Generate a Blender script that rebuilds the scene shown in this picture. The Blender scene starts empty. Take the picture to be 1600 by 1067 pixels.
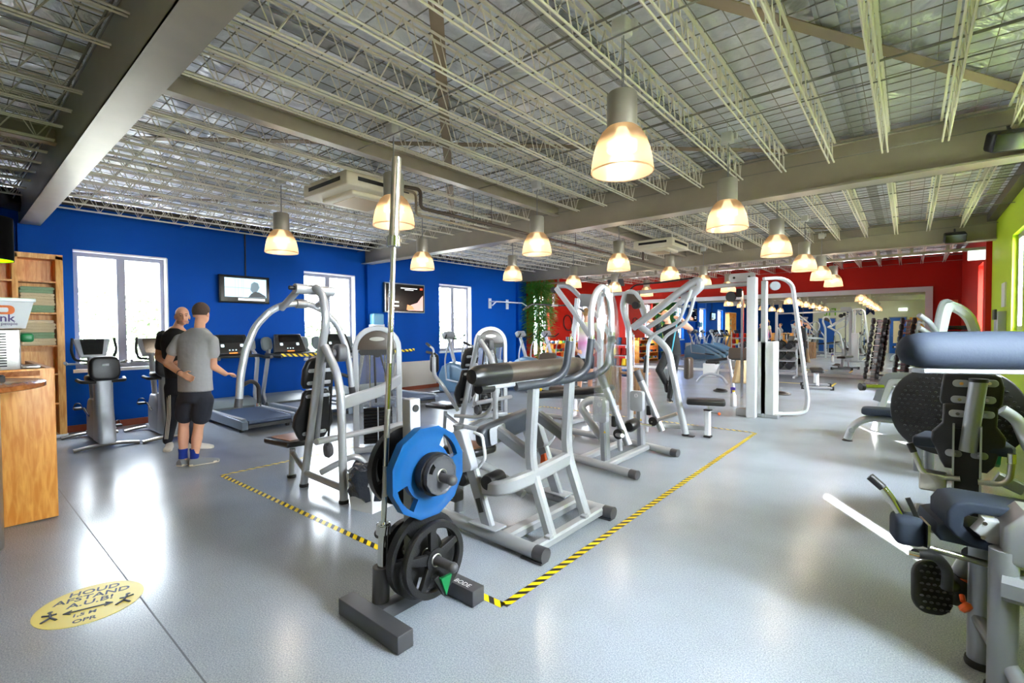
import bpy, bmesh, math, random
from math import sin, cos, pi, radians, sqrt, hypot, atan2
from mathutils import Vector, Matrix, Euler, noise
random.seed(7)
SC = bpy.context.scene
COL = SC.collection

# ------------------------------------------------------------------ camera
CAM_H = 1.5
CF, CYAW, CPITCH, CROLL = 744.6, 0.695019, -0.024069, -0.005712   # focal length in pixels of a 1600 wide frame
cd = bpy.data.cameras.new('camera'); cam = bpy.data.objects.new('camera', cd); COL.objects.link(cam)
cd.sensor_width = 36; cd.lens = 36 * CF / 1600; cd.clip_start = 0.05; cd.clip_end = 300
_f = Vector((-sin(CYAW) * cos(CPITCH), cos(CYAW) * cos(CPITCH), sin(CPITCH)))
_r = Vector((cos(CYAW), sin(CYAW), 0)); _u = _r.cross(_f)
CR = _r * cos(CROLL) + _u * sin(CROLL); CU = _u * cos(CROLL) - _r * sin(CROLL); CFW = _f
m = Matrix((CR, CU, -CFW)).transposed().to_4x4(); m.translation = (0, 0, CAM_H)
cam.matrix_world = m
SC.camera = cam

def _ray(u, v): return CR * ((u - 800) / CF) + CU * ((533.5 - v) / CF) + CFW
def aX(u, v, X):            # the point a sight line meets on the plane x = X (measuring helpers)
    d = _ray(u, v); return Vector((0, 0, CAM_H)) + d * (X / d.x)
def aY(u, v, Y):
    d = _ray(u, v); return Vector((0, 0, CAM_H)) + d * (Y / d.y)
def aZ(u, v, z=0.0):
    d = _ray(u, v); return Vector((0, 0, CAM_H)) + d * ((z - CAM_H) / d.z)

def aD(u, v, d): return Vector((0, 0, CAM_H)) + _ray(u, v) * d

# ------------------------------------------------------------------ world, sun, exposure
SC.view_settings.view_transform = 'Standard'; SC.view_settings.look = 'None'
SC.view_settings.exposure = 0.75; SC.view_settings.gamma = 1.0
SC.view_settings.use_curve_mapping = False
SKY_LOW, SKY_HIGH = 20.0, 130.0
w = bpy.data.worlds.new('sky'); SC.world = w; w.use_nodes = True
wt = w.node_tree; bg = wt.nodes['Background']
tcw = wt.nodes.new('ShaderNodeTexCoord'); dt = wt.nodes.new('ShaderNodeVectorMath'); dt.operation = 'DOT_PRODUCT'   # sky brightens towards the sun's side
dt.inputs[1].default_value = Vector((.86, -.42, .28)).normalized(); wt.links.new(tcw.outputs['Generated'], dt.inputs[0])
mrw = wt.nodes.new('ShaderNodeMapRange'); mrw.inputs[1].default_value = -.2; mrw.inputs[2].default_value = .9; mrw.inputs[3].default_value = SKY_LOW; mrw.inputs[4].default_value = SKY_HIGH
wt.links.new(dt.outputs['Value'], mrw.inputs[0]); wt.links.new(mrw.outputs[0], bg.inputs[1]); bg.inputs[0].default_value = (0.86, 0.93, 1.0, 1)
sd = bpy.data.lights.new('sun', 'SUN'); sd.energy = 40; sd.angle = radians(0.6); sd.color = (1, .95, .86)
sun = bpy.data.objects.new('sun', sd); COL.objects.link(sun)
sun.rotation_euler = Vector((-0.54, 0.84, -0.745)).to_track_quat('-Z', 'Y').to_euler()
SC.cycles.use_denoising = True
SC.cycles.max_bounces = 8; SC.cycles.diffuse_bounces = 6; SC.cycles.glossy_bounces = 4
SC.cycles.transmission_bounces = 6; SC.cycles.transparent_max_bounces = 8
SC.cycles.sample_clamp_indirect = 6; SC.cycles.caustics_reflective = False; SC.cycles.caustics_refractive = False
SC.cycles.use_adaptive_sampling = True; SC.cycles.adaptive_threshold = 0.02

# daylight comes in through the openings (portals only guide the sampling of the sky)
def window_light(name, loc, nrm, sx, sy, power, color=(.9, .95, 1)):
    ld = bpy.data.lights.new(name, 'AREA'); ld.shape = 'RECTANGLE'; ld.size = sx; ld.size_y = sy
    ld.energy = 1; ld.cycles.is_portal = True
    o = bpy.data.objects.new(name, ld); COL.objects.link(o); o.location = loc
    o.rotation_euler = Vector(nrm).to_track_quat('-Z', 'Y').to_euler(); return o

# ------------------------------------------------------------------ materials
def s2l(c): return tuple(((x / 12.92) if x <= .04045 else ((x + .055) / 1.055) ** 2.4) for x in c)
def rgb(r, g, b): return s2l((r / 255, g / 255, b / 255)) + (1,)
def mat(name, col, rough=.5, metal=0.0, spec=.5, bump=0, bscale=30, var=0, vscale=8, coat=0, trans=0, emit=None, estr=0, alpha=1):
    M = bpy.data.materials.new(name); M.use_nodes = True; nt = M.node_tree; b = nt.nodes['Principled BSDF']
    b.inputs['Base Color'].default_value = col; b.inputs['Roughness'].default_value = rough
    b.inputs['Metallic'].default_value = metal; b.inputs['Specular IOR Level'].default_value = spec
    b.inputs['Coat Weight'].default_value = coat; b.inputs['Transmission Weight'].default_value = trans
    b.inputs['Alpha'].default_value = alpha
    tc = nt.nodes.new('ShaderNodeTexCoord')
    if emit: b.inputs['Emission Color'].default_value = emit; b.inputs['Emission Strength'].default_value = estr
    if var:
        n = nt.nodes.new('ShaderNodeTexNoise'); n.inputs['Scale'].default_value = vscale; n.inputs['Detail'].default_value = 4
        nt.links.new(tc.outputs['Object'], n.inputs['Vector'])
        mx = nt.nodes.new('ShaderNodeMix'); mx.data_type = 'RGBA'
        mx.inputs[6].default_value = tuple(max(0, c * (1 - var)) for c in col[:3]) + (1,)
        mx.inputs[7].default_value = tuple(min(1, c * (1 + var)) for c in col[:3]) + (1,)
        nt.links.new(n.outputs['Fac'], mx.inputs[0]); nt.links.new(mx.outputs[2], b.inputs['Base Color'])
    if bump:
        n = nt.nodes.new('ShaderNodeTexNoise'); n.inputs['Scale'].default_value = bscale; n.inputs['Detail'].default_value = 3
        nt.links.new(tc.outputs['Object'], n.inputs['Vector'])
        bp = nt.nodes.new('ShaderNodeBump'); bp.inputs['Strength'].default_value = bump; bp.inputs['Distance'].default_value = .02
        nt.links.new(n.outputs['Fac'], bp.inputs['Height']); nt.links.new(bp.outputs['Normal'], b.inputs['Normal'])
    return M
M_BLUE = mat('blue_wall_paint', rgb(0, 70, 160), .6, spec=.1, var=.06, vscale=2)
M_RED = mat('red_wall_paint', rgb(168, 22, 6), .55, spec=.2, var=.06, vscale=2)
M_GREEN = mat('lime_wall_paint', rgb(178, 205, 20), .55, var=.05, vscale=2)
M_WHITE = mat('white_paint', rgb(226, 226, 226), .45)
M_FRAME = mat('window_frame_grey', rgb(138, 138, 152), .45)
M_BEIGE = mat('pale_block_wall', rgb(222, 218, 196), .6, bump=.1, bscale=12)
M_BRICK = mat('brown_skirting', rgb(140, 62, 34), .6, var=.15, vscale=20)
M_STEEL = mat('painted_beam', rgb(164, 156, 140), .38, .2, var=.12, vscale=5)
M_JOIST = mat('joist_paint', rgb(236, 231, 217), .5, .05)
M_WIRE = mat('wire_grid', rgb(140, 138, 130), .5, .4)
M_STRAP = mat('galvanised_strap', rgb(178, 180, 178), .45, .6, var=.15, vscale=30)
M_SILVER = mat('silver_powder_coat', rgb(184, 187, 192), .34, .45)
M_SILVERG = mat('silver_grey_coat', rgb(156, 159, 165), .34, .45)
M_WHITEC = mat('white_powder_coat', rgb(214, 217, 222), .3, .05)
M_GREY = mat('grey_plastic', rgb(140, 143, 148), .45)
M_LGREY = mat('light_grey_plastic', rgb(166, 169, 175), .4)
M_DGREY = mat('dark_grey_steel', rgb(82, 82, 86), .42, .3)
M_CHROME = mat('chrome', rgb(230, 230, 230), .12, 1.0)
M_BRUSH = mat('brushed_steel', rgb(190, 188, 182), .32, 1.0, bump=.1, bscale=60)
M_BLACK = mat('black_vinyl', rgb(17, 17, 19), .36, bump=.08, bscale=120)
M_RUBBER = mat('black_rubber', rgb(14, 14, 15), .5)
M_GLOSSB = mat('gloss_black', rgb(14, 14, 16), .15)
M_VINYL = mat('charcoal_vinyl', rgb(50, 54, 62), .36, bump=.08, bscale=90)
M_BROWN = mat('brown_vinyl', rgb(70, 60, 52), .33, bump=.08, bscale=90)
M_TAN = mat('worn_tan_vinyl', rgb(150, 96, 50), .35)
M_IRON = mat('cast_iron', rgb(38, 38, 40), .4, .3, bump=.15, bscale=150)
M_PBLUE = mat('blue_plate_rubber', rgb(4, 74, 132), .4, var=.12, vscale=20)
M_ORANGE = mat('orange_plastic', rgb(226, 92, 40), .4)
M_YELLOW = mat('yellow_plastic', rgb(240, 205, 30), .4)
M_GREENP = mat('green_rubber', rgb(10, 120, 66), .4)
M_PURPLE = mat('purple_plastic', rgb(70, 50, 150), .4)
M_MIRROR = mat('mirror_silver', (.93, .95, .94, 1), .0, 1.0)
M_CREAM = mat('cream_plastic', rgb(232, 224, 200), .45)

def wood(name, c1, c2, scale=6, axis=2, rough=.42):
    M = bpy.data.materials.new(name); M.use_nodes = True; nt = M.node_tree; b = nt.nodes['Principled BSDF']
    tc = nt.nodes.new('ShaderNodeTexCoord'); mp = nt.nodes.new('ShaderNodeMapping')
    s = [7, 7, 7]; s[axis] = .9; mp.inputs['Scale'].default_value = s
    nt.links.new(tc.outputs['Object'], mp.inputs['Vector'])
    n = nt.nodes.new('ShaderNodeTexNoise'); n.inputs['Scale'].default_value = scale; n.inputs['Detail'].default_value = 5
    n.inputs['Distortion'].default_value = .6
    nt.links.new(mp.outputs[0], n.inputs['Vector'])
    r = nt.nodes.new('ShaderNodeValToRGB'); r.color_ramp.elements[0].position = .35; r.color_ramp.elements[0].color = c1
    r.color_ramp.elements[1].position = .65; r.color_ramp.elements[1].color = c2
    nt.links.new(n.outputs['Fac'], r.inputs[0])
    v = nt.nodes.new('ShaderNodeTexVoronoi'); v.inputs['Scale'].default_value = 3.4
    nt.links.new(tc.outputs['Object'], v.inputs['Vector'])
    k = nt.nodes.new('ShaderNodeValToRGB'); k.color_ramp.elements[0].position = .03; k.color_ramp.elements[1].position = .075
    k.color_ramp.elements[0].color = (.25, .25, .25, 1); k.color_ramp.elements[1].color = (1, 1, 1, 1)
    nt.links.new(v.outputs['Distance'], k.inputs[0])
    mx = nt.nodes.new('ShaderNodeMix'); mx.data_type = 'RGBA'; mx.blend_type = 'MULTIPLY'; mx.inputs[0].default_value = 1
    nt.links.new(r.outputs[0], mx.inputs[6]); nt.links.new(k.outputs[0], mx.inputs[7])
    nt.links.new(mx.outputs[2], b.inputs['Base Color']); b.inputs['Roughness'].default_value = rough
    return M
M_PINE = wood('pine_panel', rgb(222, 140, 50), rgb(244, 176, 86))
M_PINE2 = wood('pine_shelf', rgb(224, 146, 62), rgb(248, 190, 104), 5)
M_WALNUT = wood('brown_counter', rgb(150, 84, 36), rgb(184, 112, 56), 5, 0, .2)
M_BOXWOOD = wood('raw_plank', rgb(140, 104, 72), rgb(178, 140, 104), 4)

def glassy(name, tint, fac, rough=.05, gloss=.12):     # thin clear sheet: mostly see-through with a slight sheen
    M = bpy.data.materials.new(name); M.use_nodes = True; nt = M.node_tree; nt.nodes.clear()
    o = nt.nodes.new('ShaderNodeOutputMaterial'); t = nt.nodes.new('ShaderNodeBsdfTransparent'); t.inputs[0].default_value = tint
    g = nt.nodes.new('ShaderNodeBsdfGlossy'); g.inputs['Roughness'].default_value = rough
    d = nt.nodes.new('ShaderNodeBsdfTranslucent'); d.inputs[0].default_value = (.9, .9, .92, 1)
    m1 = nt.nodes.new('ShaderNodeMixShader'); m1.inputs[0].default_value = gloss
    m2 = nt.nodes.new('ShaderNodeMixShader'); m2.inputs[0].default_value = fac
    nt.links.new(t.outputs[0], m1.inputs[1]); nt.links.new(g.outputs[0], m1.inputs[2])
    nt.links.new(m1.outputs[0], m2.inputs[1]); nt.links.new(d.outputs[0], m2.inputs[2])
    nt.links.new(m2.outputs[0], o.inputs[0]); return M
M_GLASS = glassy('window_glass', (.97, .98, .98, 1), 0.0, .02, .06)
M_FILM = glassy('clear_plastic_film', (.95, .96, .97, 1), .07, .2, .16)

def mat_floor():
    M = bpy.data.materials.new('grey_vinyl_floor'); M.use_nodes = True; nt = M.node_tree; b = nt.nodes['Principled BSDF']
    tc = nt.nodes.new('ShaderNodeTexCoord')
    n1 = nt.nodes.new('ShaderNodeTexNoise'); n1.inputs['Scale'].default_value = 150; n1.inputs['Detail'].default_value = 2
    n2 = nt.nodes.new('ShaderNodeTexNoise'); n2.inputs['Scale'].default_value = 1.3; n2.inputs['Detail'].default_value = 5
    for n in (n1, n2): nt.links.new(tc.outputs['Object'], n.inputs['Vector'])
    r1 = nt.nodes.new('ShaderNodeValToRGB'); r1.color_ramp.elements[0].position = .35; r1.color_ramp.elements[1].position = .68
    r1.color_ramp.elements[0].color = rgb(142, 151, 164); r1.color_ramp.elements[1].color = rgb(182, 189, 200)
    nt.links.new(n1.outputs['Fac'], r1.inputs[0])
    r2 = nt.nodes.new('ShaderNodeValToRGB'); r2.color_ramp.elements[0].position = .3; r2.color_ramp.elements[1].position = .62
    r2.color_ramp.elements[0].color = (.86, .84, .81, 1); r2.color_ramp.elements[1].color = (1, 1, 1, 1)
    nt.links.new(n2.outputs['Fac'], r2.inputs[0])
    mx = nt.nodes.new('ShaderNodeMix'); mx.data_type = 'RGBA'; mx.blend_type = 'MULTIPLY'; mx.inputs[0].default_value = 1
    nt.links.new(r1.outputs[0], mx.inputs[6]); nt.links.new(r2.outputs[0], mx.inputs[7])
    nt.links.new(mx.outputs[2], b.inputs['Base Color'])
    b.inputs['Roughness'].default_value = .22; b.inputs['Specular IOR Level'].default_value = .6
    bp = nt.nodes.new('ShaderNodeBump'); bp.inputs['Strength'].default_value = .02; bp.inputs['Distance'].default_value = .01
    nt.links.new(n1.outputs['Fac'], bp.inputs['Height']); nt.links.new(bp.outputs['Normal'], b.inputs['Normal'])
    return M
def mat_foil():
    M = bpy.data.materials.new('foil_insulation'); M.use_nodes = True; nt = M.node_tree; b = nt.nodes['Principled BSDF']
    tc = nt.nodes.new('ShaderNodeTexCoord')
    n = nt.nodes.new('ShaderNodeTexNoise'); n.inputs['Scale'].default_value = 2.2; n.inputs['Detail'].default_value = 6; n.inputs['Distortion'].default_value = 1.2
    nt.links.new(tc.outputs['Object'], n.inputs['Vector'])
    bp = nt.nodes.new('ShaderNodeBump'); bp.inputs['Strength'].default_value = .9; bp.inputs['Distance'].default_value = .16
    nt.links.new(n.outputs['Fac'], bp.inputs['Height']); nt.links.new(bp.outputs['Normal'], b.inputs['Normal'])
    b.inputs['Base Color'].default_value = rgb(236, 239, 244); b.inputs['Metallic'].default_value = .7; b.inputs['Roughness'].default_value = .33
    return M
def mat_tape():      # diagonal black and yellow, slanted by the tape's own length coordinate
    M = bpy.data.materials.new('hazard_tape'); M.use_nodes = True; nt = M.node_tree; b = nt.nodes['Principled BSDF']
    uv = nt.nodes.new('ShaderNodeUVMap'); sp = nt.nodes.new('ShaderNodeSeparateXYZ'); nt.links.new(uv.outputs[0], sp.inputs[0])
    a = nt.nodes.new('ShaderNodeMath'); a.operation = 'ADD'; nt.links.new(sp.outputs[0], a.inputs[0]); nt.links.new(sp.outputs[1], a.inputs[1])
    f = nt.nodes.new('ShaderNodeMath'); f.operation = 'FRACT'; nt.links.new(a.outputs[0], f.inputs[0])
    g = nt.nodes.new('ShaderNodeMath'); g.operation = 'GREATER_THAN'; g.inputs[1].default_value = .46; nt.links.new(f.outputs[0], g.inputs[0])
    mx = nt.nodes.new('ShaderNodeMix'); mx.data_type = 'RGBA'; mx.inputs[6].default_value = rgb(34, 30, 28); mx.inputs[7].default_value = rgb(248, 214, 20)
    nt.links.new(g.outputs[0], mx.inputs[0]); nt.links.new(mx.outputs[2], b.inputs['Base Color']); b.inputs['Roughness'].default_value = .35
    return M
M_FLOOR = mat_floor(); M_FOIL = mat_foil(); M_TAPE = mat_tape()

# ------------------------------------------------------------------ mesh kit
FR = {}           # root name -> inverse matrix of its frame
class G:
    def __init__(s): s.v = []; s.f = []; s.m = []; s.sm = []; s.uv = None
    def add(s, vs, fs, mi=0, smooth=False):
        k = len(s.v); s.v += [Vector(p) for p in vs]
        for f in fs: s.f.append([i + k for i in f]); s.m.append(mi); s.sm.append(smooth)
        return s
    def box(s, c, sz, rz=0, R=None, bev=0, mi=0):
        c = Vector(c); h = Vector(sz) / 2
        if R is None: R = Matrix.Rotation(rz, 3, 'Z')
        if bev <= 0:
            vs = [c + R @ Vector((x * h.x, y * h.y, z * h.z)) for z in (-1, 1) for y in (-1, 1) for x in (-1, 1)]
            return s.add(vs, [(0, 2, 3, 1), (4, 5, 7, 6), (0, 1, 5, 4), (2, 6, 7, 3), (0, 4, 6, 2), (1, 3, 7, 5)], mi)
        bm = bmesh.new(); bmesh.ops.create_cube(bm, size=1)
        for v in bm.verts: v.co = Vector((v.co.x * sz[0], v.co.y * sz[1], v.co.z * sz[2]))
        bmesh.ops.bevel(bm, geom=bm.edges[:], offset=min(bev, min(sz) * .49), segments=3, profile=.5, affect='EDGES')
        bm.verts.index_update()
        s.add([c + R @ v.co for v in bm.verts], [[v.index for v in f.verts] for f in bm.faces], mi, True); bm.free(); return s
    def bx(s, x0, x1, y0, y1, z0, z1, bev=0, mi=0):
        return s.box(((x0 + x1) / 2, (y0 + y1) / 2, (z0 + z1) / 2), (abs(x1 - x0), abs(y1 - y0), abs(z1 - z0)), bev=bev, mi=mi)
    def lathe(s, prof, o=(0, 0, 0), ax=(0, 0, 1), n=24, mi=0, smooth=True, cap=True):   # prof: [(r, h)...]
        o = Vector(o); ax = Vector(ax).normalized(); t = Vector((1, 0, 0)) if abs(ax.x) < .8 else Vector((0, 1, 0))
        a = ax.cross(t).normalized(); b = ax.cross(a)
        vs = []; fs = []
        for r, h in prof:
            for i in range(n): q = 2 * pi * i / n; vs.append(o + ax * h + (a * cos(q) + b * sin(q)) * r)
        for j in range(len(prof) - 1):
            for i in range(n): k = (i + 1) % n; fs.append((j * n + i, j * n + k, (j + 1) * n + k, (j + 1) * n + i))
        s.add(vs, fs, mi, smooth)
        if cap:
            if prof[0][0] > 1e-4: s.add(vs[:n], [tuple(range(n))[::-1]], mi)
            if prof[-1][0] > 1e-4: s.add(vs[-n:], [tuple(range(n))], mi)
        return s
    def cyl(s, p0, p1, r, n=16, mi=0, r1=None):
        p0 = Vector(p0); p1 = Vector(p1); L = (p1 - p0).length
        return s.lathe([(r, 0), (r if r1 is None else r1, L)], p0, p1 - p0, n, mi)
    def sph(s, c, r, n=14, mi=0, sc=(1, 1, 1)):
        c = Vector(c); m = n // 2; vs = []; fs = []
        for j in range(m + 1):
            for i in range(n):
                th = pi * j / m; ph = 2 * pi * i / n
                vs.append(c + Vector((r * sc[0] * sin(th) * cos(ph), r * sc[1] * sin(th) * sin(ph), r * sc[2] * cos(th))))
        for j in range(m):
            for i in range(n): k = (i + 1) % n; fs.append((j * n + i, (j + 1) * n + i, (j + 1) * n + k, j * n + k))
        return s.add(vs, fs, mi, True)
    def tor(s, c, ax, R_, r, n=28, k=8, mi=0):
        ax = Vector(ax).normalized(); t = Vector((1, 0, 0)) if abs(ax.x) < .8 else Vector((0, 1, 0)); a = ax.cross(t).normalized(); b = ax.cross(a)
        pts = [Vector(c) + (a * cos(2 * pi * i / n) + b * sin(2 * pi * i / n)) * R_ for i in range(n)]
        return s.tube(pts, r, closed=True, n=k, mi=mi, fil=0)
    def tube(s, pts, r, n=12, fil=.06, closed=False, mi=0, rect=None, up=None, cap=True, taper=None):
        P = [Vector(p) for p in pts]
        if fil and not closed and len(P) > 2:
            Q = [P[0]]
            for i in range(1, len(P) - 1):
                a, b, c = P[i - 1], P[i], P[i + 1]; d = min(fil, (b - a).length * .48, (c - b).length * .48)
                p = b + (a - b).normalized() * d; q = b + (c - b).normalized() * d
                for k in range(6): t = k / 5; Q.append(p * (1 - t) ** 2 + b * 2 * t * (1 - t) + q * t * t)
            Q.append(P[-1]); P = Q
        m = len(P); T = []
        for i in range(m):
            a = P[(i - 1) % m] if (closed or i > 0) else P[i]; b = P[(i + 1) % m] if (closed or i < m - 1) else P[i]
            T.append((b - a).normalized())
        if rect:
            w_, h_ = rect; c_ = min(w_, h_) * .22
            prof = [(-w_ / 2 + c_, -h_ / 2), (w_ / 2 - c_, -h_ / 2), (w_ / 2, -h_ / 2 + c_), (w_ / 2, h_ / 2 - c_), (w_ / 2 - c_, h_ / 2), (-w_ / 2 + c_, h_ / 2), (-w_ / 2, h_ / 2 - c_), (-w_ / 2, -h_ / 2 + c_)]
        elif isinstance(r, tuple): prof = [(r[0] * cos(2 * pi * i / n), r[1] * sin(2 * pi * i / n)) for i in range(n)]
        else: prof = [(r * cos(2 * pi * i / n), r * sin(2 * pi * i / n)) for i in range(n)]
        n = len(prof); t0 = T[0]
        U = Vector(up) if up else (Vector((0, 0, 1)) if abs(t0.z) < .9 else Vector((0, 1, 0)))
        vs = []; nr = (U - t0 * U.dot(t0)).normalized()
        for i in range(m):
            t = T[i]
            if up: nr = (U - t * U.dot(t)); nr = nr.normalized() if nr.length > 1e-4 else prev
            else: nr = (nr - t * nr.dot(t)).normalized()
            prev = nr; sd_ = t.cross(nr); k = 1 if not taper else taper[0] + (taper[1] - taper[0]) * i / (m - 1)
            for x, y in prof: vs.append(P[i] + sd_ * x * k + nr * y * k)
        fs = []
        for j in range(m if closed else m - 1):
            for i in range(n): k = (i + 1) % n; jj = (j + 1) % m; fs.append((j * n + i, j * n + k, jj * n + k, jj * n + i))
        s.add(vs, fs, mi, not rect)
        if cap and not closed: s.add(vs[:n], [tuple(range(n))[::-1]], mi); s.add(vs[-n:], [tuple(range(n))], mi)
        return s
    def prism(s, out, th, o=(0, 0, 0), ux=(1, 0, 0), uy=(0, 1, 0), bev=0, mi=0, smooth=False, seg=3):   # outline in the (ux, uy) plane, centred thickness th
        ux = Vector(ux).normalized(); uy = Vector(uy).normalized(); nz = ux.cross(uy).normalized(); o = Vector(o)
        bm = bmesh.new(); vs = [bm.verts.new((x, y, -th / 2)) for x, y in out]; f = bm.faces.new(vs)
        r = bmesh.ops.extrude_face_region(bm, geom=[f]); up_ = [g for g in r['geom'] if isinstance(g, bmesh.types.BMVert)]
        bmesh.ops.translate(bm, verts=up_, vec=(0, 0, th)); bmesh.ops.recalc_face_normals(bm, faces=bm.faces[:])
        if bev:
            es = [e for e in bm.edges if abs(e.verts[0].co.z - e.verts[1].co.z) < 1e-6]
            bmesh.ops.bevel(bm, geom=es, offset=bev, segments=seg, profile=.5, affect='EDGES')
        bm.verts.index_update()
        s.add([o + ux * v.co.x + uy * v.co.y + nz * v.co.z for v in bm.verts], [[v.index for v in q.verts] for q in bm.faces], mi, smooth or bev > 0)
        bm.free(); return s
    def out(s, name, mats, root=None, par=None, label=None, kind=None):
        me = bpy.data.meshes.new(name)
        inv = FR.get(root.name) if root else None
        vs = [inv @ v for v in s.v] if inv else s.v
        me.from_pydata([tuple(v) for v in vs], [], s.f)
        if not isinstance(mats, (list, tuple)): mats = [mats]
        for q in mats: me.materials.append(q)
        me.polygons.foreach_set('material_index', s.m); me.polygons.foreach_set('use_smooth', s.sm)
        if s.uv:
            ul = me.uv_layers.new(name='UVMap')
            for p in me.polygons:
                for li in p.loop_indices: ul.data[li].uv = s.uv[me.loops[li].vertex_index]
        me.update(); me.validate()
        try: me.set_sharp_from_angle(angle=radians(42))
        except Exception: pass
        o = bpy.data.objects.new(name, me); COL.objects.link(o)
        o.parent = par or root
        if label: o['label'] = label
        if kind: o['kind'] = kind
        return o

def thing(name, label, cat, loc=(0, 0, 0), rz=0, group=None):
    o = bpy.data.objects.new(name, None); COL.objects.link(o); o.empty_display_size = .1
    o.location = loc; o.rotation_euler = (0, 0, rz); o['label'] = label; o['category'] = cat
    if group: o['group'] = group
    FR[o.name] = (Matrix.Translation(Vector(loc)) @ Matrix.Rotation(rz, 4, 'Z')).inverted()
    return o
def tag(o, label, cat, group=None, kind=None):
    o['label'] = label; o['category'] = cat
    if group: o['group'] = group
    if kind: o['kind'] = kind
    return o
def struct(g, name, mats): o = g.out(name, mats); o['kind'] = 'structure'; return o
def kids(o): return [c for c in bpy.data.objects if c.parent == o]
def dup(root, loc, rz=None, label=None, group=None, ks=None):
    r = root.copy(); COL.objects.link(r); r.location = loc
    if rz is not None: r.rotation_euler = (0, 0, rz)
    if label: r['label'] = label
    if group: r['group'] = group
    for ch in (ks or kids(root)):
        c = ch.copy(); COL.objects.link(c); c.parent = r
        for g in kids(ch):
            d = g.copy(); COL.objects.link(d); d.parent = c
    return r
def fnt(name, body, size, o, ux, uy, m, root=None, par=None, ext=.002, align='CENTER', bold=0):
    cu = bpy.data.curves.new(name, 'FONT'); cu.body = body; cu.size = size; cu.extrude = ext; cu.align_x = align; cu.align_y = 'CENTER'; cu.offset = bold
    cu.materials.append(m); cu.resolution_u = 3
    ob = bpy.data.objects.new(name, cu); COL.objects.link(ob)
    ux = Vector(ux).normalized(); uy = Vector(uy).normalized()
    mm = Matrix((ux, uy, ux.cross(uy))).transposed().to_4x4(); mm.translation = Vector(o)
    if root: mm = FR[root.name] @ mm
    bpy.context.view_layer.update()
    me = bpy.data.meshes.new_from_object(ob); bpy.data.objects.remove(ob); bpy.data.curves.remove(cu)
    me.transform(mm); me.name = name
    ob = bpy.data.objects.new(name, me); COL.objects.link(ob); ob.parent = par or root
    return ob
def rrect(w_, h_, r, n=4, cx=0, cy=0):
    o = []
    for sx, sy, a0 in ((1, 1, 0), (-1, 1, 90), (-1, -1, 180), (1, -1, 270)):
        for i in range(n + 1):
            a = radians(a0 + 90 * i / n); o.append((cx + sx * (w_ / 2 - r) + r * cos(a), cy + sy * (h_ / 2 - r) + r * sin(a)))
    return o
def ell(a, b, n=32, cx=0, cy=0): return [(cx + a * cos(2 * pi * i / n), cy + b * sin(2 * pi * i / n)) for i in range(n)]
V = Vector
# ================================================================== THE ROOM
XL, XR, YF, YB = -9.67, 1.15, 17.6, -1.0      # left, right, far and back wall planes
ZW = 3.53                                     # underside of the roof deck
YC = 12.35                                    # where the blue and lime paint end
g = G(); g.bx(XL - .3, XR + .4, YB - 2.2, YF + .2, -.1, 0); g.bx(XL - .3, XL, YB - 2.2, YF, -.1, 0); struct(g, 'floor', M_FLOOR)
g = G(); g.bx(XL - .3, XR + .4, YB - 2.4, YF + .2, ZW + .02, ZW + .1); struct(g, 'ceiling', M_FOIL)

def wall_x(name, X0, X1, ya, yb, holes, mats, z1=ZW):      # wall slab between X0 and X1 with window holes (y0,y1,z0,z1)
    g = G(); ys = sorted(holes); y = ya
    for (a, b, c, d) in ys:
        if a > y: g.bx(X0, X1, y, a, 0, z1)
        if c > 0: g.bx(X0, X1, a, b, 0, c)
        g.bx(X0, X1, a, b, d, z1); y = b
    if y < yb: g.bx(X0, X1, y, yb, 0, z1)
    return struct(g, name, mats)
WL = [(1.30, 2.48, .94, 2.74), (4.86, 6.04, .94, 2.74), (8.57, 9.77, .94, 2.74)]
wall_x('wall_left', XL - .28, XL, YB - 2.2, YC, WL, M_BLUE)
WLF = [(12.75, 13.65, .6, 2.75), (15.5, 16.6, .6, 2.75)]
wall_x('wall_left_far', XL - .28, XL, YC, YF + .2, WLF, M_RED)
WR = [(-2.3, -1.3, .9, 2.85), (1.62, 2.47, 1.45, 2.85), (5.42, 6.27, 1.45, 2.85), (9.2, 10.12, 1.45, 2.85)]  # first opening is unseen, added behind the camera to bring in daylight
wall_x('wall_right', XR, XR + .36, YB - 2.2, YC, WR, M_GREEN)
WRF = [(12.75, 13.6, .9, 2.75)]
wall_x('wall_right_far', XR - .08, XR + .36, YC, YF + .2, WRF, M_RED)
g = G(); g.bx(XL - .28, XR + .36, YF, YF + .2, 0, ZW); struct(g, 'wall_far', M_RED)
g = G(); g.bx(-4.6, XR + .36, YB - .2, YB, 0, ZW); g.bx(-4.8, -4.6, YB - 2.2, YB, 0, ZW); struct(g, 'wall_back', M_BEIGE)
g = G(); g.bx(XL - .28, -4.6, YB - 2.4, YB - 2.2, 0, ZW); struct(g, 'wall_back_bar', M_BLUE)
# shallow wall piers under the beams
g = G()
for y0, y1 in ((.72, 1.12), (6.31, 6.66), (11.8, 12.2)): g.bx(XL, XL + .1, y0, y1, 0, 3.03)
struct(g, 'wall_pier', M_BLUE)
g = G(); g.bx(XL, XL + .02, -1, .5, 0, .1)
for a, b in ((1.12, 6.31), (6.66, 11.8)): g.bx(XL, XL + .02, a, b, 0, .1)
struct(g, 'baseboard_left', M_BRICK)
g = G(); g.bx(XL, XR - .08, YF - .03, YF, 0, .09); struct(g, 'baseboard_far', M_WHITE)
g = G(); g.bx(XL + .02, XL + .06, 6.9, 8.4, .1, .72); struct(g, 'trim_wall_panel', mat('beige_board', rgb(196, 186, 172), .5))

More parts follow.
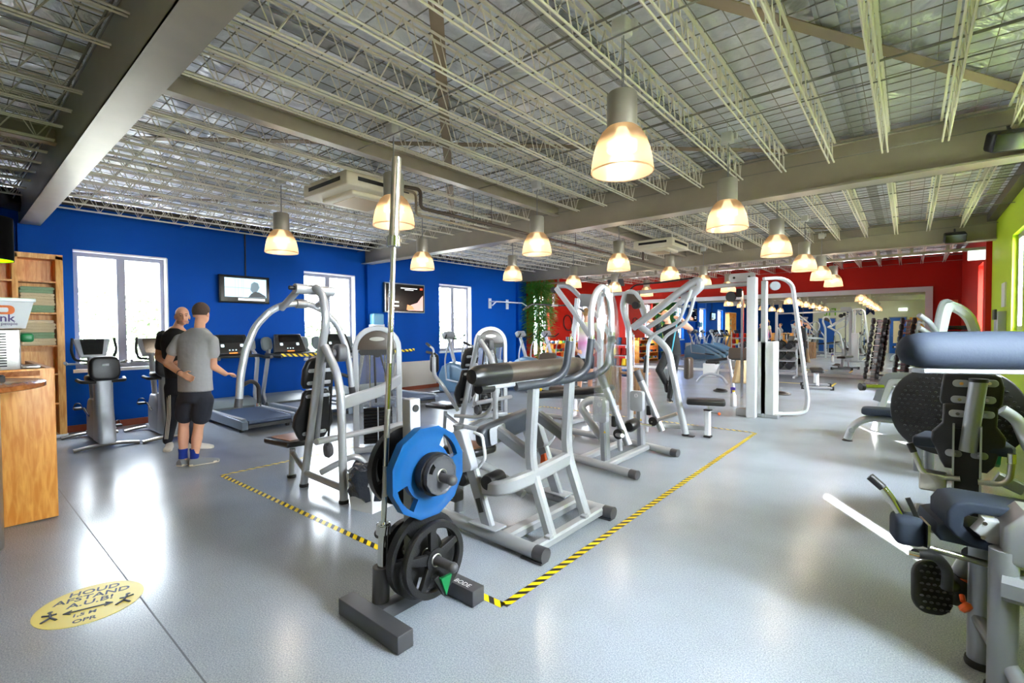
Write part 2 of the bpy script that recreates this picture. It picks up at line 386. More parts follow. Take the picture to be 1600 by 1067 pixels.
wn = 0
def window_x(X, y0, y1, z0, z1, side, split=.5, sash=True, red=None):
    """frame, mullion, glass and sill of one window set into the wall at plane X; side +1 opens towards +X"""
    global wn; wn += 1
    r = thing('window_%d' % wn, '', '', (X, (y0 + y1) / 2, z0)); del r['label']; del r['category']; r['kind'] = 'structure'
    t = .07; xa, xb = X, X + side * .07; g = G()
    g.bx(xa, xb, y0, y1, z1 - t, z1); g.bx(xa, xb, y0, y1, z0, z0 + t)
    g.bx(xa, xb, y0, y0 + t, z0 + t, z1 - t); g.bx(xa, xb, y1 - t, y1, z0 + t, z1 - t)
    ym = y0 + (y1 - y0) * split; g.bx(xa, xb, ym - .055, ym + .055, z0 + t, z1 - t)
    g.out('window_frame', M_FRAME, r, kind='structure')
    g = G(); g.bx(xa + side * .02, xa + side * .026, y0 + t, ym - .055, z0 + t, z1 - t)
    g.bx(xa + side * .02, xa + side * .026, ym + .055, y1 - t, z0 + t, z1 - t); g.out('glass', M_GLASS, r, kind='structure')
    g = G(); g.box((xa - side * -.02, ym + .12 * 0 + (y1 - ym) * .93, (z0 + z1) / 2), (.03, .025, .14), bev=.006); g.out('window_handle', M_WHITE, r, kind='structure')
    return r
for (a, b, c, d) in WL: window_x(XL - .2, a, b, c, d, 1)
for (a, b, c, d) in WLF: window_x(XL - .2, a, b, c, d, 1)
for (a, b, c, d) in WR: window_x(XR + .06, a, b, c, d, 1)
for (a, b, c, d) in WRF: window_x(XR + .22, a, b, c, d, 1)
g = G()
for (a, b, c, d) in WL:      # white plaster edge and sill of each blue-wall window
    g.bx(XL - .2, XL + .03, a - .03, b + .03, c - .05, c); g.bx(XL - .26, XL + .004, a, b, d - .012, d + .012); g.bx(XL - .26, XL + .004, b - .012, b + .012, c, d)
struct(g, 'trim_1', M_WHITE)

LS = .32
for i, (a, b, c, d) in enumerate(WL + WLF): window_light('daylight_left', (XL - .29, (a + b) / 2, (c + d) / 2), (1, 0, 0), d - c, b - a, 0)
for i, (a, b, c, d) in enumerate(WR + WRF): window_light('daylight_right', (XR + .37, (a + b) / 2, (c + d) / 2), (-1, 0, 0), d - c, b - a, 0)

# floor seam, hazard tape, floor sticker
g = G(); g.bx(-7.2, .9, .689, .696, 0, .0012); g.bx(-1.6, -1.594, 3.0, 3.001, 0, .001)
struct(g, 'trim_floor_seam', mat('seam', rgb(84, 88, 98), .5))
def tape(p0, p1, wd=.05, pitch=.085):
    p0 = V(p0); p1 = V(p1); t = (p1 - p0); L = t.length; t.normalize(); n = V((-t.y, t.x, 0)) * wd / 2
    g = G(); z = V((0, 0, .0015)); g.add([p0 - n + z, p1 - n + z, p1 + n + z, p0 + n + z], [(0, 1, 2, 3)]); g.uv = [(0, 0), (L / pitch, 0), (L / pitch, .6), (0, .6)]
    return g
T1 = [(-1.68, 1.93, 0), (-1.68, 7.48, 0), (-5.50, 1.85, 0), (-5.50, 7.5, 0)]
TL = 'black and yellow striped floor tape, '
tag(tape(T1[0], T1[1]).out('hazard_tape', M_TAPE), TL + 'long strip right of the weight machines', 'floor tape', 'floor tapes around the machines')
tag(tape(T1[2], T1[0], .05).out('hazard_tape', M_TAPE), TL + 'near strip running under the plate tree', 'floor tape', 'floor tapes around the machines')
tag(tape(T1[2], T1[3], .05).out('hazard_tape', M_TAPE), TL + 'strip passing behind the arch-framed press', 'floor tape', 'floor tapes around the machines')
tag(tape((-5.5, 7.53, 0), (-1.68, 7.48, 0)).out('hazard_tape', M_TAPE), TL + 'far strip behind the stool seat', 'floor tape', 'floor tapes around the machines')

M_STY = mat('sticker_yellow', rgb(236, 214, 92), .4); M_STB = mat('sticker_print', rgb(58, 62, 70), .5)
sx, sy = -3.47, .50
s = thing('floor_sticker', 'round yellow keep-distance sticker on the floor in front of the counter', 'sticker', (sx, sy, 0))
g = G(); g.prism(ell(.235, .235, 48), .002, (sx, sy, .001)); g.out('disc', M_STY, s)
ux, uy = V((.28, .96, 0)), V((-.96, .28, 0))
def st(txt, a, b, size): return fnt('lettering', txt, size, V((sx, sy, .0025)) + ux.normalized() * a + uy.normalized() * b, ux, uy, M_STB, s, ext=.0003, bold=.001)
st('HOUD', -.0, .155, .075); st('AFSTAND', 0, .085, .075); st('A.U.B!', 0, .015, .075); st('1,5 M', -.01, -.115, .045); st('OPR', 0, -.185, .05)
g = G()
o0 = V((sx, sy, .003)); e1 = ux.normalized(); e2 = uy.normalized()
def P2(a, b): return o0 + e1 * a + e2 * b
g.tube([P2(-.1, -.065), P2(.1, -.065)], .004, 6)
for sg in (-1, 1):
    g.tube([P2(sg * .07, -.045), P2(sg * .1, -.065), P2(sg * .07, -.085)], .004, 6, fil=0)
    g.tube([P2(sg * .16, -.02), P2(sg * .15, -.07), P2(sg * .18, -.11)], .006, 6, fil=0); g.tube([P2(sg * .13, -.04), P2(sg * .155, -.045), P2(sg * .19, -.03)], .005, 6, fil=0)
    g.tube([P2(sg * .15, -.07), P2(sg * .12, -.11)], .006, 6, fil=0); g.sph(P2(sg * .163, -.002), .012, 8, sc=(1, 1, .1))
g.out('pictogram', M_STB, s)

# ------------------------------------------------------------------ roof steel
BEAMS = [(.74, .95), (6.22, 6.45), (11.75, 11.98)]
bn = 0
for (a, b) in BEAMS:
    g = G(); c = (a + b) / 2
    g.bx(XL, XR + .1, a, b, 3.03, 3.05); g.bx(XL, XR + .1, c - .012, c + .012, 3.05, 3.5); g.bx(XL, XR + .1, a, b, 3.49, 3.51)
    if a < 1: g.bx(XL, XR + .1, a, a + .03, 3.03, 3.5); g.bx(XL, XR + .1, b - .01, b, 3.03, 3.5)
    struct(g, 'ceiling_beam', M_STEEL)
for (a, b) in ((.95, 6.22), (6.45, 11.75), (-3.2, .74)):
    g = G(); x = -4.24 if a > 0 else -6.2; g.bx(x - .05, x + .05, a, b, 3.27, 3.28); g.bx(x - .008, x + .008, a, b, 3.28, 3.42); g.bx(x - .05, x + .05, a, b, 3.41, 3.42)
    struct(g, 'ceiling_beam', M_STEEL)
# edge angles along the walls
g = G(); g.bx(XL, XL + .09, .95, 17.5, 3.40, 3.5); g.bx(XL, XL + .09, -3.2, .74, 3.40, 3.5); g.bx(XR - .12, XR, YB, YC, 3.36, 3.5); struct(g, 'trim_2', mat('brown_edge_angle', rgb(92, 80, 66), .5, .3))

JZ0, JZ1 = 3.285, 3.485
def joist_mesh(L):
    g = G(); t = dict(n=5, fil=0)
    for dx in (-.022, .022): g.tube([(dx, 0, JZ0), (dx, L, JZ0)], .0085, **t)
    for dx in (-.03, .03): g.box((dx, L / 2, JZ1), (.02, L, .012))
    k = max(2, round(L / .24)); st = L / k
    for i in range(k):
        y = i * st
        g.tube([(-.0, y, JZ1), (-.022, y + st * .5, JZ0)], .0055, n=4, fil=0, cap=False)
        g.tube([(.0, y + st, JZ1), (.022, y + st * .5, JZ0)], .0055, n=4, fil=0, cap=False)
        g.tube([(.02, y + st * .22, JZ1), (.022, y + st * .5, JZ0)], .0045, n=4, fil=0, cap=False)
    return g
BAYS = [(-3.15, .72), (.97, 6.2), (6.47, 11.73), (12.0, 17.5)]
XJ = [round(1.02 - .455 * i - .32, 3) for i in range(23)]
for (a, b) in BAYS:
    first = joist_mesh(b - a).out('ceiling_joist', M_JOIST); first['kind'] = 'structure'; first.location = (XJ[0], a, 0)
    for x in XJ[1:]:
        if abs(x + 4.24) < .1: continue
        c = first.copy(); COL.objects.link(c); c.location = (x, a, 0)
# wire grid under the foil, straps and bridging rods
g = G()
for (a, b) in BAYS:
    y = a
    while y < b: g.box(((XL + XR) / 2, y, 3.505), (XR - XL, .006, .006)); y += .17
    x = XL + .1
    while x < XR: g.box((x, (a + b) / 2, 3.498), (.005, b - a, .005)); x += .1517
struct(g, 'ceiling_wire_grid', M_WIRE)
g = G()
for (a, b) in BAYS:
    for i in range(0, 23, 3):
        x = XJ[0] + .2275 - .455 * i; g.box((x, (a + b) / 2, 3.512), (.12, b - a, .006))
struct(g, 'ceiling_strap', M_STRAP)
g = G()
for (a, b) in BAYS:
    for f_ in (.02, .33, .66, .985):
        y = a + (b - a) * f_; g.tube([(XL, y, JZ0 + .012), (XR, y, JZ0 + .012)], .006, 5, fil=0); g.tube([(XL, y + .03, JZ1 - .03), (XR, y + .03, JZ1 - .03)], .009, 5, fil=0)
struct(g, 'ceiling_bridging', M_WIRE)
g = G()       # flat diagonal wind bracing above the joists
for (x0, y0, x1, y1) in ((-6.5, .97, -1.0, 6.2), (-1.2, .97, -6.6, 6.2), (-1.2, 2.6, .9, 6.2), (-9.4, 1.0, -5.5, 6.2), (-6, 6.5, -1, 11.7)):
    d = V((x1 - x0, y1 - y0, 0)); L = d.length; g.box(((x0 + x1) / 2, (y0 + y1) / 2, 3.49), (L, .09, .008), rz=atan2(d.y, d.x))
struct(g, 'ceiling_bracing', mat('brown_bracing', rgb(140, 124, 100), .5, .2))
# ladder-like lattice rail just beyond the far beam
g = G(); yl = 12.42
g.bx(XL + .1, XR - .06, yl - .03, yl + .03, 2.94, 2.99); g.bx(XL + .1, XR - .06, yl - .03, yl + .03, 3.15, 3.2)
x = XL + .15
while x < XR - .1: g.bx(x - .025, x + .025, yl - .025, yl + .025, 2.99, 3.15); x += .53
struct(g, 'trim_lattice_rail', M_STEEL)

# ------------------------------------------------------------------ far wall mirror
MX0, MX1, MZ = -8.6, .33, 2.5
mr = thing('wall_mirror', 'huge wall mirror in a white frame filling the red far wall', 'mirror', (-4, YF, 0))
g = G(); g.bx(MX0, MX1, YF - .035, YF - .03, .09, MZ); g.out('mirror_glass', M_MIRROR, mr)
g = G(); g.bx(MX0 - .12, MX1 + .16, YF - .06, YF - .002, MZ, MZ + .14); g.bx(MX1, MX1 + .16, YF - .06, YF - .002, 0, MZ); g.bx(MX0 - .12, MX0, YF - .06, YF - .002, 0, MZ)
g.out('mirror_frame', M_WHITE, mr)
g = G()
for x in (-7.1, -5.6, -4.1, -2.6, -1.1):
    g = G(); g.bx(x - .003, x + .003, YF - .037, YF - .034, .09, MZ); g.out('mirror_joint', M_GREY, mr)

# ------------------------------------------------------------------ what the mirror shows on the back wall
def back_door(n, x0, x1, col, win=False):
    r = thing('door_%d' % n, '', '', (x0, YB, 0)); del r['label']; del r['category']; r['kind'] = 'structure'
    g = G(); g.bx(x0 + .05, x1 - .05, YB, YB + .04, 0, 2.1); g.out('door_leaf', col, r, kind='structure')
    g = G(); g.bx(x0, x0 + .05, YB, YB + .06, 0, 2.15); g.bx(x1 - .05, x1, YB, YB + .06, 0, 2.15); g.bx(x0, x1, YB, YB + .06, 2.1, 2.15); g.out('door_frame', M_GREY, r, kind='structure')
    g = G(); g.cyl((x0 + .14, YB + .07, 1.02), (x0 + .27, YB + .07, 1.02), .01); g.out('door_handle', M_CHROME, r, kind='structure')
    if win: g = G(); g.bx(x0 + .22, x1 - .22, YB + .04, YB + .05, .6, 1.9); g.out('door_glass', mat('lit_pane', rgb(250, 225, 190), .3), r, kind='structure')
M_DOOR = mat('blue_door', rgb(10, 84, 170), .35)
back_door(1, -.95, -.1, M_DOOR, True); back_door(2, -4.5, -3.55, M_DOOR)
g = G(); g.bx(.0, .95, YB, YB + .03, .3, 2.1); tag(g.out('wall_poster', mat('orange_poster', rgb(240, 170, 70), .4)), 'orange wall poster beside the blue glazed door, seen in the mirror', 'poster')
M_LOGO = mat('sign_blue', rgb(20, 52, 110), .4); M_LOGO2 = mat('sign_green', rgb(120, 180, 40), .4)
lg = thing('wall_sign', 'big blue and green lettering on the pale wall, reversed in the mirror', 'sign', (-2.4, YB, 2.4))
fnt('lettering', 'More', .66, (-2.3, YB + .012, 2.5), (-1, 0, 0), (0, 0, 1), M_LOGO, lg, ext=.01, bold=.004)
fnt('lettering', 'Fit', .66, (-3.85, YB + .012, 2.5), (-1, 0, 0), (0, 0, 1), M_LOGO2, lg, ext=.01, bold=.004)
ck = thing('wall_clock', 'large round black rimmed wall clock seen in the mirror', 'clock', (-4.25, YB, 2.75))
g = G(); g.lathe([(.23, 0), (.23, .02)], (-4.25, YB + .001, 2.75), (0, 1, 0), 32); g.out('clock_face', M_WHITE, ck)
g = G(); g.tor((-4.25, YB + .02, 2.75), (0, 1, 0), .235, .02, 36)
for i in range(12): a = pi * i / 6; g.box((-4.25 + .19 * sin(a), YB + .024, 2.75 + .19 * cos(a)), (.012, .004, .04), R=Matrix.Rotation(a, 3, 'Y'))
g.out('clock_rim', M_RUBBER, ck)
g = G(); g.box((-4.25, YB + .026, 2.81), (.012, .004, .13)); g.box((-4.11, YB + .026, 2.75), (.1, .004, .014)); g.out('clock_hand', M_RUBBER, ck)
g = G(); g.bx(-.5, -.1, YB + .01, YB + .06, 2.5, 2.66, bev=.01); tag(g.out('exit_light', mat('exit_light', rgb(235, 240, 240), .4, emit=rgb(235, 250, 240), estr=1.2)), 'small lit exit light box over the blue glazed door, seen in the mirror', 'exit light')

# pale greenery outside the blue wall's windows
M_OUT = mat('garden_leaf', (.035, .06, .02, 1), .8, var=.4, vscale=3)
random.seed(21)
for n_, (x, y, h, lb) in enumerate(((-15.5, 1.2, 2.6, 'leafy tree outside the window behind the exercise bikes'), (-16, 3.8, 2.3, 'leafy tree outside, right of the first window'), (-14.5, 7.2, 1.7, 'low leafy tree outside the second window'), (-14, 11.6, 2.0, 'leafy tree outside the narrow third window'))):
    t_ = thing('garden_tree', lb, 'tree', (x, y, 0), 0, 'trees outside the windows')
    g = G(); g.tube([(x, y, -.1), (x + .1, y, h * .6)], .09, 8, taper=(1, .5)); g.out('trunk', M_BOXWOOD, t_)
    g = G()
    for k in range(1500):
        a = random.uniform(0, 2 * pi); c_ = random.uniform(-1, 1); r_ = random.random() ** .4 * (1.35 + .25 * sin(3 * a))
        p = V((x + r_ * sqrt(1 - c_ * c_) * cos(a), y + r_ * 1.3 * sqrt(1 - c_ * c_) * sin(a), h * .62 + r_ * c_ * h * .38))
        u_ = V((random.uniform(-1, 1), random.uniform(-1, 1), random.uniform(-1, 1))).normalized(); v_ = u_.orthogonal().normalized(); s_ = random.uniform(.06, .12)
        g.add([p, p + u_ * s_ + v_ * s_ * .5, p + u_ * s_ * 2, p + u_ * s_ - v_ * s_ * .5], [(0, 1, 2, 3)])
    g.out('foliage', M_OUT, t_)
g = G(); g.bx(-30, XL - .4, -12, 25, -.25, -.1); g.bx(XR + .5, 30, -12, 25, -.25, -.1); struct(g, 'ground_outside', mat('pale_bounce_ground', rgb(232, 228, 220), .9, var=.1, vscale=4))  # unseen ground, made pale to bounce neutral daylight up to the ceiling
# ================================================================== LAMPS AND THINGS UNDER THE ROOF
M_SHADE = bpy.data.materials.new('prismatic_shade'); M_SHADE.use_nodes = True
nt = M_SHADE.node_tree; nt.nodes.clear()
o = nt.nodes.new('ShaderNodeOutputMaterial'); tl = nt.nodes.new('ShaderNodeBsdfTranslucent'); tl.inputs[0].default_value = (.24, .165, .09, 1)
gl = nt.nodes.new('ShaderNodeBsdfGlossy'); gl.inputs['Roughness'].default_value = .25; tr = nt.nodes.new('ShaderNodeBsdfTransparent')
tc = nt.nodes.new('ShaderNodeTexCoord'); gr = nt.nodes.new('ShaderNodeTexNoise'); gr.inputs['Scale'].default_value = 40
nt.links.new(tc.outputs['Object'], gr.inputs[0])
df = nt.nodes.new('ShaderNodeBsdfDiffuse'); df.inputs[0].default_value = rgb(170, 150, 125)
m0 = nt.nodes.new('ShaderNodeMixShader'); m0.inputs[0].default_value = .35
m1 = nt.nodes.new('ShaderNodeMixShader'); m1.inputs[0].default_value = .12
m2 = nt.nodes.new('ShaderNodeMixShader'); m2.inputs[0].default_value = .27
nt.links.new(tl.outputs[0], m0.inputs[1]); nt.links.new(df.outputs[0], m0.inputs[2]); nt.links.new(m0.outputs[0], m1.inputs[1]); nt.links.new(gl.outputs[0], m1.inputs[2])
nt.links.new(m1.outputs[0], m2.inputs[1]); nt.links.new(tr.outputs[0], m2.inputs[2]); nt.links.new(m2.outputs[0], o.inputs[0])
M_BULB = mat('lit_bulb', rgb(255, 240, 210), .4, emit=(1, .74, .42, 1), estr=2.6)
M_CAN = mat('lamp_canister', rgb(170, 164, 150), .4, .6)
def make_lamp():
    r = thing('pendant_lamp', 'x', 'lamp', (0, 0, 0), 0, 'bell shaped pendant lamps')      # origin: centre of the shade's rim
    prof = [(.188, 0), (.186, .02), (.18, .07), (.168, .13), (.148, .19), (.12, .24), (.09, .27)]
    g = G(); g.lathe(prof, n=96, cap=False)
    for i_, v_ in enumerate(g.v):
        if i_ % 2: v_.x *= 1.018; v_.y *= 1.018
    g.tor((0, 0, 0), (0, 0, 1), .188, .005, 40, 6); g.out('lamp_shade', M_SHADE, r)
    g = G(); g.lathe([(.0, .27), (.092, .27), (.092, .47), (.085, .48), (0, .48)], n=28, cap=False); c = g.out('canister', M_CAN, r)
    g = G(); g.lathe([(.03, .13), (.09, .135), (.095, .18), (.06, .2), (.03, .27)], n=24, cap=True); g.out('bulb', M_BULB, r)
    g = G(); g.tube([(0, 0, .48), (0, 0, .82)], .003, 6, fil=0); g.tube([(.01, 0, .48), (.012, .0, .83)], .004, 6, fil=0); g.out('cable', M_GREY, r)
    g = G(); g.box((0, 0, .88), (.1, .1, .1), bev=.012); g.box((.05, .05, .9), (.05, .05, .06), bev=.006); g.cyl((0, 0, .9), (0, 0, 1.06), .006, 6); g.out('junction_box', M_WHITE, r)
    return r
lamp0 = make_lamp(); first = True
rowsL = [(-1.38, 'row nearest the lime wall'), (-3.70, 'middle row'), (-5.98, 'row nearest the blue wall')]
ys = [2.73, 4.95, 7.2, 9.4, 11.4, 13.4]
onm = ['nearest the camera', 'second from the camera', 'third from the camera', 'fourth from the camera', 'fifth from the camera', 'sixth and farthest away']
def lamp_light(x, y, z, e=15):
    ld = bpy.data.lights.new('lamp_glow', 'POINT'); ld.energy = e; ld.color = (1, .85, .68); ld.shadow_soft_size = .05
    o = bpy.data.objects.new('lamp_glow', ld); COL.objects.link(o); o.location = (x, y, z)
for rx, rn in rowsL:
    for i, y in enumerate(ys):
        lb = 'bell shaped pendant lamp, ' + rn + ', ' + onm[i]
        if first: lamp0.location = (rx, y, 2.475); lamp0['label'] = lb; first = False
        else: dup(lamp0, (rx, y, 2.475), label=lb)
        lamp_light(rx, y, 2.475 + .10)

dup(lamp0, (-1.38, .45, 2.475), label='bell shaped pendant lamp almost above the camera, seen only in the mirror'); lamp_light(-1.38, .45, 2.575)
def speaker(p, rz, lb):
    r = thing('wall_speaker', lb, 'speaker', p, rz, 'black ceiling speakers')
    R = Matrix.Rotation(rz, 3, 'Z') @ Matrix.Rotation(radians(25), 3, 'X')
    g = G(); g.box(p, (.3, .17, .17), R=R, bev=.03); g.out('cabinet', M_RUBBER, r)
    g = G(); g.box(V(p) + R @ V((0, -.088, 0)), (.27, .006, .14), R=R); g.out('speaker_grille', M_GLOSSB, r)
    g = G(); g.cyl(V(p) + V((0, 0, .05)), V(p) + V((0, .1, .16)), .015); g.out('bracket', M_DGREY, r)
speaker(tuple(aY(1578, 219, 6.1)), .3, 'black speaker under the beam at the top right corner')
speaker(tuple(aY(1492, 371, 11.6)), .1, 'black speaker on the far beam near the lime wall')
speaker(tuple(aX(575, 385, -9.4)), -.9, 'black speaker on the blue wall under the middle beam end')
speaker(tuple(aX(20, 315, -9.3)), -.9, 'black speaker on the blue wall above the shelf unit')

def ac_unit(x0, x1, y0, y1, z0, z1, lb):
    c = ((x0 + x1) / 2, (y0 + y1) / 2, z0); r = thing('air_conditioner', lb, 'air conditioner', c)
    cx, cy = c[0], c[1]; w_, d_ = x1 - x0, y1 - y0
    g = G(); g.bx(x0, x1, y0, y1, z0 + .05, z1, bev=.02); g.bx(x0 + .16, x1 - .16, y0 + .16, y1 - .16, z0, z0 + .06, bev=.02); g.out('housing', M_CREAM, r)
    for s_ in (-1, 1):
        g = G(); g.box((cx, cy + s_ * (d_ / 2 + .001), z0 + .14), (w_ * .72, .006, .045)); g.out('air_slot', M_RUBBER, r)
        g = G(); g.box((cx + s_ * (w_ / 2 + .001), cy, z0 + .14), (.006, d_ * .72, .045)); g.out('air_slot', M_RUBBER, r)
    g = G(); g.bx(x0 + .25, x1 - .25, y0 + .25, y1 - .25, z0 - .004, z0 + .02); g.out('intake_grille', mat('intake', rgb(196, 170, 128), .5), r)
ac_unit(-5.85, -4.85, 2.95, 3.95, 3.1, 3.32, 'cream ceiling air conditioner with dark slots, nearer one above the press')
ac_unit(-4.3, -3.5, 9.0, 9.9, 3.06, 3.27, 'cream ceiling air conditioner, far one beside the brown pipes')
M_PIPEB = mat('dark_brown_pipe', rgb(70, 54, 42), .4); M_PIPEG = mat('grey_brown_pipe', rgb(150, 136, 112), .45)
g = G(); g.tube([(-4.6, 3.55, 3.2), (-4.55, 3.75, 3.2), (-4.55, 3.75, 2.98), (-4.5, 9.9, 2.98), (-4.5, 9.9, 3.2)], .022, 10, fil=.06)
g.tube([(-4.5, 9.9, 2.98), (-4.45, 14, 2.98)], .02, 8, fil=0)
for yy in (5, 7.2, 9.0, 11.2, 13.5): g.cyl((-4.53, yy, 2.98), (-4.53, yy, 3.52), .004, 6)
tag(g.out('refrigerant_pipe', M_PIPEB), 'dark brown lagged pipe running below the joists between the air conditioners', 'pipe')
g = G(); g.tube([(-4.72, 3.6, 3.2), (-4.7, 3.8, 3.2), (-4.7, 3.8, 2.93), (-4.66, 12, 2.93)], .016, 10, fil=.06)
for yy in (4.8, 7.0, 9.4, 11.8): g.cyl((-4.69, yy, 2.93), (-4.69, yy, 3.52), .004, 6)
tag(g.out('drain_pipe', M_PIPEG), 'thin grey drain pipe running beside the dark brown pipe', 'pipe')
# ================================================================== PLATE TREE, PLATES, BARBELL
X0, Y0 = -2.08, 1.63
t = thing('plate_tree', 'dark grey steel plate tree with wide feet holding weight plates', 'weight rack', (X0, Y0, 0))
for (ya, yb) in ((1.315, 1.405), (1.805, 1.895)):
    g = G(); g.bx(-2.30 if ya < 1.5 else -2.32, -1.79, ya, yb, .004, .09, bev=.004); g.out('foot', M_DGREY, t)
g = G(); g.bx(-2.115, -2.045, 1.40, 1.81, .01, .08, bev=.003); g.out('base_bar', M_DGREY, t)
g = G(); g.bx(-2.115, -2.045, 1.60, 1.67, .08, 1.13, bev=.005); g.out('upright', M_LGREY, t)
for z in (1.08,):
    g = G(); g.cyl((-2.05, 1.635, z), (-2.04, 1.635, z), .02); g.out('hole', M_RUBBER, t)
for z in (.745, .30):
    for sg in (1, -1):
        g = G(); c = -2.08; g.cyl((c + sg * .035, 1.635, z), (c + sg * .31, 1.635, z), .024, 20); g.sph((c + sg * .32, 1.635, z), .027, 14, sc=(1, 1, 1)); g.out('peg', M_DGREY, t)
g = G(); g.lathe([(.045, 0), (.045, .26), (.038, .262), (.03, .26)], (-2.128, 1.455, 0), (0.02, .02, 1), 24); g.out('bar_holder', M_DGREY, t)
fnt('lettering', 'BODE', .045, (-1.90, 1.835, .0915), (1, 0, 0), (0, 1, 0), M_WHITE, t, ext=.0004)

def poly12(r, n=12): return [(r * cos(2 * pi * (i + .5) / n), r * sin(2 * pi * (i + .5) / n)) for i in range(n)]
def ring_face(g, outer, holes, x, th, c, mi=0):
    pass
def plate_holes(name, r, th, n_holes, matl, lb, p, n=12, group=None, hub=.05, grip=True, root_rot=0):
    """grip plate: a many-sided disc pierced by openings, standing in the YZ plane"""
    r0 = thing(name, lb, 'weight plate', p, 0, group); N = 48; g = G(); x = V(p)
    def rim(a): 
        k = cos(pi / n) / cos(((a + pi / n) % (2 * pi / n)) - pi / n) if n < 40 else 1
        return r * k
    ri, rh0, rh1 = hub * .5, r * (.6 if n_holes == 2 else .52), r * .86
    def inhole(a, rr):
        if not n_holes: return False
        q = ((a + root_rot) % (2 * pi / n_holes)) / (2 * pi / n_holes)
        return rh0 < rr < rh1 and (.39 < q < .61 if n_holes == 2 else .32 < q < .68)
    radii = [ri, hub, rh0, (rh0 + rh1) / 2, rh1, .93, 1.0]
    vs = []; idx = {}
    def P(j, i, s_):
        a = 2 * pi * i / N; rr = radii[j]
        if j == 5: rr = rim(a) * .93
        if j == 6: rr = rim(a)
        hx = th / 2 * (1.0 if j in (0, 1, 6, 5) else .72)
        return (x.x + s_ * hx, x.y + rr * cos(a), x.z + rr * sin(a))
    M_ = len(radii)
    for s_ in (-1, 1):
        for j in range(M_):
            for i in range(N): idx[(s_, j, i)] = len(vs); vs.append(P(j, i, s_))
    fs = []
    def hole(j, i): return j in (2, 3) and inhole(2 * pi * (i + .5) / N, (radii[2] + radii[4]) / 2)
    for j in range(M_ - 1):
        for i in range(N):
            k = (i + 1) % N
            if hole(j, i):
                if not hole(j, (i - 1) % N): fs.append((idx[(-1, j, i)], idx[(-1, j + 1, i)], idx[(1, j + 1, i)], idx[(1, j, i)]))
                if not hole(j, k): fs.append((idx[(-1, j, k)], idx[(1, j, k)], idx[(1, j + 1, k)], idx[(-1, j + 1, k)]))
                if not hole(j - 1, i): fs.append((idx[(-1, j, i)], idx[(1, j, i)], idx[(1, j, k)], idx[(-1, j, k)]))
                if not hole(j + 1, i): fs.append((idx[(-1, j + 1, i)], idx[(-1, j + 1, k)], idx[(1, j + 1, k)], idx[(1, j + 1, i)]))
                continue
            fs.append((idx[(1, j, i)], idx[(1, j + 1, i)], idx[(1, j + 1, k)], idx[(1, j, k)]))
            fs.append((idx[(-1, j, i)], idx[(-1, j, k)], idx[(-1, j + 1, k)], idx[(-1, j + 1, i)]))
    for i in range(N):
        k = (i + 1) % N; j = M_ - 1
        fs.append((idx[(1, j, i)], idx[(-1, j, i)], idx[(-1, j, k)], idx[(1, j, k)]))
        fs.append((idx[(1, 0, i)], idx[(1, 0, k)], idx[(-1, 0, k)], idx[(-1, 0, i)]))
    g.add(vs, fs); g.sm = [False] * len(g.f)
    g.out('plate_body', matl, r0)
    g = G(); g.tor((x.x + th / 2, x.y, x.z), (1, 0, 0), .031, .004, 24, 6); g.out('hub_ring', M_BRUSH, r0)
    return r0
PG = 'plates on the plate tree'
plate_holes('weight_plate', .245, .05, 2, M_PBLUE, 'large blue twelve sided grip plate on the upper peg of the plate tree', (-1.955, 1.635, .755), root_rot=.9, group=PG, hub=.06)
plate_holes('weight_plate', .105, .028, 0, M_IRON, 'small black disc directly in front of the blue plate', (-1.912, 1.635, .755), n=48, group=PG)
plate_holes('weight_plate', .112, .026, 0, M_IRON, 'small black disc in the middle of the stack before the blue plate', (-1.884, 1.635, .755), n=48, group=PG)
plate_holes('weight_plate', .102, .03, 2, M_DGREY, 'small dark grey many sided plate outermost in front of the blue plate', (-1.852, 1.635, .755), root_rot=2.2, group=PG, hub=.04)
plate_holes('weight_plate', .215, .04, 3, M_IRON, 'black plate with openings on the rear side of the upper peg', (-2.16, 1.635, .755), n=48, group=PG, hub=.06)
plate_holes('weight_plate', .15, .03, 0, M_IRON, 'smaller black disc behind the blue plate at the rear upper peg', (-2.2, 1.635, .755), n=48, group=PG)
plate_holes('weight_plate', .225, .045, 3, M_IRON, 'large black rubber plate innermost on the lower peg', (-1.99, 1.635, .305), n=48, group=PG, hub=.06, root_rot=.5)
plate_holes('weight_plate', .16, .035, 0, M_IRON, 'black disc on the rear side of the lower peg', (-2.15, 1.635, .29), n=48, group=PG)
# five spoked plate on the lower peg
p = V((-1.905, 1.635, .30)); r = thing('weight_plate', 'black five spoked plate outermost on the lower peg', 'weight plate', p, 0, PG)
g = G(); g.lathe([(.165, -.02), (.195, -.02), (.2, -.012), (.2, .012), (.195, .02), (.165, .02), (.16, .012), (.16, -.012), (.165, -.02)], p, (1, 0, 0), 48, cap=False); g.out('plate_rim', M_IRON, r)
g = G(); g.lathe([(.03, -.02), (.06, -.02), (.06, .02), (.03, .02), (.03, -.02)], p, (1, 0, 0), 32, cap=False); g.tor(p + V((.021, 0, 0)), (1, 0, 0), .031, .004, 24, 6, mi=1); g.out('plate_hub', [M_IRON, M_BRUSH], r)
for k in range(5):
    a = radians(90 + 72 * k + 5); d = V((0, cos(a), sin(a))); q = V((0, -sin(a), cos(a)))
    g = G(); g.prism([(.05, -.028), (.165, -.018), (.165, .018), (.05, .028)], .028, p, d, q, bev=.004); g.out('spoke', M_IRON, r)
r = thing('spring_collar', 'green and black barbell clip lying on the base under the spoked plate', 'clip', (-1.83, 1.72, .095))
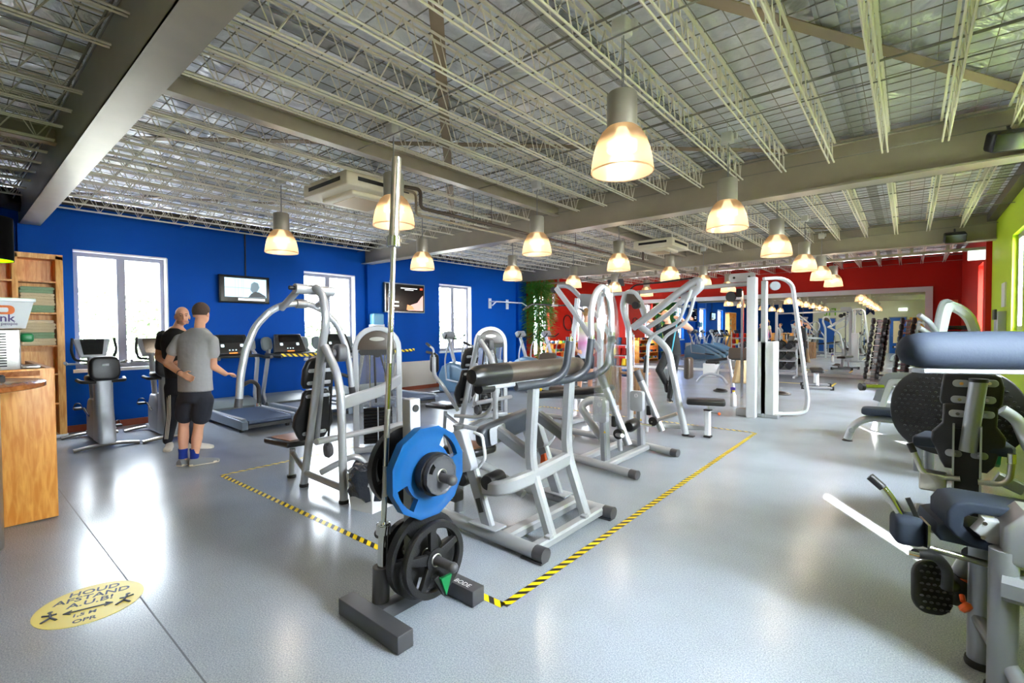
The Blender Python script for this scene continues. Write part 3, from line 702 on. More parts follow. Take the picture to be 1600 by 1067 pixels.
g = G(); g.prism([(0, .05), (.07, .05), (.035, -.05)], .02, (-1.82, 1.6, .19), (0.1, 1, 0), (0, 0, 1), bev=.003); g.out('clip_grip', M_GREENP, r)
g = G(); g.prism([(-.03, .05), (.0, .06), (.035, -.06)], .03, (-1.84, 1.6, .19), (0.1, 1, 0), (0, 0, 1), bev=.003); g.out('clip_body', M_RUBBER, r)
# barbell standing on end
b0, b1 = V((-2.128, 1.455, .012)), V((-2.045, 1.53, 2.375)); ax = (b1 - b0).normalized()
def bp(z): return b0 + ax * (z / ax.z)
r = thing('barbell', 'chrome olympic barbell standing upright in the plate tree', 'barbell', tuple(b0))
g = G(); g.cyl(bp(.02), bp(.42), .025, 24); g.out('sleeve', M_CHROME, r)
g = G(); g.lathe([(.028, 0), (.038, .004), (.038, .05), (.034, .052), (.034, .058), (.028, .06)], bp(.42), ax, 28); g.out('collar', M_CHROME, r)
g = G(); g.cyl(bp(.48), bp(1.92), .0145, 20); g.out('shaft', M_CHROME, r)
for za, zb in ((.62, .78), (.93, 1.08), (1.32, 1.48)): g = G(); g.cyl(bp(za), bp(zb), .0150, 20); g.out('knurled_grip', M_BRUSH, r)
g = G(); g.lathe([(.028, 0), (.038, .004), (.038, .05), (.034, .052), (.034, .058), (.028, .06)], bp(1.92), ax, 28); g.out('collar', M_CHROME, r)
g = G(); g.cyl(bp(1.97), bp(2.38), .025, 24); g.out('sleeve', M_BRUSH, r)

# ================================================================== helpers for gym machines
def pad(g, c, w_, h_, th, ux, uy, r=.05, bev=.02, mi=0): return g.prism(rrect(w_, h_, min(r, w_ * .49, h_ * .49)), th, c, ux, uy, bev=min(bev, th * .45), mi=mi)
def logo_plate(root, o, ux, uy, w_=.13, h_=.26, txt=None):
    """the rounded cover with a ring emblem that caps the machine columns"""
    ux = V(ux).normalized(); uy = V(uy).normalized(); n = ux.cross(uy)
    g = G(); g.prism(rrect(w_, h_, .035), .07, o, ux, uy, bev=.008); c = g.out('cover', M_LGREY, root)
    g = G(); g.tor(V(o) + n * .036 + uy * h_ * .28, n, .022, .0025, 24, 6); g.tor(V(o) + n * .036 + uy * h_ * .28, n, .012, .002, 20, 6); g.out('emblem', M_WHITE, root, c)
    if txt: fnt('lettering', txt, .032, V(o) + n * .0365, ux, uy, M_WHITE, root, c, ext=.0006, bold=.0006)
def warn(root, o, n_, par=None, s=.03):
    n_ = V(n_).normalized(); ux = V((0, 0, 1)).cross(n_).normalized(); uy = n_.cross(ux)
    g = G(); g.prism([(-s / 2, -s * .4), (s / 2, -s * .4), (0, s * .5)], .002, V(o) + n_ * .001, ux, uy); g.out('warning_sticker', M_YELLOW, root, par)
def bumper(g, p, r=.035, mi=0): g.lathe([(r, 0), (r * 1.05, .012), (r, .03)], p, (0, 0, 1), 16, mi)

# ------------------------------------------------------------------ plate loaded machine with the long roll pad
R1 = thing('plate_loaded_machine', 'silver plate loaded machine with long black roll pad and three grips', 'weight machine', (-2.2, 2.9, 0))
for yy, xs in ((2.45, -3.35), (3.36, -3.1)):
    g = G(); g.tube([(xs, yy + .12, .06), (-2.7, yy + .03, .065), (-1.83, yy, .055)], (.05, .045), 14, fil=.2); g.out('base_rail', M_SILVER, R1)
    g = G(); g.tube([(-1.85, yy, .055), (-1.77, yy, .055)], (.053, .048), 14, fil=0); g.bx(-1.95, -1.78, yy - .04, yy + .04, 0, .012); g.out('end_cap', M_DGREY, R1)
g = G(); g.tube([(-1.88, 2.45, .06), (-1.88, 3.36, .06)], 0, rect=(.08, .06)); g.out('cross_tube', M_SILVER, R1)
g = G(); g.tube([(-2.14, 2.45, .06), (-2.14, 3.36, .06)], 0, rect=(.1, .07)); g.out('cross_tube', M_SILVER, R1)
for yy in (2.66, 3.12):
    g = G(); g.tube([(-1.88, yy, .08), (-2.06, yy, .56), (-2.02, yy, 1.13)], 0, rect=(.07, .075), up=(1, 0, 0), fil=.14); g.out('upright', M_SILVER, R1)
    g = G(); g.box((-1.86, yy - .05, .1), (.05, .05, .02), bev=.004); g.out('bolt_plate', M_LGREY, R1)
g = G(); g.tube([(-2.06, 2.18, 1.14), (-2.03, 3.35, 1.14)], 0, rect=(.06, .035)); g.out('pad_rail', M_SILVER, R1)
g = G(); g.tube([(-2.06, 2.14, 1.13), (-2.06, 2.26, 1.13)], (.038, .03), 14, fil=0); g.out('rail_cap', M_RUBBER, R1)
g = G(); pr = [(.0, 0), (.045, .01), (.065, .05), (.07, .1)]
g.lathe(pr + [(.072, .32)], (-2.06, 2.07, 1.215), (0.02, 1, 0), 24); g.out('roll_pad', M_BLACK, R1)
g = G(); g.lathe([(.071, 0), (.07, .8), (.062, .88), (.03, .91), (0, .915)], (-2.055, 2.39, 1.215), (0.02, 1, 0), 24); g.out('roll_pad', M_BROWN, R1)
for yy, top, arch in ((2.62, 1.42, 0), (2.92, 1.43, 1), (3.24, 1.45, 1)):
    g = G(); g.tube([(-2.02, yy - .16, 1.12), (-1.93, yy + .1, 1.13), (-1.86, yy + .2, 1.2), (-1.84, yy + .22, top)], .029, 14, fil=.1); g.out('grip', M_VINYL, R1)
    g = G(); g.lathe([(.026, 0), (.026, .03)], (-1.84, yy + .22, top), (0, 0, 1), 16); g.out('grip_collar', M_CHROME, R1)
g = G(); g.tube([(-1.84, 3.14, 1.4), (-1.84, 3.13, 1.62), (-1.84, 3.2, 1.78), (-1.84, 3.3, 1.84), (-1.84, 3.4, 1.8), (-1.84, 3.46, 1.66), (-1.84, 3.46, 1.4)], .024, 14, fil=.09); g.out('arch_bar', M_SILVER, R1)
g = G()    # clear plastic sleeve draped over the arch
rows = []
for j in range(16):
    zz = 1.85 - j * .068; ring = []
    for i in range(18):
        a = 2 * pi * i / 18; wv = .012 * sin(5 * a + j * .9) + .008 * sin(3 * a - j)
        hw = (.05 + .1 * min(1, j / 4)) + wv; hd = .045 + wv * .6 + .02 * min(1, j / 3)
        ring.append((-1.83 + hd * cos(a), 3.36 + hw * sin(a) - .0 * j, zz + .01 * sin(4 * a)))
    rows.append(ring)
vs = [q for rg in rows for q in rg]; fs = [(j * 18 + i, j * 18 + (i + 1) % 18, (j + 1) * 18 + (i + 1) % 18, (j + 1) * 18 + i) for j in range(15) for i in range(18)]
g.add(vs, fs, 0, True); tag(g.out('plastic_sleeve', M_FILM), 'crumpled clear plastic sleeve draped over the arched handle of the roll pad machine', 'plastic cover')
# curved beam from the labelled post round to the uprights
g = G(); g.tube([(-2.36, 2.5, .36), (-2.12, 2.42, .42), (-2.02, 2.6, .47), (-2.04, 3.14, .5)], 0, rect=(.075, .1), up=(0, 0, 1), fil=.16); g.out('curved_beam', M_SILVER, R1)
for yy, s_ in ((2.47, 1), (3.34, -1)):
    g = G(); g.tube([(-2.28, yy, .09), (-2.5, yy, .62)], 0, rect=(.055, .1), up=(1, 0, .4)); pl_ = g.out('post', M_SILVERG, R1)
    g = G(); g.box((-2.3, yy, .115), (.26, .13, .012), bev=.004); g.out('base_plate', M_LGREY, R1)
    d = V((-.22, 0, .53)).normalized()
    logo_plate(R1, V((-2.5, yy - .055, .62)), (1, 0, .35), (-.38, 0, .92), .19, .3, 'PRECOR' if s_ > 0 else None)
    g = G(); g.tube([(-2.44, yy + .02, .75), (-2.36, yy + .02, .74), (-2.33, yy + .02, .58), (-2.4, yy + .02, .5)], .012, 8, fil=.03); g.out('loop_bar', M_WHITEC, R1)
g = G(); g.box((-2.325, 2.418, .26), (.045, .003, .1), R=Matrix.Rotation(-.38, 3, 'Y')); g.out('rating_label', M_RUBBER, R1)
# hip/seat pads
for (c, nm) in (((-2.62, 2.62, .58), 'seat'),):
    g = G(); pad(g, c, .34, .3, .06, (1, .15, 0), (0, 1, 0), .08, .02); g.out('seat_cushion', M_BLACK, R1)
    g = G(); pad(g, (c[0], c[1], c[2] + .031), .27, .23, .006, (1, .15, 0), (0, 1, 0), .06, .002); g.out('seat_top', M_TAN, R1)
g = G(); g.prism(rrect(.62, .17, .07), .09, (-2.42, 2.83, .74), (.05, 1, .14), (0, -.14, 1), bev=.03); g.out('chest_pad', M_VINYL, R1)
g = G(); pad(g, (-2.36, 2.66, .72), .17, .13, .008, (.05, 1, .14), (0, -.14, 1), .02, .003); g.out('pad_bracket', M_LGREY, R1)
g = G(); g.tube([(-2.38, 2.68, .74), (-2.1, 2.68, .62)], 0, rect=(.07, .09)); g.out('pad_arm', M_SILVERG, R1)
g = G(); g.tube([(-2.38, 3.2, .78), (-2.05, 3.18, .62)], 0, rect=(.07, .09)); g.out('pad_arm', M_SILVERG, R1)
g = G(); g.tube([(-2.6, 2.6, .5), (-2.4, 2.7, .42), (-2.15, 2.7, .3)], .03, 12, fil=.1); g.out('seat_arm', M_SILVER, R1)
for c in ((-2.26, 2.42, .43), (-2.62, 2.52, .36)):
    g = G(); g.lathe([(.0, 0), (.05, .005), (.058, .02), (.058, .17), (.05, .185), (0, .19)], c, (-.15, 1, 0), 22); g.out('leg_roller', M_BLACK, R1)
g = G(); g.cyl((-2.87, 2.74, 0.0), (-2.87, 2.74, .7), .04, 20); g.lathe([(.046, 0), (.046, .02), (.03, .022), (.03, 0)], (-2.87, 2.74, .7), (0, 0, 1), 20); g.out('ring_post', M_SILVERG, R1)
g = G(); g.cyl((-2.87, 2.66, .38), (-2.68, 2.6, .38), .045, 18); g.box((-2.74, 2.58, .2), (.1, .1, .09), bev=.02); g.out('pivot_hub', M_DGREY, R1)
g = G(); g.box((-2.86, 2.63, .32), (.03, .025, .17), bev=.008); g.out('adjust_lever', M_ORANGE, R1)
g = G(); g.prism([(0, 0), (.07, .02), (.05, .12), (.01, .1)], .03, (-2.4, 3.25, .34), (1, 0, 0), (0, 0, 1), bev=.008); g.out('adjust_lever', M_ORANGE, R1)
warn(R1, (-2.73, 2.527, .2), (0, -1, 0))

# ------------------------------------------------------------------ second plate loaded machine further back
R2 = thing('plate_loaded_machine', 'silver plate loaded machine with two emblem columns and dark lever arms', 'weight machine', (-2.6, 5.0, 0))
for yy in (4.42, 5.5):
    g = G(); g.tube([(-3.7, yy + .25, .055), (-2.7, yy + .1, .06), (-2.12, yy, .05)], (.048, .042), 14, fil=.25); g.out('base_rail', M_SILVER, R2)
    g = G(); g.tube([(-2.14, yy, .05), (-2.06, yy - .01, .048)], (.052, .045), 14, fil=0); g.out('end_cap', M_DGREY, R2)
g = G(); g.tube([(-2.46, 4.5, .06), (-2.46, 5.5, .06)], 0, rect=(.09, .06)); g.out('cross_tube', M_SILVER, R2)
g = G(); g.tube([(-2.8, 4.5, .06), (-2.8, 5.5, .06)], 0, rect=(.09, .06)); g.out('cross_tube', M_SILVER, R2)
for yy in (4.6, 5.5):
    g = G(); g.tube([(-2.52, yy, .07), (-2.54, yy, .55)], 0, rect=(.11, .08), up=(1, 0, 0)); cc = g.out('column', M_SILVERG, R2)
    logo_plate(R2, (-2.56, yy - .03, .62), (1, 0, 0), (0, 0, 1), .17, .25)
    warn(R2, (-2.5, yy - .057, .4), (0, -1, 0), cc)
    g = G(); g.tube([(-2.30, yy + .1, .26), (-2.57, yy + .1, .85)], .042, 16, fil=0); g.out('lever_arm', M_SILVERG, R2)
    g = G(); g.tube([(-2.57, yy + .1, .85), (-2.63, yy + .1, .98)], .044, 16, fil=0); g.out('lever_grip', M_DGREY, R2)
    g = G(); g.lathe([(.0, -.03), (.055, -.03), (.055, .03), (0, .03)], (-2.38, yy + .04, .38), (0, 1, 0), 22); g.out('pivot', M_RUBBER, R2)
    g = G(); g.cyl((-2.4, yy + .03, .37), (-2.25, yy - .14, .41) if yy < 5 else (-2.1, yy + .06, .5), .022, 14); g.out('weight_horn', M_BRUSH, R2)
    g = G(); g.box((-2.46, yy + .08, .5), (.05, .05, .12), bev=.01); g.out('stop_block', M_RUBBER, R2)
g = G(); g.lathe([(0, 0), (.05, .005), (.065, .03), (.065, .2), (.05, .225), (0, .23)], (-2.38, 4.86, .42), (-.1, 1, 0), 22); g.out('leg_roller', M_BLACK, R2)
g = G(); g.cyl((-2.4, 5.08, .42), (-2.36, 5.4, .35), .018); g.out('roller_axle', M_CHROME, R2)
g = G(); g.tube([(-2.6, 4.66, .3), (-2.9, 4.7, .62), (-2.8, 4.75, .7), (-2.52, 4.8, .68)], .045, 14, fil=.12); g.out('loop_frame', M_SILVER, R2)
g = G(); g.prism(rrect(1.05, .3, .06), .07, (-3.25, 5.05, .72), (1, .35, .14), (-.3, 1, 0), bev=.025); g.out('bench_pad', M_BLACK, R2)
g = G(); g.tube([(-3.6, 4.9, .66), (-2.8, 5.2, .68)], 0, rect=(.06, .06)); g.tube([(-3.3, 5.02, .1), (-3.3, 5.02, .66)], 0, rect=(.06, .06), up=(1, 0, 0)); g.out('bench_frame', M_SILVERG, R2)
g = G(); g.tube([(-2.55, 5.0, .1), (-2.6, 5.0, .62)], 0, rect=(.05, .05), up=(1, 0, 0)); g.out('bench_leg', M_SILVER, R2)

# ------------------------------------------------------------------ selectorised stack tower with round hood
def stack_tower(root, c, rz):
    """two posts joined by a half-round hood, guide rods, cable wheel and a black weight stack, made about c facing local -Y"""
    R = Matrix.Rotation(rz, 3, 'Z'); c = V(c)
    def L(x, y, z): return c + R @ V((x, y, z))
    ux = R @ V((1, 0, 0)); n = R @ V((0, -1, 0)); up = V((0, 0, 1))
    hw = .255
    g = G(); pts = [L(-hw, 0, .05), L(-hw, 0, 1.25)] + [L(hw * cos(a), 0, 1.28 + .25 * sin(a)) for a in [pi * (1 - i / 12) for i in range(1, 12)]] + [L(hw, 0, 1.25), L(hw, 0, .05)]
    g.tube(pts, 0, rect=(.07, .05), up=tuple(n), fil=0); g.out('hood_frame', M_SILVER, root)
    g = G(); g.prism([(hw * .9 * cos(a), .23 * sin(a)) for a in [pi * i / 16 for i in range(17)]], .06, L(0, 0, 1.27), ux, up, bev=.006); g.out('hood', M_BROWN, root)
    g = G(); g.prism(ell(.09, .025, 24), .01, L(0, -.035, 1.4), ux, up); g.out('badge', M_BRUSH, root)
    g = G(); g.prism(rrect(.42, .07, .03), .05, L(0, 0, 1.24), ux, up); g.out('header', M_RUBBER, root)
    for x in (-.09, .09):
        g = G(); g.cyl(L(x, .02, .1), L(x, .02, 1.24), .009, 10); g.out('guide_rod', M_CHROME, root)
    g = G(); g.lathe([(.0, -.015), (.045, -.015), (.038, 0), (.045, .015), (0, .015)], L(0, -.03, 1.22), n, 22); g.out('pulley', M_RUBBER, root)
    g = G(); g.tube([L(-.035, -.03, 1.22), L(-.02, -.0, .62)], .012, 8, fil=0); g.tube([L(.035, -.03, 1.22), L(.17, -.05, .7)], .012, 8, fil=0); g.out('belt', M_RUBBER, root)
    for k in range(12):
        g = G(); g.box(c + R @ V((0, .03, .14 + k * .037)), (.34, .13, .032), R=R, bev=.004); g.out('weight_block', M_GLOSSB, root)
    g = G(); g.box(c + R @ V((0, .03, .06)), (.56, .2, .07), R=R, bev=.01); g.out('tower_base', M_SILVER, root)
    g = G(); g.box(c + R @ V((.0, -.04, .35)), (.012, .006, .44), R=R); g.out('pin_strip', M_LGREY, root)
    g = G(); g.box(c + R @ V((0, .13, .72)), (.44, .004, 1.0), R=R); g.out('rear_shield', M_FILM, root)

def press_machine(lb, dx, dy, arms):
    root = thing('press_machine', lb, 'weight machine', (-4.3 + dx, 2.6 + dy, 0)); o = V((dx, dy, 0)); yc = 2.22
    def Q(*pts): return [V(p) + o for p in pts]
    topz = 1.9 if arms else 1.42
    if arms: g = G(); g.tube(Q((-4.48, yc, .03), (-4.29, yc, .72), (-4.15, yc, 1.2), (-4.02, yc, 1.6), (-4.07, yc, 1.82), (-4.2, yc, 1.9)), .036, 16, fil=.14)
    else: g = G(); g.tube(Q((-4.48, yc, .03), (-4.29, yc, .72), (-4.08, yc, 1.42)), .036, 16, fil=.14)
    g.out('leaning_post', M_SILVER, root)
    g = G(); g.tube(Q((-3.77, yc, .03), (-3.79, yc, .95), (-3.86, yc, 1.15), (-4.05, yc, 1.36)), .036, 16, fil=.16); g.out('rear_leg', M_SILVER, root)
    g = G(); g.tube(Q((-4.42, yc, .14), (-3.79, yc, .13)), .032, 14, fil=0); g.out('low_brace', M_SILVER, root)
    for p in ((-4.48, yc), (-3.77, yc), (-4.86, 2.28)):
        g = G(); bumper(g, V((p[0], p[1], 0)) + o, .042); g.out('rubber_foot', M_RUBBER, root)
    g = G(); g.tube(Q((-4.86, 2.28, .03), (-4.83, 2.28, .3)), .028, 14, fil=0); g.tube(Q((-4.84, 2.28, .26), (-4.45, 2.24, .12)), .025, 12, fil=0); g.out('seat_leg', M_SILVER, root)
    # seat
    g = G(); g.prism([(-.3, -.14), (-.25, -.2), (.15, -.15), (.17, 0), (.15, .15), (-.25, .2), (-.3, .14)], .06, V((-4.82, 2.3, .38)) + o, (1, 0, 0), (0, 1, 0), bev=.02); g.out('seat_cushion', M_BLACK, root)
    g = G(); g.prism([(-.24, -.1), (-.2, -.15), (.12, -.11), (.12, .11), (-.2, .15), (-.24, .1)], .006, V((-4.82, 2.3, .413)) + o, (1, 0, 0), (0, 1, 0), bev=.002); g.out('seat_top', M_TAN if arms else M_BLACK, root)
    # two-piece backrest leaning with the post
    bu = V((.22, 0, 1)).normalized(); bc = V((-4.40, 2.29, .72)) + o
    lower = [(-.12, -.27), (.12, -.27), (.15, -.22), (.2, -.12), (.19, -.02), (.14, .08), (.13, .2), (.1, .23), (-.1, .23), (-.13, .2), (-.14, .08), (-.19, -.02), (-.2, -.12), (-.15, -.22)]
    g = G(); g.prism(lower, .06, bc, (0, 1, 0), bu, bev=.02); g.out('lower_backrest', M_BLACK, root)
    upper = [(-.13, -.12), (.13, -.12), (.15, -.08), (.15, .06), (.12, .14), (.06, .18), (-.06, .18), (-.12, .14), (-.15, .06), (-.15, -.08)]
    g = G(); g.prism(upper, .06, bc + bu * .37, (0, 1, 0), bu, bev=.02); g.out('upper_backrest', M_BLACK, root)
    for k, h in enumerate((-.2, .17, .3, .42)):
        for s_ in (-1, 1):
            g = G(); g.prism(rrect(.09, .035, .017), .012, bc + bu * h + V((.045, s_ * .075, 0)), (0, 1, 0), bu, bev=.003); g.cyl(bc + bu * h + V((.05, s_ * .1, 0)), bc + bu * h + V((.06, s_ * .1, 0)), .008, 10); g.out('pad_bracket', M_LGREY, root)
    g = G(); g.tube([bc - bu * .25 + V((.1, 0, 0)), bc + bu * .5 + V((.08, 0, 0))], .026, 12, fil=0); g.out('backrest_tube', M_SILVERG, root)
    # cam and lower pulley
    g = G(); g.lathe([(0, -.03), (.06, -.03), (.075, 0), (.06, .03), (0, .03)], V((-4.2, 2.32, .38)) + o, (.2, 1, 0), 24); g.out('cam_wheel', M_DGREY, root)
    g = G(); g.tube(Q((-4.17, 2.3, .42), (-4.05, 2.3, 1.25)), .01, 8, fil=0); g.out('belt', M_RUBBER, root)
    g = G(); g.prism(rrect(.12, .16, .04), .09, V((-4.0, 2.34, 1.3)) + o, (1, 0, 0), (0, 0, 1), bev=.02); g.lathe([(.0, 0), (.04, 0), (.04, .03), (0, .03)], V((-4.0, 2.28, 1.3)) + o, (0, -1, 0), 20); g.out('pulley_block', M_DGREY, root)
    g = G(); g.tube(Q((-3.8, 2.2, .86), (-3.95, 2.75, .92), (-4.42, 3.3, .95)), 0, rect=(.05, .11), fil=.15); g.out('link_beam', M_SILVER, root)
    g = G(); g.tube(Q((-4.1, 2.15, .5), (-4.5, 3.4, .42)), .03, 12, fil=0); g.out('link_tube', M_SILVER, root)
    g = G(); g.tube(Q((-4.4, 2.35, .12), (-4.15, 2.6, .3), (-4.15, 2.75, .05)), .03, 12, fil=.12); g.out('curved_strut', M_SILVER, root)
    stack_tower(root, V((-5.0, 3.42, 0)) + o if arms else V((-5.03, 3.5, 0)) + o, radians(56))
    if arms:
        g = G(); g.tube(Q((-4.25, 2.05, 1.885), (-4.25, 2.42, 1.875)), .046, 16, fil=0); g.out('pivot_tube', M_SILVER, root)
        g = G(); g.cyl(V((-4.25, 2.0, 1.89)) + o, V((-4.25, 2.05, 1.89)) + o, .018); g.out('pivot_cap', M_RUBBER, root)
        g = G(); g.tube(Q((-4.28, 2.1, 1.88), (-4.58, 2.08, 1.72)), .032, 12, fil=0); g.out('arm_link', M_SILVER, root)
        g = G(); g.tube(Q((-4.28, 2.4, 1.86), (-4.58, 2.44, 1.76)), .03, 12, fil=0); g.out('arm_link', M_SILVER, root)
        def arm(sg):
            pts = [(0, 1.77), (.12, 1.765), (.27, 1.70), (.41, 1.55), (.5, 1.33), (.545, 1.1), (.56, .9)]
            return [V((-4.6, 2.26 + sg * y, z)) + o for y, z in pts]
        for sg in (-1, 1):
            g = G(); g.tube(arm(sg), .032, 16, fil=.07); ar = g.out('press_arm', M_SILVER, root)
            e = arm(sg)[-1]
            g = G(); g.tube([e, e + V((0, sg * .01, -.08))], .034, 16, fil=0); g.out('arm_cap', M_DGREY, root, ar)
            h = e + V((0, 0, .1))
            g = G(); g.tube([h, h + V((-.05, -sg * .12, .05)), h + V((-.08, -sg * .2, 0)), h + V((-.08, -sg * .2, -.17))], .018, 12, fil=.07); g.out('handle', M_RUBBER, root, ar)
            g = G(); g.cyl(h + V((-.08, -sg * .2, -.17)), h + V((-.08, -sg * .2, -.2)), .021); g.out('handle_end', M_CHROME, root, ar)
        g = G(); g.lathe([(.0, -.05), (.045, -.05), (.045, .05), (0, .05)], V((-4.6, 2.28, 1.77)) + o, (0, 1, 0), 18); g.out('arm_joint', M_SILVERG, root)
    else:
        for sg in (-1, 1):
            b = V((-4.62, 2.4 + sg * .36, 0)) + o
            g = G(); g.tube([b + V((.1, -sg * .2, .35)), b + V((.0, sg * .02, .75)), b + V((-.12, sg * .05, .85)), b + V((-.12, sg * .05, 1.12))], .028, 14, fil=.1); ar = g.out('fly_arm', M_SILVER, root)
            g = G(); g.prism(rrect(.13, .28, .06), .07, b + V((-.17, sg * .0, 1.03)), (0, 1, 0), (0, 0, 1), bev=.02); g.out('forearm_pad', M_BLACK, root, ar)
            g = G(); g.tube([b + V((-.12, sg * .05, 1.12)), b + V((-.12, sg * .06, 1.24)), b + V((-.3, sg * .02, 1.3))], .014, 10, fil=.04); g.out('handle', M_SILVER, root, ar)
            g = G(); g.cyl(b + V((-.2, sg * .04, 1.265)), b + V((-.32, sg * .015, 1.31)), .02); g.cyl(b + V((-.1, sg * .05, 1.17)), b + V((-.3, sg * .03, 1.19)), .018); g.out('handle_grip', M_RUBBER, root, ar)
        g = G(); g.tube(Q((-4.45, 2.1, .3), (-4.1, 2.35, .28), (-3.95, 2.5, .6), (-4.05, 2.5, 1.0)), .026, 12, fil=.15); g.out('curved_strut', M_SILVER, root)
    return root
press_machine('silver press machine with arched overhead arms, black backrest and weight tower', 0, 0, True)
press_machine('silver fly machine with forearm pads and round hooded weight tower', -.45, 2.5, False)

# bin with liner
b = thing('waste_bin', 'white square waste bin with black liner beside the arched press', 'bin', (-3.5, 2.33, 0), radians(10))
g = G(); pr = []
bm = []
def sq(s_, z, cx=-3.5, cy=2.33, a0=radians(10), n=4):
    return [V((cx + s_ * sqrt(2) * cos(a0 + pi / 4 + pi / 2 * i), cy + s_ * sqrt(2) * sin(a0 + pi / 4 + pi / 2 * i), z)) for i in range(4)]
lo, hi = sq(.125, .0), sq(.15, .3); g.add(lo + hi, [(3, 2, 1, 0)] + [(i, (i + 1) % 4, 4 + (i + 1) % 4, 4 + i) for i in range(4)]); g.out('bin_body', M_WHITE, b)
g = G(); rows = []; n = 28
for j, (rr, z) in enumerate(((.17, .12), (.185, .17), (.175, .24), (.19, .3), (.16, .345), (.1, .33), (.02, .28))):
    ring = []
    for i in range(n):
        a = 2 * pi * i / n; q = rr * (1 + .12 * abs(cos(2 * (a - radians(10)) )) ) + .012 * sin(7 * a + j * 2) + .006 * sin(13 * a - j)
        ring.append((-3.5 + q * cos(a), 2.33 + q * sin(a), z + .022 * sin(3 * a + j) + .012 * sin(8 * a)))
    rows += ring
g.add(rows, [(j * n + i, j * n + (i + 1) % n, (j + 1) * n + (i + 1) % n, (j + 1) * n + i) for j in range(6) for i in range(n)], 0, True); g.out('bin_liner', mat('black_bag', rgb(34, 38, 46), .18, bump=.9, bscale=14), b)
# ================================================================== TREADMILLS (template: rear edge at x=0, running towards -X)
M_BELT = mat('running_belt', rgb(52, 66, 92), .45, bump=.1, bscale=60)
M_TMB = mat('treadmill_side', rgb(112, 124, 140), .35, .3); M_CON = mat('console_black', rgb(24, 24, 26), .3); M_HOOD = mat('motor_cover', rgb(104, 112, 114), .4)
M_LED = mat('console_led', rgb(200, 220, 230), .4, emit=(.7, .9, 1, 1), estr=.8); M_LEDO = mat('console_led_orange', rgb(240, 120, 40), .4, emit=(1, .3, .05, 1), estr=.8)
def make_treadmill():
    r = thing('treadmill', 'x', 'treadmill', (0, 0, 0), 0, 'treadmills along the blue wall')
    for s_ in (-1, 1):
        g = G(); g.prism([(0, .06), (0, .17), (-.05, .2), (-1.55, .22), (-1.6, .08)], .09, (0, s_ * .365, 0), (1, 0, 0), (0, 0, 1), bev=.012)
        g.out('side_rail', M_TMB, r)
        g = G(); g.box((-.78, s_ * .365, .212), (1.45, .06, .012), bev=.003); g.out('foot_strip', M_LGREY, r)
    g = G(); g.box((-.8, 0, .17), (1.6, .62, .03)); g.cyl((-.03, -.31, .155), (-.03, .31, .155), .03, 16); g.out('running_belt', M_BELT, r)
    g = G(); g.box((-.8, 0, .1), (1.4, .6, .06)); g.box((-.02, 0, .1), (.03, .7, .05)); g.out('deck', M_RUBBER, r)
    g = G(); g.prism([(-1.4, .1), (-1.38, .22), (-1.55, .3), (-1.85, .34), (-2.02, .26), (-2.05, .08)], .84, (0, 0, 0), (1, 0, 0), (0, 0, 1), bev=.03); g.out('motor_cover', M_HOOD, r)
    for x in (-.2, -1.9):
        for s_ in (-1, 1): g = G(); g.cyl((x, s_ * .34, 0), (x, s_ * .34, .08), .03, 12); g.out('foot', M_RUBBER, r)
    for s_ in (-1, 1):
        g = G(); g.tube([(-1.5, s_ * .42, .2), (-1.62, s_ * .42, .35), (-1.42, s_ * .40, 1.05), (-1.5, s_ * .36, 1.15)], 0, rect=(.045, .09), up=(1, 0, 0), fil=.08); g.out('upright', M_GREY, r)
        g = G(); g.tube([(-1.5, s_ * .4, 1.09), (-1.1, s_ * .4, 1.06), (-.86, s_ * .4, 1.07)], .028, 12, fil=.1); g.out('handrail', M_RUBBER, r)
        g = G(); g.prism(rrect(.2, .26, .08), .06, (-1.62, s_ * .34, 1.27), (.2, s_ * 1, 0), (-.3, 0, 1), bev=.02); g.out('side_pod', M_HOOD, r)
    u = V((-.36, 0, 1)).normalized(); c = V((-1.47, 0, 1.25))
    g = G(); g.prism([(-.3, -.15), (.3, -.15), (.24, .2), (-.24, .2)], .07, c, (0, 1, 0), u, bev=.015); con = g.out('console', M_CON, r)
    n = V((0, 1, 0)).cross(u)
    g = G(); g.prism([(-.19, .05), (.19, .05), (.18, .17), (-.18, .17)], .004, c + n * .036, (0, 1, 0), u); g.out('screen', M_GLOSSB, r, con)
    g = G()
    for k in range(3): g.prism(ell(.013, .01, 10), .004, c + n * .037 + V((0, -.05 + .05 * k, 0)) - u * .08, (0, 1, 0), u)
    for s_ in (-1, 1): g.prism(rrect(.05, .05, .01), .004, c + n * .037 + V((0, s_ * .15, 0)), (0, 1, 0), u)
    g.out('key_pad', M_LED, r, con)
    g = G(); g.prism(rrect(.13, .018, .004), .004, c + n * .04 - u * .135, (0, 1, 0), u); g.out('stop_key', M_LEDO, r, con)
    g = G(); g.box((-1.36, 0, 1.08), (.16, .8, .05), bev=.02); g.out('front_handle', M_RUBBER, r)
    return r
def hazard_strip(p0, p1, lb, hgt=.05):
    g = G(); p0 = V(p0); p1 = V(p1); t = (p1 - p0); L = t.length; k = 14; vs = []; uv = []
    for i in range(k + 1):
        q = p0 + t * (i / k) - V((0, 0, .02 * sin(pi * i / k)))
        for dx, dz, vv in ((.002, 0, 0), (.002, hgt, .6), (-.002, hgt, .6), (-.002, 0, 0)): vs.append(q + V((dx, 0, dz))); uv.append((L / .1 * i / k, vv))
    g.add(vs, [(4 * i + a, 4 * i + 4 + a, 4 * i + 4 + (a + 1) % 4, 4 * i + (a + 1) % 4) for i in range(k) for a in range(4)]); g.uv = uv
    tag(g.out('barrier_tape', M_TAPE), lb, 'barrier tape', 'barrier tapes across treadmills')
tm = make_treadmill(); TY = [3.18, 4.16, 5.12, 6.02]
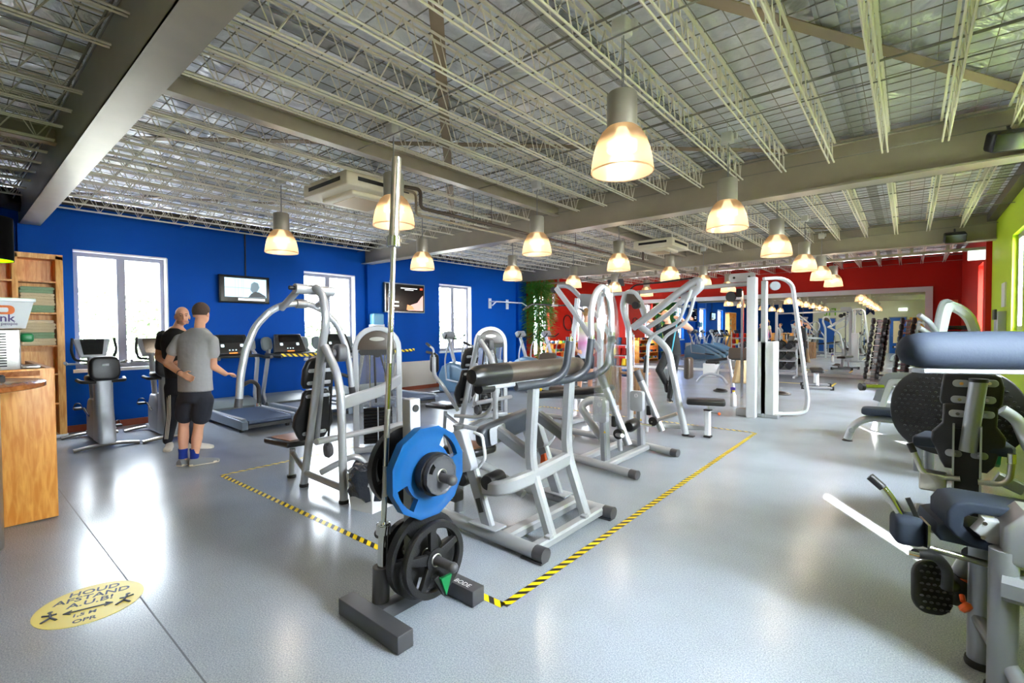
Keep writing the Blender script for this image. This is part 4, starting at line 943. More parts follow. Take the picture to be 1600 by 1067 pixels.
tl = ['treadmill nearest the two talking men', 'treadmill second from the talking men, closed by striped tape', 'treadmill third from the talking men, behind the arched press', 'treadmill farthest from the men, closed by striped tape']
for i, y in enumerate(TY):
    x = -7.42 if i < 3 else -7.3
    if i == 0: tm.location = (x, y, 0); tm['label'] = tl[0]
    else: dup(tm, (x, y, 0), label=tl[i])
hazard_strip((-8.26, 3.73, 1.07), (-8.26, 4.8, 1.07), 'striped barrier tape across the second treadmill handrails')
hazard_strip((-8.14, 5.35, 1.07), (-8.14, 6.5, 1.07), 'striped barrier tape across the farthest treadmill handrails')

# ================================================================== UPRIGHT BIKES (template: rear stabiliser at x=0, facing -X)
M_BKG = mat('bike_grey', rgb(146, 150, 156), .38, .2)
def make_bike():
    r = thing('exercise_bike', 'x', 'exercise bike', (0, 0, 0), 0, 'upright bikes under the window')
    for x, w_ in ((0, .33), (-1.12, .31)):
        g = G(); g.tube([(x, -w_, .02), (x - .0, -w_ * .4, .05), (x, w_ * .4, .05), (x, w_, .02)], (.05, .022), 12, fil=.1); g.out('stabiliser', M_BRUSH, r)
    g = G(); g.prism([(.06, .05), (.05, .22), (-.02, .38), (-.06, .55), (-.08, .92), (-.2, .92), (-.24, .6), (-.3, .3), (-.34, .05)], .19, (-.02, 0, 0), (1, 0, 0), (0, 0, 1), bev=.05); g.out('seat_column', M_BKG, r)
    g = G(); g.prism(rrect(.32, .32, .1), .1, (-.06, 0, 1.03), (0, 1, 0), (-.1, 0, 1), bev=.04); g.out('backrest', M_BLACK, r)
    g = G(); g.box((.005, 0, 1.08), (.004, .07, .03), bev=.001); g.out('badge', M_LGREY, r)
    g = G(); g.prism(rrect(.34, .34, .12), .08, (-.26, 0, .9), (1, 0, 0), (0, 1, 0), bev=.03); g.out('seat', M_BLACK, r)
    for s_ in (-1, 1):
        g = G(); g.tube([(-.1, s_ * .08, .86), (-.12, s_ * .22, .86), (-.3, s_ * .24, .88)], .022, 10, fil=.05); g.out('seat_grip', M_RUBBER, r)
    g = G(); g.prism([(-.3, .06), (-.32, .42), (-.5, .6), (-.72, .6), (-.84, .42), (-.84, .12), (-.7, .05)], .17, (0, 0, 0), (1, 0, 0), (0, 0, 1), bev=.05); g.out('flywheel_shell', M_BKG, r)
    g = G(); g.box((-.7, 0, .06), (.9, .1, .07), bev=.02); g.out('frame_base', M_BKG, r)
    g = G(); g.tube([(-.62, -.03, .5), (-.8, -.03, 1.15)], (.05, .035), 12, fil=0); g.out('mast', M_LGREY, r)
    u = V((-.25, 0, 1)).normalized()
    g = G(); g.prism([(-.14, -.13), (.14, -.13), (.2, .14), (-.2, .14)], .06, (-.82, 0, 1.27), (0, 1, 0), u, bev=.02); c = g.out('console', M_LGREY, r)
    g = G(); g.prism([(-.1, -.1), (.1, -.1), (.13, .12), (-.13, .12)], .005, V((-.82, 0, 1.28)) + V((.03, 0, .008)), (0, 1, 0), u); g.out('screen', M_GLOSSB, r, c)
    for s_ in (-1, 1):
        g = G(); g.tube([(-.8, s_ * .05, 1.1), (-.72, s_ * .2, 1.12), (-.66, s_ * .24, 1.25), (-.7, s_ * .22, 1.42)], .016, 10, fil=.05); g.out('handlebar', M_RUBBER, r)
        g = G(); g.tube([(-.78, s_ * .06, 1.06), (-.6, s_ * .3, 1.08)], .014, 10, fil=0); g.tube([(-.6, s_ * .3, 1.08), (-.52, s_ * .32, 1.1)], .02, 10, fil=0); g.out('side_handle', M_LGREY, r)
        z = .34 + s_ * -.13; x = -.55 + s_ * .1
        g = G(); g.tube([(-.55, s_ * .09, .36), (x, s_ * .13, z + .0)], .014, 8, fil=0); g.out('crank', M_CHROME, r)
        g = G(); g.box((x, s_ * .19, z), (.12, .09, .03), bev=.008); g.out('pedal', M_RUBBER, r)
        g = G(); g.tube([(x - .06, s_ * .23, z), (x - .04, s_ * .21, z + .07), (x + .04, s_ * .17, z + .07), (x + .05, s_ * .15, z)], .006, 6, fil=.03); g.out('pedal_strap', M_BLACK, r)
    return r
bk = make_bike(); bk.location = (-7.98, 1.36, 0); bk['label'] = 'upright exercise bike nearest the wooden shelf unit'
dup(bk, (-7.9, 2.04, 0), label='upright exercise bike half hidden behind the talking men')

# ================================================================== ELLIPTICALS (template: front towards -X)
M_TEAL = mat('blue_grey_shell', rgb(98, 132, 158), .35)
def make_elliptical():
    r = thing('elliptical_trainer', 'x', 'elliptical trainer', (0, 0, 0), 0, 'elliptical trainers by the blue wall')
    g = G(); g.prism([(-.9, .04), (-.92, .45), (-.8, .66), (-.55, .76), (-.25, .72), (.25, .5), (.75, .22), (.8, .05)], .36, (0, 0, 0), (1, 0, 0), (0, 0, 1), bev=.08); g.out('shell', M_TEAL, r)
    for x in (-.95, .8):
        g = G(); g.tube([(x, -.33, .03), (x, .33, .03)], (.05, .025), 10, fil=0); g.out('stabiliser', M_SILVERG, r)
    for s_ in (-1, 1):
        g = G(); g.box((.35, s_ * .27, .3), (.42, .14, .04), R=Matrix.Rotation(.12, 3, 'Y'), bev=.01); g.out('foot_plate', M_RUBBER, r)
        g = G(); g.tube([(.35, s_ * .27, .28), (-.5, s_ * .27, .36)], .025, 10, fil=0); g.out('pedal_arm', M_SILVERG, r)
        g = G(); g.tube([(-.5, s_ * .27, .36), (-.55, s_ * .27, .8), (-.5, s_ * .25, 1.05), (-.42, s_ * .25, 1.2)], .018, 10, fil=.1); g.out('swing_handle', M_SILVER, r)
    g = G(); g.tube([(-.5, 0, .7), (-.72, 0, 1.32)], (.05, .04), 12, fil=0); g.out('mast', M_SILVER, r)
    g = G(); g.box((-.7, 0, 1.38), (.14, .32, .16), R=Matrix.Rotation(-.5, 3, 'Y'), bev=.03); g.out('console', M_GREY, r)
    for s_ in (-1, 1):
        g = G(); g.tube([(-.68, s_ * .1, 1.3), (-.55, s_ * .26, 1.3), (-.45, s_ * .3, 1.4)], .017, 10, fil=.05); g.out('fixed_handle', M_RUBBER, r)
    return r
el = make_elliptical(); el.location = (-7.72, 7.75, 0); el['label'] = 'blue grey elliptical trainer under the narrow window'
dup(el, (-7.75, 9.2, 0), label='blue grey elliptical trainer hidden behind the hooded tower')
dup(el, (-7.7, 10.45, 0), label='blue grey elliptical trainer left of the bamboo plant')
dup(el, (-7.6, 11.55, 0), label='blue grey elliptical trainer in front of the bamboo plant')

# ================================================================== ON THE BLUE WALL
def screen_mat(name, nodes):
    return None
def tv(y0, y1, z0, z1, lb, scene, frame):
    x = XL + .09; r = thing('television', lb, 'television', (x, (y0 + y1) / 2, z0), 0, 'televisions on the blue wall')
    g = G(); g.bx(x - .03, x + .03, y0, y1, z0, z1, bev=.008); g.out('frame', frame, r)
    g = G(); g.bx(XL, x - .03, (y0 + y1) / 2 - .1, (y0 + y1) / 2 + .1, (z0 + z1) / 2 - .1, (z0 + z1) / 2 + .1); g.out('wall_bracket', M_RUBBER, r)
    scr = G(); scr.bx(x + .03, x + .032, y0 + .03, y1 - .03, z0 + .03, z1 - .03)
    if scene == 0: scr.bx(x + .03, x + .0325, y0 + .09, y1 - .06, z0 + .11, z1 - .05, mi=1)
    s_ = scr.out('screen', [M_GLOSSB, E_SKY], r)
    def blob(nm, m_, pts, dx=.034):
        g = G(); g.prism(pts, .001, (x + dx, 0, 0), (0, 1, 0), (0, 0, 1)); g.out(nm, m_, r, s_)
    W_, H_ = y1 - y0, z1 - z0
    def q(pts): return [(y0 + a * W_, z0 + b * H_) for a, b in pts]
    if scene == 0:
        blob('picture_shape', E_HEAD, q([(.60, .5), (.62, .72), (.68, .80), (.76, .76), (.79, .6), (.75, .46), (.7, .38), (.64, .4)]))
        blob('picture_shape', E_DARK, q([(.56, .22), (.62, .36), (.7, .44), (.78, .42), (.9, .3), (.93, .22)]), .035)
        blob('picture_shape', E_TEXT, q([(.36, .1), (.36, .18), (.9, .18), (.9, .1)]))
        blob('picture_shape', E_DARK, q([(.1, .55), (.1, .56), (.6, .56), (.6, .55)]), .035)
        for a in (.3, .36, .43, .46): blob('picture_shape', E_LINE, q([(a, .25), (a, .88), (a + .006, .88), (a + .006, .25)]))
    else:
        blob('picture_shape', E_SKIN, q([(.55, .08), (.55, .2), (.64, .28), (.8, .36), (.9, .55), (.95, .62), (.95, .08)]))
        blob('picture_shape', E_PINK, q([(.52, .1), (.54, .28), (.66, .24), (.72, .12)]), .036)
        blob('picture_shape', E_TEXT, q([(.38, .82), (.38, .85), (.8, .85), (.8, .82)])); blob('picture_shape', E_TEXT, q([(.48, .77), (.48, .795), (.7, .795), (.7, .77)]))
        blob('picture_shape', E_ORG, q([(.87, .81), (.87, .87), (.94, .87), (.94, .81)]))
        for zz in (.2, .33): blob('picture_shape', E_TEXT, q([(.14, zz), (.14, zz + .05), (.33, zz + .05), (.33, zz)]))
        blob('picture_shape', E_DARK, q([(.05, .5), (.2, .95), (.28, .95), (.1, .5)]))
def em(n, c, e=1.0): return mat(n, c, .4, emit=c, estr=e)
E_SKY = em('tv_pale_blue', rgb(170, 205, 220), .9); E_HEAD = em('tv_head', rgb(92, 110, 118), .7); E_DARK = em('tv_dark', rgb(36, 40, 46), .4); E_TEXT = em('tv_white', rgb(225, 225, 222), .8)
E_LINE = em('tv_line', rgb(150, 180, 195), .8); E_SKIN = em('tv_skin', rgb(214, 160, 150), .7); E_PINK = em('tv_orange', rgb(225, 140, 90), .8); E_ORG = em('tv_red', rgb(240, 80, 40), .9)
tv(3.23, 4.11, 2.03, 2.54, 'black television nearer the camera showing a pale blue picture', 0, M_GLOSSB)
tv(6.76, 7.97, 1.94, 2.66, 'silver framed television past the wall pier with dark picture', 1, M_BRUSH)
g = G(); g.tube([(XL + .02, 3.72, 2.54), (XL + .02, 3.72, 3.38)], .012, 6, fil=0); tag(g.out('cable_duct', M_RUBBER), 'thin black cable running up the blue wall from the nearer television', 'cable')
d = thing('paper_dispenser', 'translucent blue and white paper dispenser on the blue wall', 'dispenser', (XL + .1, 6.42, 1.62))
g = G(); g.bx(XL + .1, XL + .3, 6.33, 6.62, 1.63, 1.9, bev=.04); g.out('cover', mat('pale_blue_plastic', rgb(120, 190, 225), .2, trans=.3), d); g = G(); g.bx(XL + .1, XL + .29, 6.32, 6.63, 1.58, 1.65, bev=.01); g.out('tray', M_WHITE, d)
pu = thing('pull_up_bar', 'white wall mounted pull-up bar on the blue wall', 'pull-up bar', (XL + .3, 11.0, 2.35))
g = G(); g.bx(XL, XL + .02, 10.5, 10.62, 2.15, 2.45); g.bx(XL, XL + .02, 11.3, 11.42, 2.15, 2.45); g.out('wall_plate', M_WHITEC, pu)
g = G(); g.tube([(XL, 10.56, 2.36), (XL + .45, 10.56, 2.33)], .022); g.tube([(XL, 11.36, 2.36), (XL + .45, 11.36, 2.33)], .022); g.out('arm', M_WHITEC, pu)
g = G(); g.tube([(XL + .52, 10.1, 2.2), (XL + .46, 10.35, 2.33), (XL + .46, 11.55, 2.33), (XL + .52, 11.8, 2.2)], .018, fil=.05); g.out('bar', M_WHITEC, pu)

# ================================================================== BAMBOO IN THE CORNER
M_LEAF = mat('bamboo_leaf', rgb(74, 150, 44), .5, var=.4, vscale=9); M_CANE = mat('bamboo_cane', rgb(176, 150, 70), .4, var=.2)
bb = thing('bamboo_plant', 'tall bamboo plant with dense green crown between blue and red walls', 'plant', (-9.1, 12.3, 0))
g = G(); g.lathe([(.2, 0), (.25, .35), (.27, .4), (.24, .4), (.22, .34), (0, .34)], (-9.15, 12.35, 0), n=24); g.out('pot', M_RUBBER, bb)
random.seed(3); ends = []
for k in range(7):
    a = 2 * pi * k / 7; x, y = -9.15 + .1 * cos(a), 12.35 + .12 * sin(a); dx, dy = random.uniform(-.12, .18), random.uniform(-.25, .3)
    pts = [(x + dx * t, y + dy * t, .34 + 2.6 * t) for t in (0, .33, .66, 1)]
    g = G(); g.tube(pts, .014, 7, fil=.2); g.out('cane', M_CANE, bb); ends.append((x, y, dx, dy))
g = G()
for k in range(5200):
    x, y, dx, dy = random.choice(ends); t = random.random() ** .55
    if t < .3 and random.random() < .6: continue
    b = V((x + dx * t, y + dy * t, .34 + 2.75 * t)); a = random.uniform(0, 2 * pi); rr = random.uniform(.03, .36) * (1.2 - .6 * abs(t - .75)); a = a if t > .6 or random.random() < .5 else a * .5 + 3.6
    p = b + V((cos(a) * rr, sin(a) * rr, random.uniform(-.12, .1))); d = V((cos(a), sin(a), random.uniform(-.9, .1))).normalized(); L = random.uniform(.12, .24)
    sd_ = d.cross(V((0, 0, 1))).normalized() * .016; up_ = V((0, 0, .01))
    g.add([p, p + d * L * .4 + sd_ + up_, p + d * L, p + d * L * .4 - sd_ + up_], [(0, 1, 2), (0, 2, 3)])
g.out('foliage', M_LEAF, bb)
# ================================================================== LAT PULLDOWN behind the roll pad machine
def at(lst, Y): return [aY(u, v, Y) for u, v in lst]
r = thing('lat_pulldown', 'silver lat pulldown with angled boom and long curved hanging bar', 'weight machine', (-4.2, 6.9, 0))
Y = 6.6
g = G(); g.tube(at([(869, 450), (900, 492), (937, 548)], Y), 0, rect=(.08, .06), up=(0, 1, 0), fil=0); g.out('boom', M_SILVER, r)
g = G(); g.tube(at([(872, 447), (888, 446), (905, 462), (935, 495), (960, 535)], Y + .25), .04, 14, fil=.12); g.out('curved_boom', M_SILVER, r)
pt = aY(900, 470, Y + .1)
g = G(); g.tube([aY(902, 466, Y + .15), V((aY(886, 560, Y + .15).x, Y + .15, .05))], 0, rect=(.07, .07), up=(1, 0, 0)); g.out('post', M_WHITEC, r)
g = G(); g.prism([(-.08, -.1), (.1, -.1), (.16, .1), (-.06, .12)], .02, aY(912, 470, Y + .2), (1, 0, 0), (0, 0, 1)); g.out('gusset', M_SILVERG, r)
hp = aY(865, 453, Y)
g = G(); g.lathe([(0, -.02), (.05, -.02), (.042, 0), (.05, .02), (0, .02)], hp, (0, 1, 0), 20); g.out('pulley', M_RUBBER, r)
g = G()
for k in range(5): g.tor(hp + V((0, 0, -.09 - .045 * k)), (k % 2, 1 - k % 2, 0), .02, .006, 14, 6)
g.out('chain', M_CHROME, r)
bz = aY(866, 477, Y); 
g = G(); g.tube([bz + V((-.28, -.5, -.09)), bz + V((-.2, -.35, .02)), bz, bz + V((.2, .3, .0)), bz + V((.3, .46, -.1))], .015, 10, fil=.08); tag_b = g.out('lat_bar', M_RUBBER, r)
g = G(); g.cyl(bz + V((-.03, -.04, 0)), bz + V((.04, .05, 0)), .02); g.out('bar_sleeve', M_BRUSH, r)
c = aY(853, 570, Y); g = G(); g.prism(rrect(.3, .42, .05), .09, c, (.9, .4, 0), (.25, 0, 1), bev=.03); g.out('seat_back', M_BROWN, r)
c = aY(882, 612, Y); g = G(); g.prism(rrect(.4, .34, .06), .09, V((c.x, Y, .52)), (1, .3, 0), (0, 1, 0), bev=.03); g.out('seat_cushion', M_BROWN, r)
g = G(); g.tube([(c.x, Y, .48), (c.x, Y, .03)], 0, rect=(.08, .08), up=(1, 0, 0)); g.out('seat_post', M_SILVER, r)
xb = c.x
g = G(); g.tube([(xb - .5, Y, .04), (xb + .35, Y + .1, .04)], 0, rect=(.07, .06)); g.tube([(xb + .3, Y - .4, .04), (xb + .3, Y + .5, .04)], 0, rect=(.07, .06)); g.out('base_frame', M_SILVER, r)
g = G(); g.tube([aY(842, 609, Y) , aY(875, 614, Y)], .012, 8, fil=0); g.sph(aY(845, 609, Y), .03, 10, mi=1); g.out('pop_pin', [M_RUBBER, M_YELLOW], r)

# ================================================================== HIGH ROW with the big boom
r = thing('high_row_machine', 'tall silver pulley machine with hooked head and long boom over seat', 'weight machine', (-2.8, 6.7, 0)); Y = 6.65
g = G(); g.tube([V((aY(985, 690, Y).x, Y, .02))] + at([(984, 560), (983, 515), (972, 478), (978, 458), (990, 456), (1000, 470), (1010, 500)], Y), .045, 16, fil=.1); g.out('hooked_post', M_SILVER, r)
g = G(); g.prism([(-.13, -.02), (.1, -.12), (.12, -.02), (.02, .1), (-.1, .11)], .1, aY(991, 470, Y), (1, 0, 0), (0, 0, 1), bev=.02); g.out('head_cover', M_BROWN, r)
g = G(); g.lathe([(0, -.03), (.055, -.03), (.055, .03), (0, .03)], aY(994, 477, Y - .08), (0, 1, 0), 20); g.out('pulley', M_RUBBER, r)
g = G(); g.tube(at([(989, 512), (1005, 500), (1060, 458), (1080, 443), (1092, 437), (1096, 447), (1084, 458), (1066, 466)], Y - .06), .052, 14, fil=.05); g.out('boom', M_SILVER, r)
g = G(); g.tube(at([(1012, 512), (1045, 490), (1075, 462)], Y + .25), .036, 14, fil=.1); g.out('rear_boom', M_SILVER, r)
g = G(); g.tube(at([(1080, 452), (1067, 488), (1060, 503), (1022, 522), (1013, 535), (1011, 570), (1010, 600)], Y - .2) , .024, 12, fil=.08); g.out('pull_arm', M_SILVER, r)
g = G(); g.tube([aY(1010, 600, Y - .2), V((aY(1010, 600, Y - .2).x, Y - .2, .03))], .03, 12, fil=0); g.out('front_post', M_SILVER, r)
g = G(); g.tube(at([(1088, 452), (1077, 495), (1068, 507), (1040, 525), (1033, 540)], Y + .1), .024, 12, fil=.08); g.out('pull_arm', M_SILVER, r)
g = G(); g.tube([aY(1010, 555, Y - .2), aY(1008, 582, Y - .2)], .027, 12, fil=0); g.out('hand_grip', M_RUBBER, r)
g = G(); g.tube([aY(1077, 478, Y), aY(1060, 480, Y)], .02, 10, fil=0); g.out('cross_bar', M_SILVER, r)
g = G(); e = aY(1071, 679, 6.68)
g.tube(at([(1000, 510), (1030, 532), (1045, 548), (1053, 590)], Y) + [V((e.x, e.y, .02))], .048, 14, fil=.18); g.out('slanted_leg', M_SILVER, r)
g = G(); bumper(g, V((e.x, e.y, 0)), .05); g.bx(e.x, e.x + .12, e.y - .04, e.y + .04, 0, .01); g.out('rubber_foot', M_RUBBER, r)
g = G(); g.tube([V((-2.95, 6.6, .1)), V((-2.14, 6.9, .1))], 0, rect=(.06, .06)); g.out('low_rail', M_SILVER, r)
s0 = V((-2.13, 6.78, 0))
g = G(); g.tube([s0 + V((0, 0, .03)), s0 + V((0, 0, .37))], 0, rect=(.075, .075), up=(1, 0, 0)); g.out('seat_post', M_WHITEC, r)
g = G(); g.box(s0 + V((0, 0, .012)), (.09, .09, .024)); g.box(s0 + V((0, 0, .38)), (.09, .09, .02)); g.out('post_cap', M_RUBBER, r)
g = G(); g.cyl(s0 + V((0, 0, .37)), s0 + V((0, 0, .45)), .018); g.out('seat_stem', M_CHROME, r)
g = G(); g.prism(rrect(.5, .26, .04), .08, s0 + V((-.03, 0, .49)), (.9, .3, 0), (-.3, .9, 0), bev=.025); g.out('seat_cushion', M_BLACK, r)
g = G(); g.cyl(s0 + V((.03, 0, .34)), s0 + V((.13, 0, .34)), .008); g.sph(s0 + V((.15, 0, .34)), .022, 10, mi=1); g.out('pop_pin', [M_CHROME, M_ORANGE], r)

# ================================================================== CABLE CROSSOVER
r = thing('cable_crossover', 'tall white cable crossover tower with long overhead bar and side loop', 'weight machine', (-1.95, 8.9, 0))
g = G(); g.bx(-2.1, -1.96, 8.66, 8.82, .0, 2.36, bev=.01); g.out('front_column', M_WHITEC, r)
g = G(); g.bx(-1.92, -1.84, 8.84, 8.98, .0, 2.3, bev=.008); g.out('rear_column', M_SILVER, r)
g = G(); g.bx(-1.97, -1.72, 8.84, 9.25, .06, 1.28, bev=.01); sh = g.out('stack_shroud', M_WHITEC, r)
fnt('lettering', 'MATRIX', .1, (-1.715, 9.06, .72), (0, 0, 1), (0, 1, 0), M_GREY, r, sh, ext=.001)
g = G(); g.bx(-2.02, -1.66, 8.86, 9.3, .0, .06, bev=.01); g.out('tower_base', M_SILVER, r)
lp = [V((-1.9, 8.92, 2.34)), V((-1.68, 9.1, 2.36)), V((-1.52, 9.2, 2.25)), V((-1.30, 9.34, .3)), V((-1.33, 9.34, .1)), V((-1.42, 9.26, .06)), V((-1.8, 8.98, .05))]
g = G(); g.tube(lp, 0, rect=(.05, .075), fil=.14, up=(-.6, .8, 0)); g.out('side_loop', M_WHITEC, r)
g = G(); g.bx(-2.24, -2.2, 8.86, 8.9, .14, 2.15); g.out('slide_rail', M_CHROME, r)
g = G(); g.bx(-2.3, -2.1, 8.8, 9.0, .0, .12, bev=.01); g.out('rail_base', M_SILVER, r)
g = G(); g.lathe([(0, -.02), (.09, -.02), (.09, .02), (0, .02)], (-2.4, 8.86, 2.06), (.3, 1, 0), 24); g.box((-2.27, 8.88, 2.12), (.1, .07, .15), bev=.02); g.out('swivel_pulley', M_RUBBER, r)
g = G(); g.tube([(-2.0, 8.9, 2.27), (-5.0, 8.9, 2.22)], 0, rect=(.07, .07)); g.out('overhead_bar', M_SILVER, r)
g = G(); g.prism(rrect(.42, .15, .05), .03, (-2.22, 8.84, 2.38), (1, 0, 0), (0, 0, 1)); g.lathe([(0, 0), (.02, 0), (.02, .01), (0, .01)], (-2.34, 8.82, 2.38), (0, -1, 0), 12, mi=1); g.lathe([(0, 0), (.02, 0), (.02, .01), (0, .01)], (-2.1, 8.82, 2.38), (0, -1, 0), 12, mi=1); g.out('pulley_guard', [M_SILVER, M_RUBBER], r)
g = G(); g.prism(ell(.085, .075, 20), .03, (-1.75, 9.04, 2.22), (.8, .6, 0), (0, 0, 1)); g.out('side_guard', M_GREY, r)
g = G(); g.bx(-5.05, -4.95, 8.84, 8.96, 0, 2.3, bev=.01); g.out('left_column', M_WHITEC, r)
g = G(); g.tube([(-2.9, 8.86, 2.36), (-3.0, 8.86, 2.44), (-3.6, 8.86, 2.4), (-4.2, 8.86, 2.38), (-4.3, 8.86, 2.3)], .016, 10, fil=.06); g.out('chin_bar', M_RUBBER, r)
g = G(); g.tube([(-4.1, 8.86, 2.26), (-4.1, 8.86, 1.9)], .006, 6, fil=0); g.out('cable', M_RUBBER, r)
g = G(); g.bx(-2.1, -2.095, 8.7, 8.78, 1.5, 1.58); g.out('notice', M_YELLOW, r)

# ================================================================== BENCHES, RACKS AND SMALL THINGS NEAR THE MIRROR
def dumbbell(p, ax, r=.075, L=.3, lb='', grp='dumbbells on the rack', chrome=False):
    t = thing('dumbbell', lb, 'dumbbell', p, 0, grp); p = V(p); a = V(ax).normalized()
    g = G(); g.cyl(p - a * L * .28, p + a * L * .28, .016, 10); g.out('handle', M_CHROME, t)
    for s_ in (-1, 1):
        g = G(); q = p + a * s_ * L * .26
        g.lathe([(r * .7, 0), (r, .01), (r, L * .2), (r * .7, L * .23), (0, L * .23)] if s_ > 0 else [(r * .7, 0), (r, .01), (r, L * .2), (r * .7, L * .23), (0, L * .23)], q, a * s_, 14); g.out('head', M_IRON, t)
    return t
# low rack in front of the mirror
rk = thing('dumbbell_rack', 'white three tier dumbbell rack in front of the mirror', 'rack', (-3.9, 16.6, 0))
for x in (-4.3, -2.65):
    g = G(); g.tube([(x, 16.85, .02), (x, 16.85, 1.05)], 0, rect=(.06, .06), up=(1, 0, 0)); g.tube([(x, 16.35, .03), (x, 16.95, .03)], 0, rect=(.06, .06)); g.out('rack_post', M_WHITEC, rk)
for z in (.25, .55, .86):
    g = G(); g.box((-3.47, 16.68, z), (1.66, .4, .025), R=Matrix.Rotation(.25, 3, 'X')); g.out('rack_shelf', M_LGREY, rk)
first = None; wd = ['top', 'middle', 'bottom']
for k, z in enumerate((.98, .67, .37)):
    for i in range(6):
        lb = 'black dumbbell on the %s tier of the low rack, %s from the left' % (wd[k], ['first', 'second', 'third', 'fourth', 'fifth', 'sixth'][i])
        p = (-4.11 + .26 * i, 16.66, z)
        if first is None: first = dumbbell(p, (0, 1, .15), .1, .3, lb)
        else: dup(first, p, label=lb)
# twin vertical towers
tw = []
def tower(x, y, lb):
    t = thing('dumbbell_tower', lb, 'rack', (x, y, 0), 0, 'dumbbell towers')
    g = G(); g.prism([(-.2, .02), (-.1, .02), (.06, 1.72), (-.02, 1.72)], .12, (x, y, 0), (1, 0, 0), (0, 0, 1), bev=.01); g.out('tower_spine', M_GREY, t)
    g = G(); g.box((x - .05, y, .03), (.5, .5, .05), bev=.01); g.out('tower_base', M_SILVERG, t)
    for k in range(10):
        z = .18 + .165 * k; q = x - .19 + .17 * k / 9 + .02
        g = G(); g.box((q + .02, y - .06, z - .04), (.1, .12, .02)); g.out('cradle', M_LGREY, t)
f2 = None
for n, (x, y, nm) in enumerate(((-.62, 16.2, 'nearer'), (-.02, 16.5, 'farther'))):
    tower(x, y, 'silver upright dumbbell tower, %s one left of the red corner' % ('left' if n == 0 else 'right'))
    for k in range(10):
        z = .20 + .165 * k; q = x - .17 + .17 * k / 9; s_ = 1.15 - .045 * k
        p = (q, y - .1, z); lb = 'small black dumbbell on the %s tower, %s from the top' % ('left' if n == 0 else 'right', ['tenth', 'ninth', 'eighth', 'seventh', 'sixth', 'fifth', 'fourth', 'third', 'second', 'first'][k])
        if f2 is None: f2 = dumbbell(p, (1, .25, 0), .085, .34, lb, 'dumbbells on the towers')
        else: dup(f2, p, label=lb)
def small_bench(name, lb, p, rz, incline=False):
    t = thing(name, lb, 'bench', p, rz); R = Matrix.Rotation(rz, 3, 'Z'); p = V(p)
    def L(x, y, z): return p + R @ V((x, y, z))
    g = G(); g.prism(rrect(1.0, .27, .04), .07, L(0, 0, .45), R @ V((1, 0, 0)), R @ V((0, 1, 0)), bev=.02); g.out('pad', M_BLACK, t)
    g = G(); g.tube([L(-.42, 0, .1), L(-.3, 0, .4), L(.35, 0, .4)], 0, rect=(.06, .08), fil=.1); g.tube([L(.3, 0, .4), L(.35, 0, .1)], 0, rect=(.08, .1), up=(1, 0, 0)); g.out('frame', M_WHITEC, t)
    for x in (-.42, .38):
        g = G(); g.tube([L(x, -.3, .05), L(x, .3, .05)], 0, rect=(.07, .06)); g.out('foot_bar', M_SILVERG, t)
        for y in (-.3, .3): g = G(); g.box(L(x, y, .045), (.08, .06, .09), bev=.01); g.out('foot_cap', M_RUBBER, t)
    return t
small_bench('flat_bench', 'black and white flat bench on the open floor before the mirror', (-1.78, 14.1, 0), radians(100))
tcx, _, tcz = aY(1166, 562, 12.88)
ib = thing('incline_bench', 'silver adjustable bench with black seat beside the low dumbbell rack', 'bench', (-3.75, 13.3, 0))
g = G(); g.tube([(-4.5, 13.4, .04), (-4.35, 13.35, .22), (-4.1, 13.3, .3), (-3.8, 13.25, .24), (-3.65, 13.2, .05)], .035, 12, fil=.12); g.out('arched_foot', M_SILVER, ib)
g = G(); g.tube([(-4.0, 13.35, .3), (-3.85, 13.35, .58), (-3.5, 13.2, .68)], .03, 10, fil=.1); g.tube([(-3.45, 13.0, .0), (-3.6, 13.1, .8)], .04, 10, fil=0); g.out('frame', M_SILVER, ib)
g = G(); g.prism(rrect(.55, .3, .05), .07, (-3.9, 13.3, .68), (1, -.1, .15), (.1, 1, 0), bev=.02); g.out('seat_pad', M_BLACK, ib)
g = G(); g.prism(rrect(.5, .3, .05), .07, (-3.35, 13.1, .86), (1, 0, 0), (0, .2, 1), bev=.02); g.out('back_pad', M_BROWN, ib)
g = G(); g.tube([(-3.5, 13.0, .72), (tcx, 12.88, tcz)], .02, 8, fil=0); g.out('stub_bar', M_RUBBER, ib)
wb = thing('white_crate', 'white box with black lid by the mirror behind the bench', 'box', (-5.1, 15.6, 0))
g = G(); g.bx(-5.0, -4.62, 15.4, 15.8, 0, .42, bev=.02); g.out('box_body', M_WHITE, wb); g = G(); g.box((-4.75, 15.55, .45), (.36, .3, .1), bev=.03); g.out('box_contents', M_RUBBER, wb)
# towel hung on the tower stub, spray bottle, items on the floor
g = G(); vs = []; n = 14; tc0 = aY(1158, 563, 12.88)
for j in range(9):
    for i in range(n):
        f_ = i / (n - 1); w_ = .12 + .012 * j; vs.append((tc0.x + (f_ - .5) * 2 * w_, 12.88 + .03 * sin(f_ * 14 + j * .3), tc0.z - j * .072))
g.add(vs, [(j * n + i, j * n + i + 1, (j + 1) * n + i + 1, (j + 1) * n + i) for j in range(8) for i in range(n - 1)], 0, True)
tw_ = g.out('towel', mat('beige_towel', rgb(206, 180, 140), .9)); sm = tw_.modifiers.new('thick', 'SOLIDIFY'); sm.thickness = .012; tag(tw_, 'beige towel hanging from the bar of the adjustable bench', 'towel')
bt = thing('spray_bottle', 'white spray bottle with purple trigger on the floor by the tower', 'spray bottle', (-2.6, 9.8, 0))
g = G(); g.lathe([(.055, 0), (.06, .02), (.055, .2), (.025, .27), (.02, .3)], (-2.6, 9.8, 0), n=18); g.out('bottle', M_WHITE, bt)
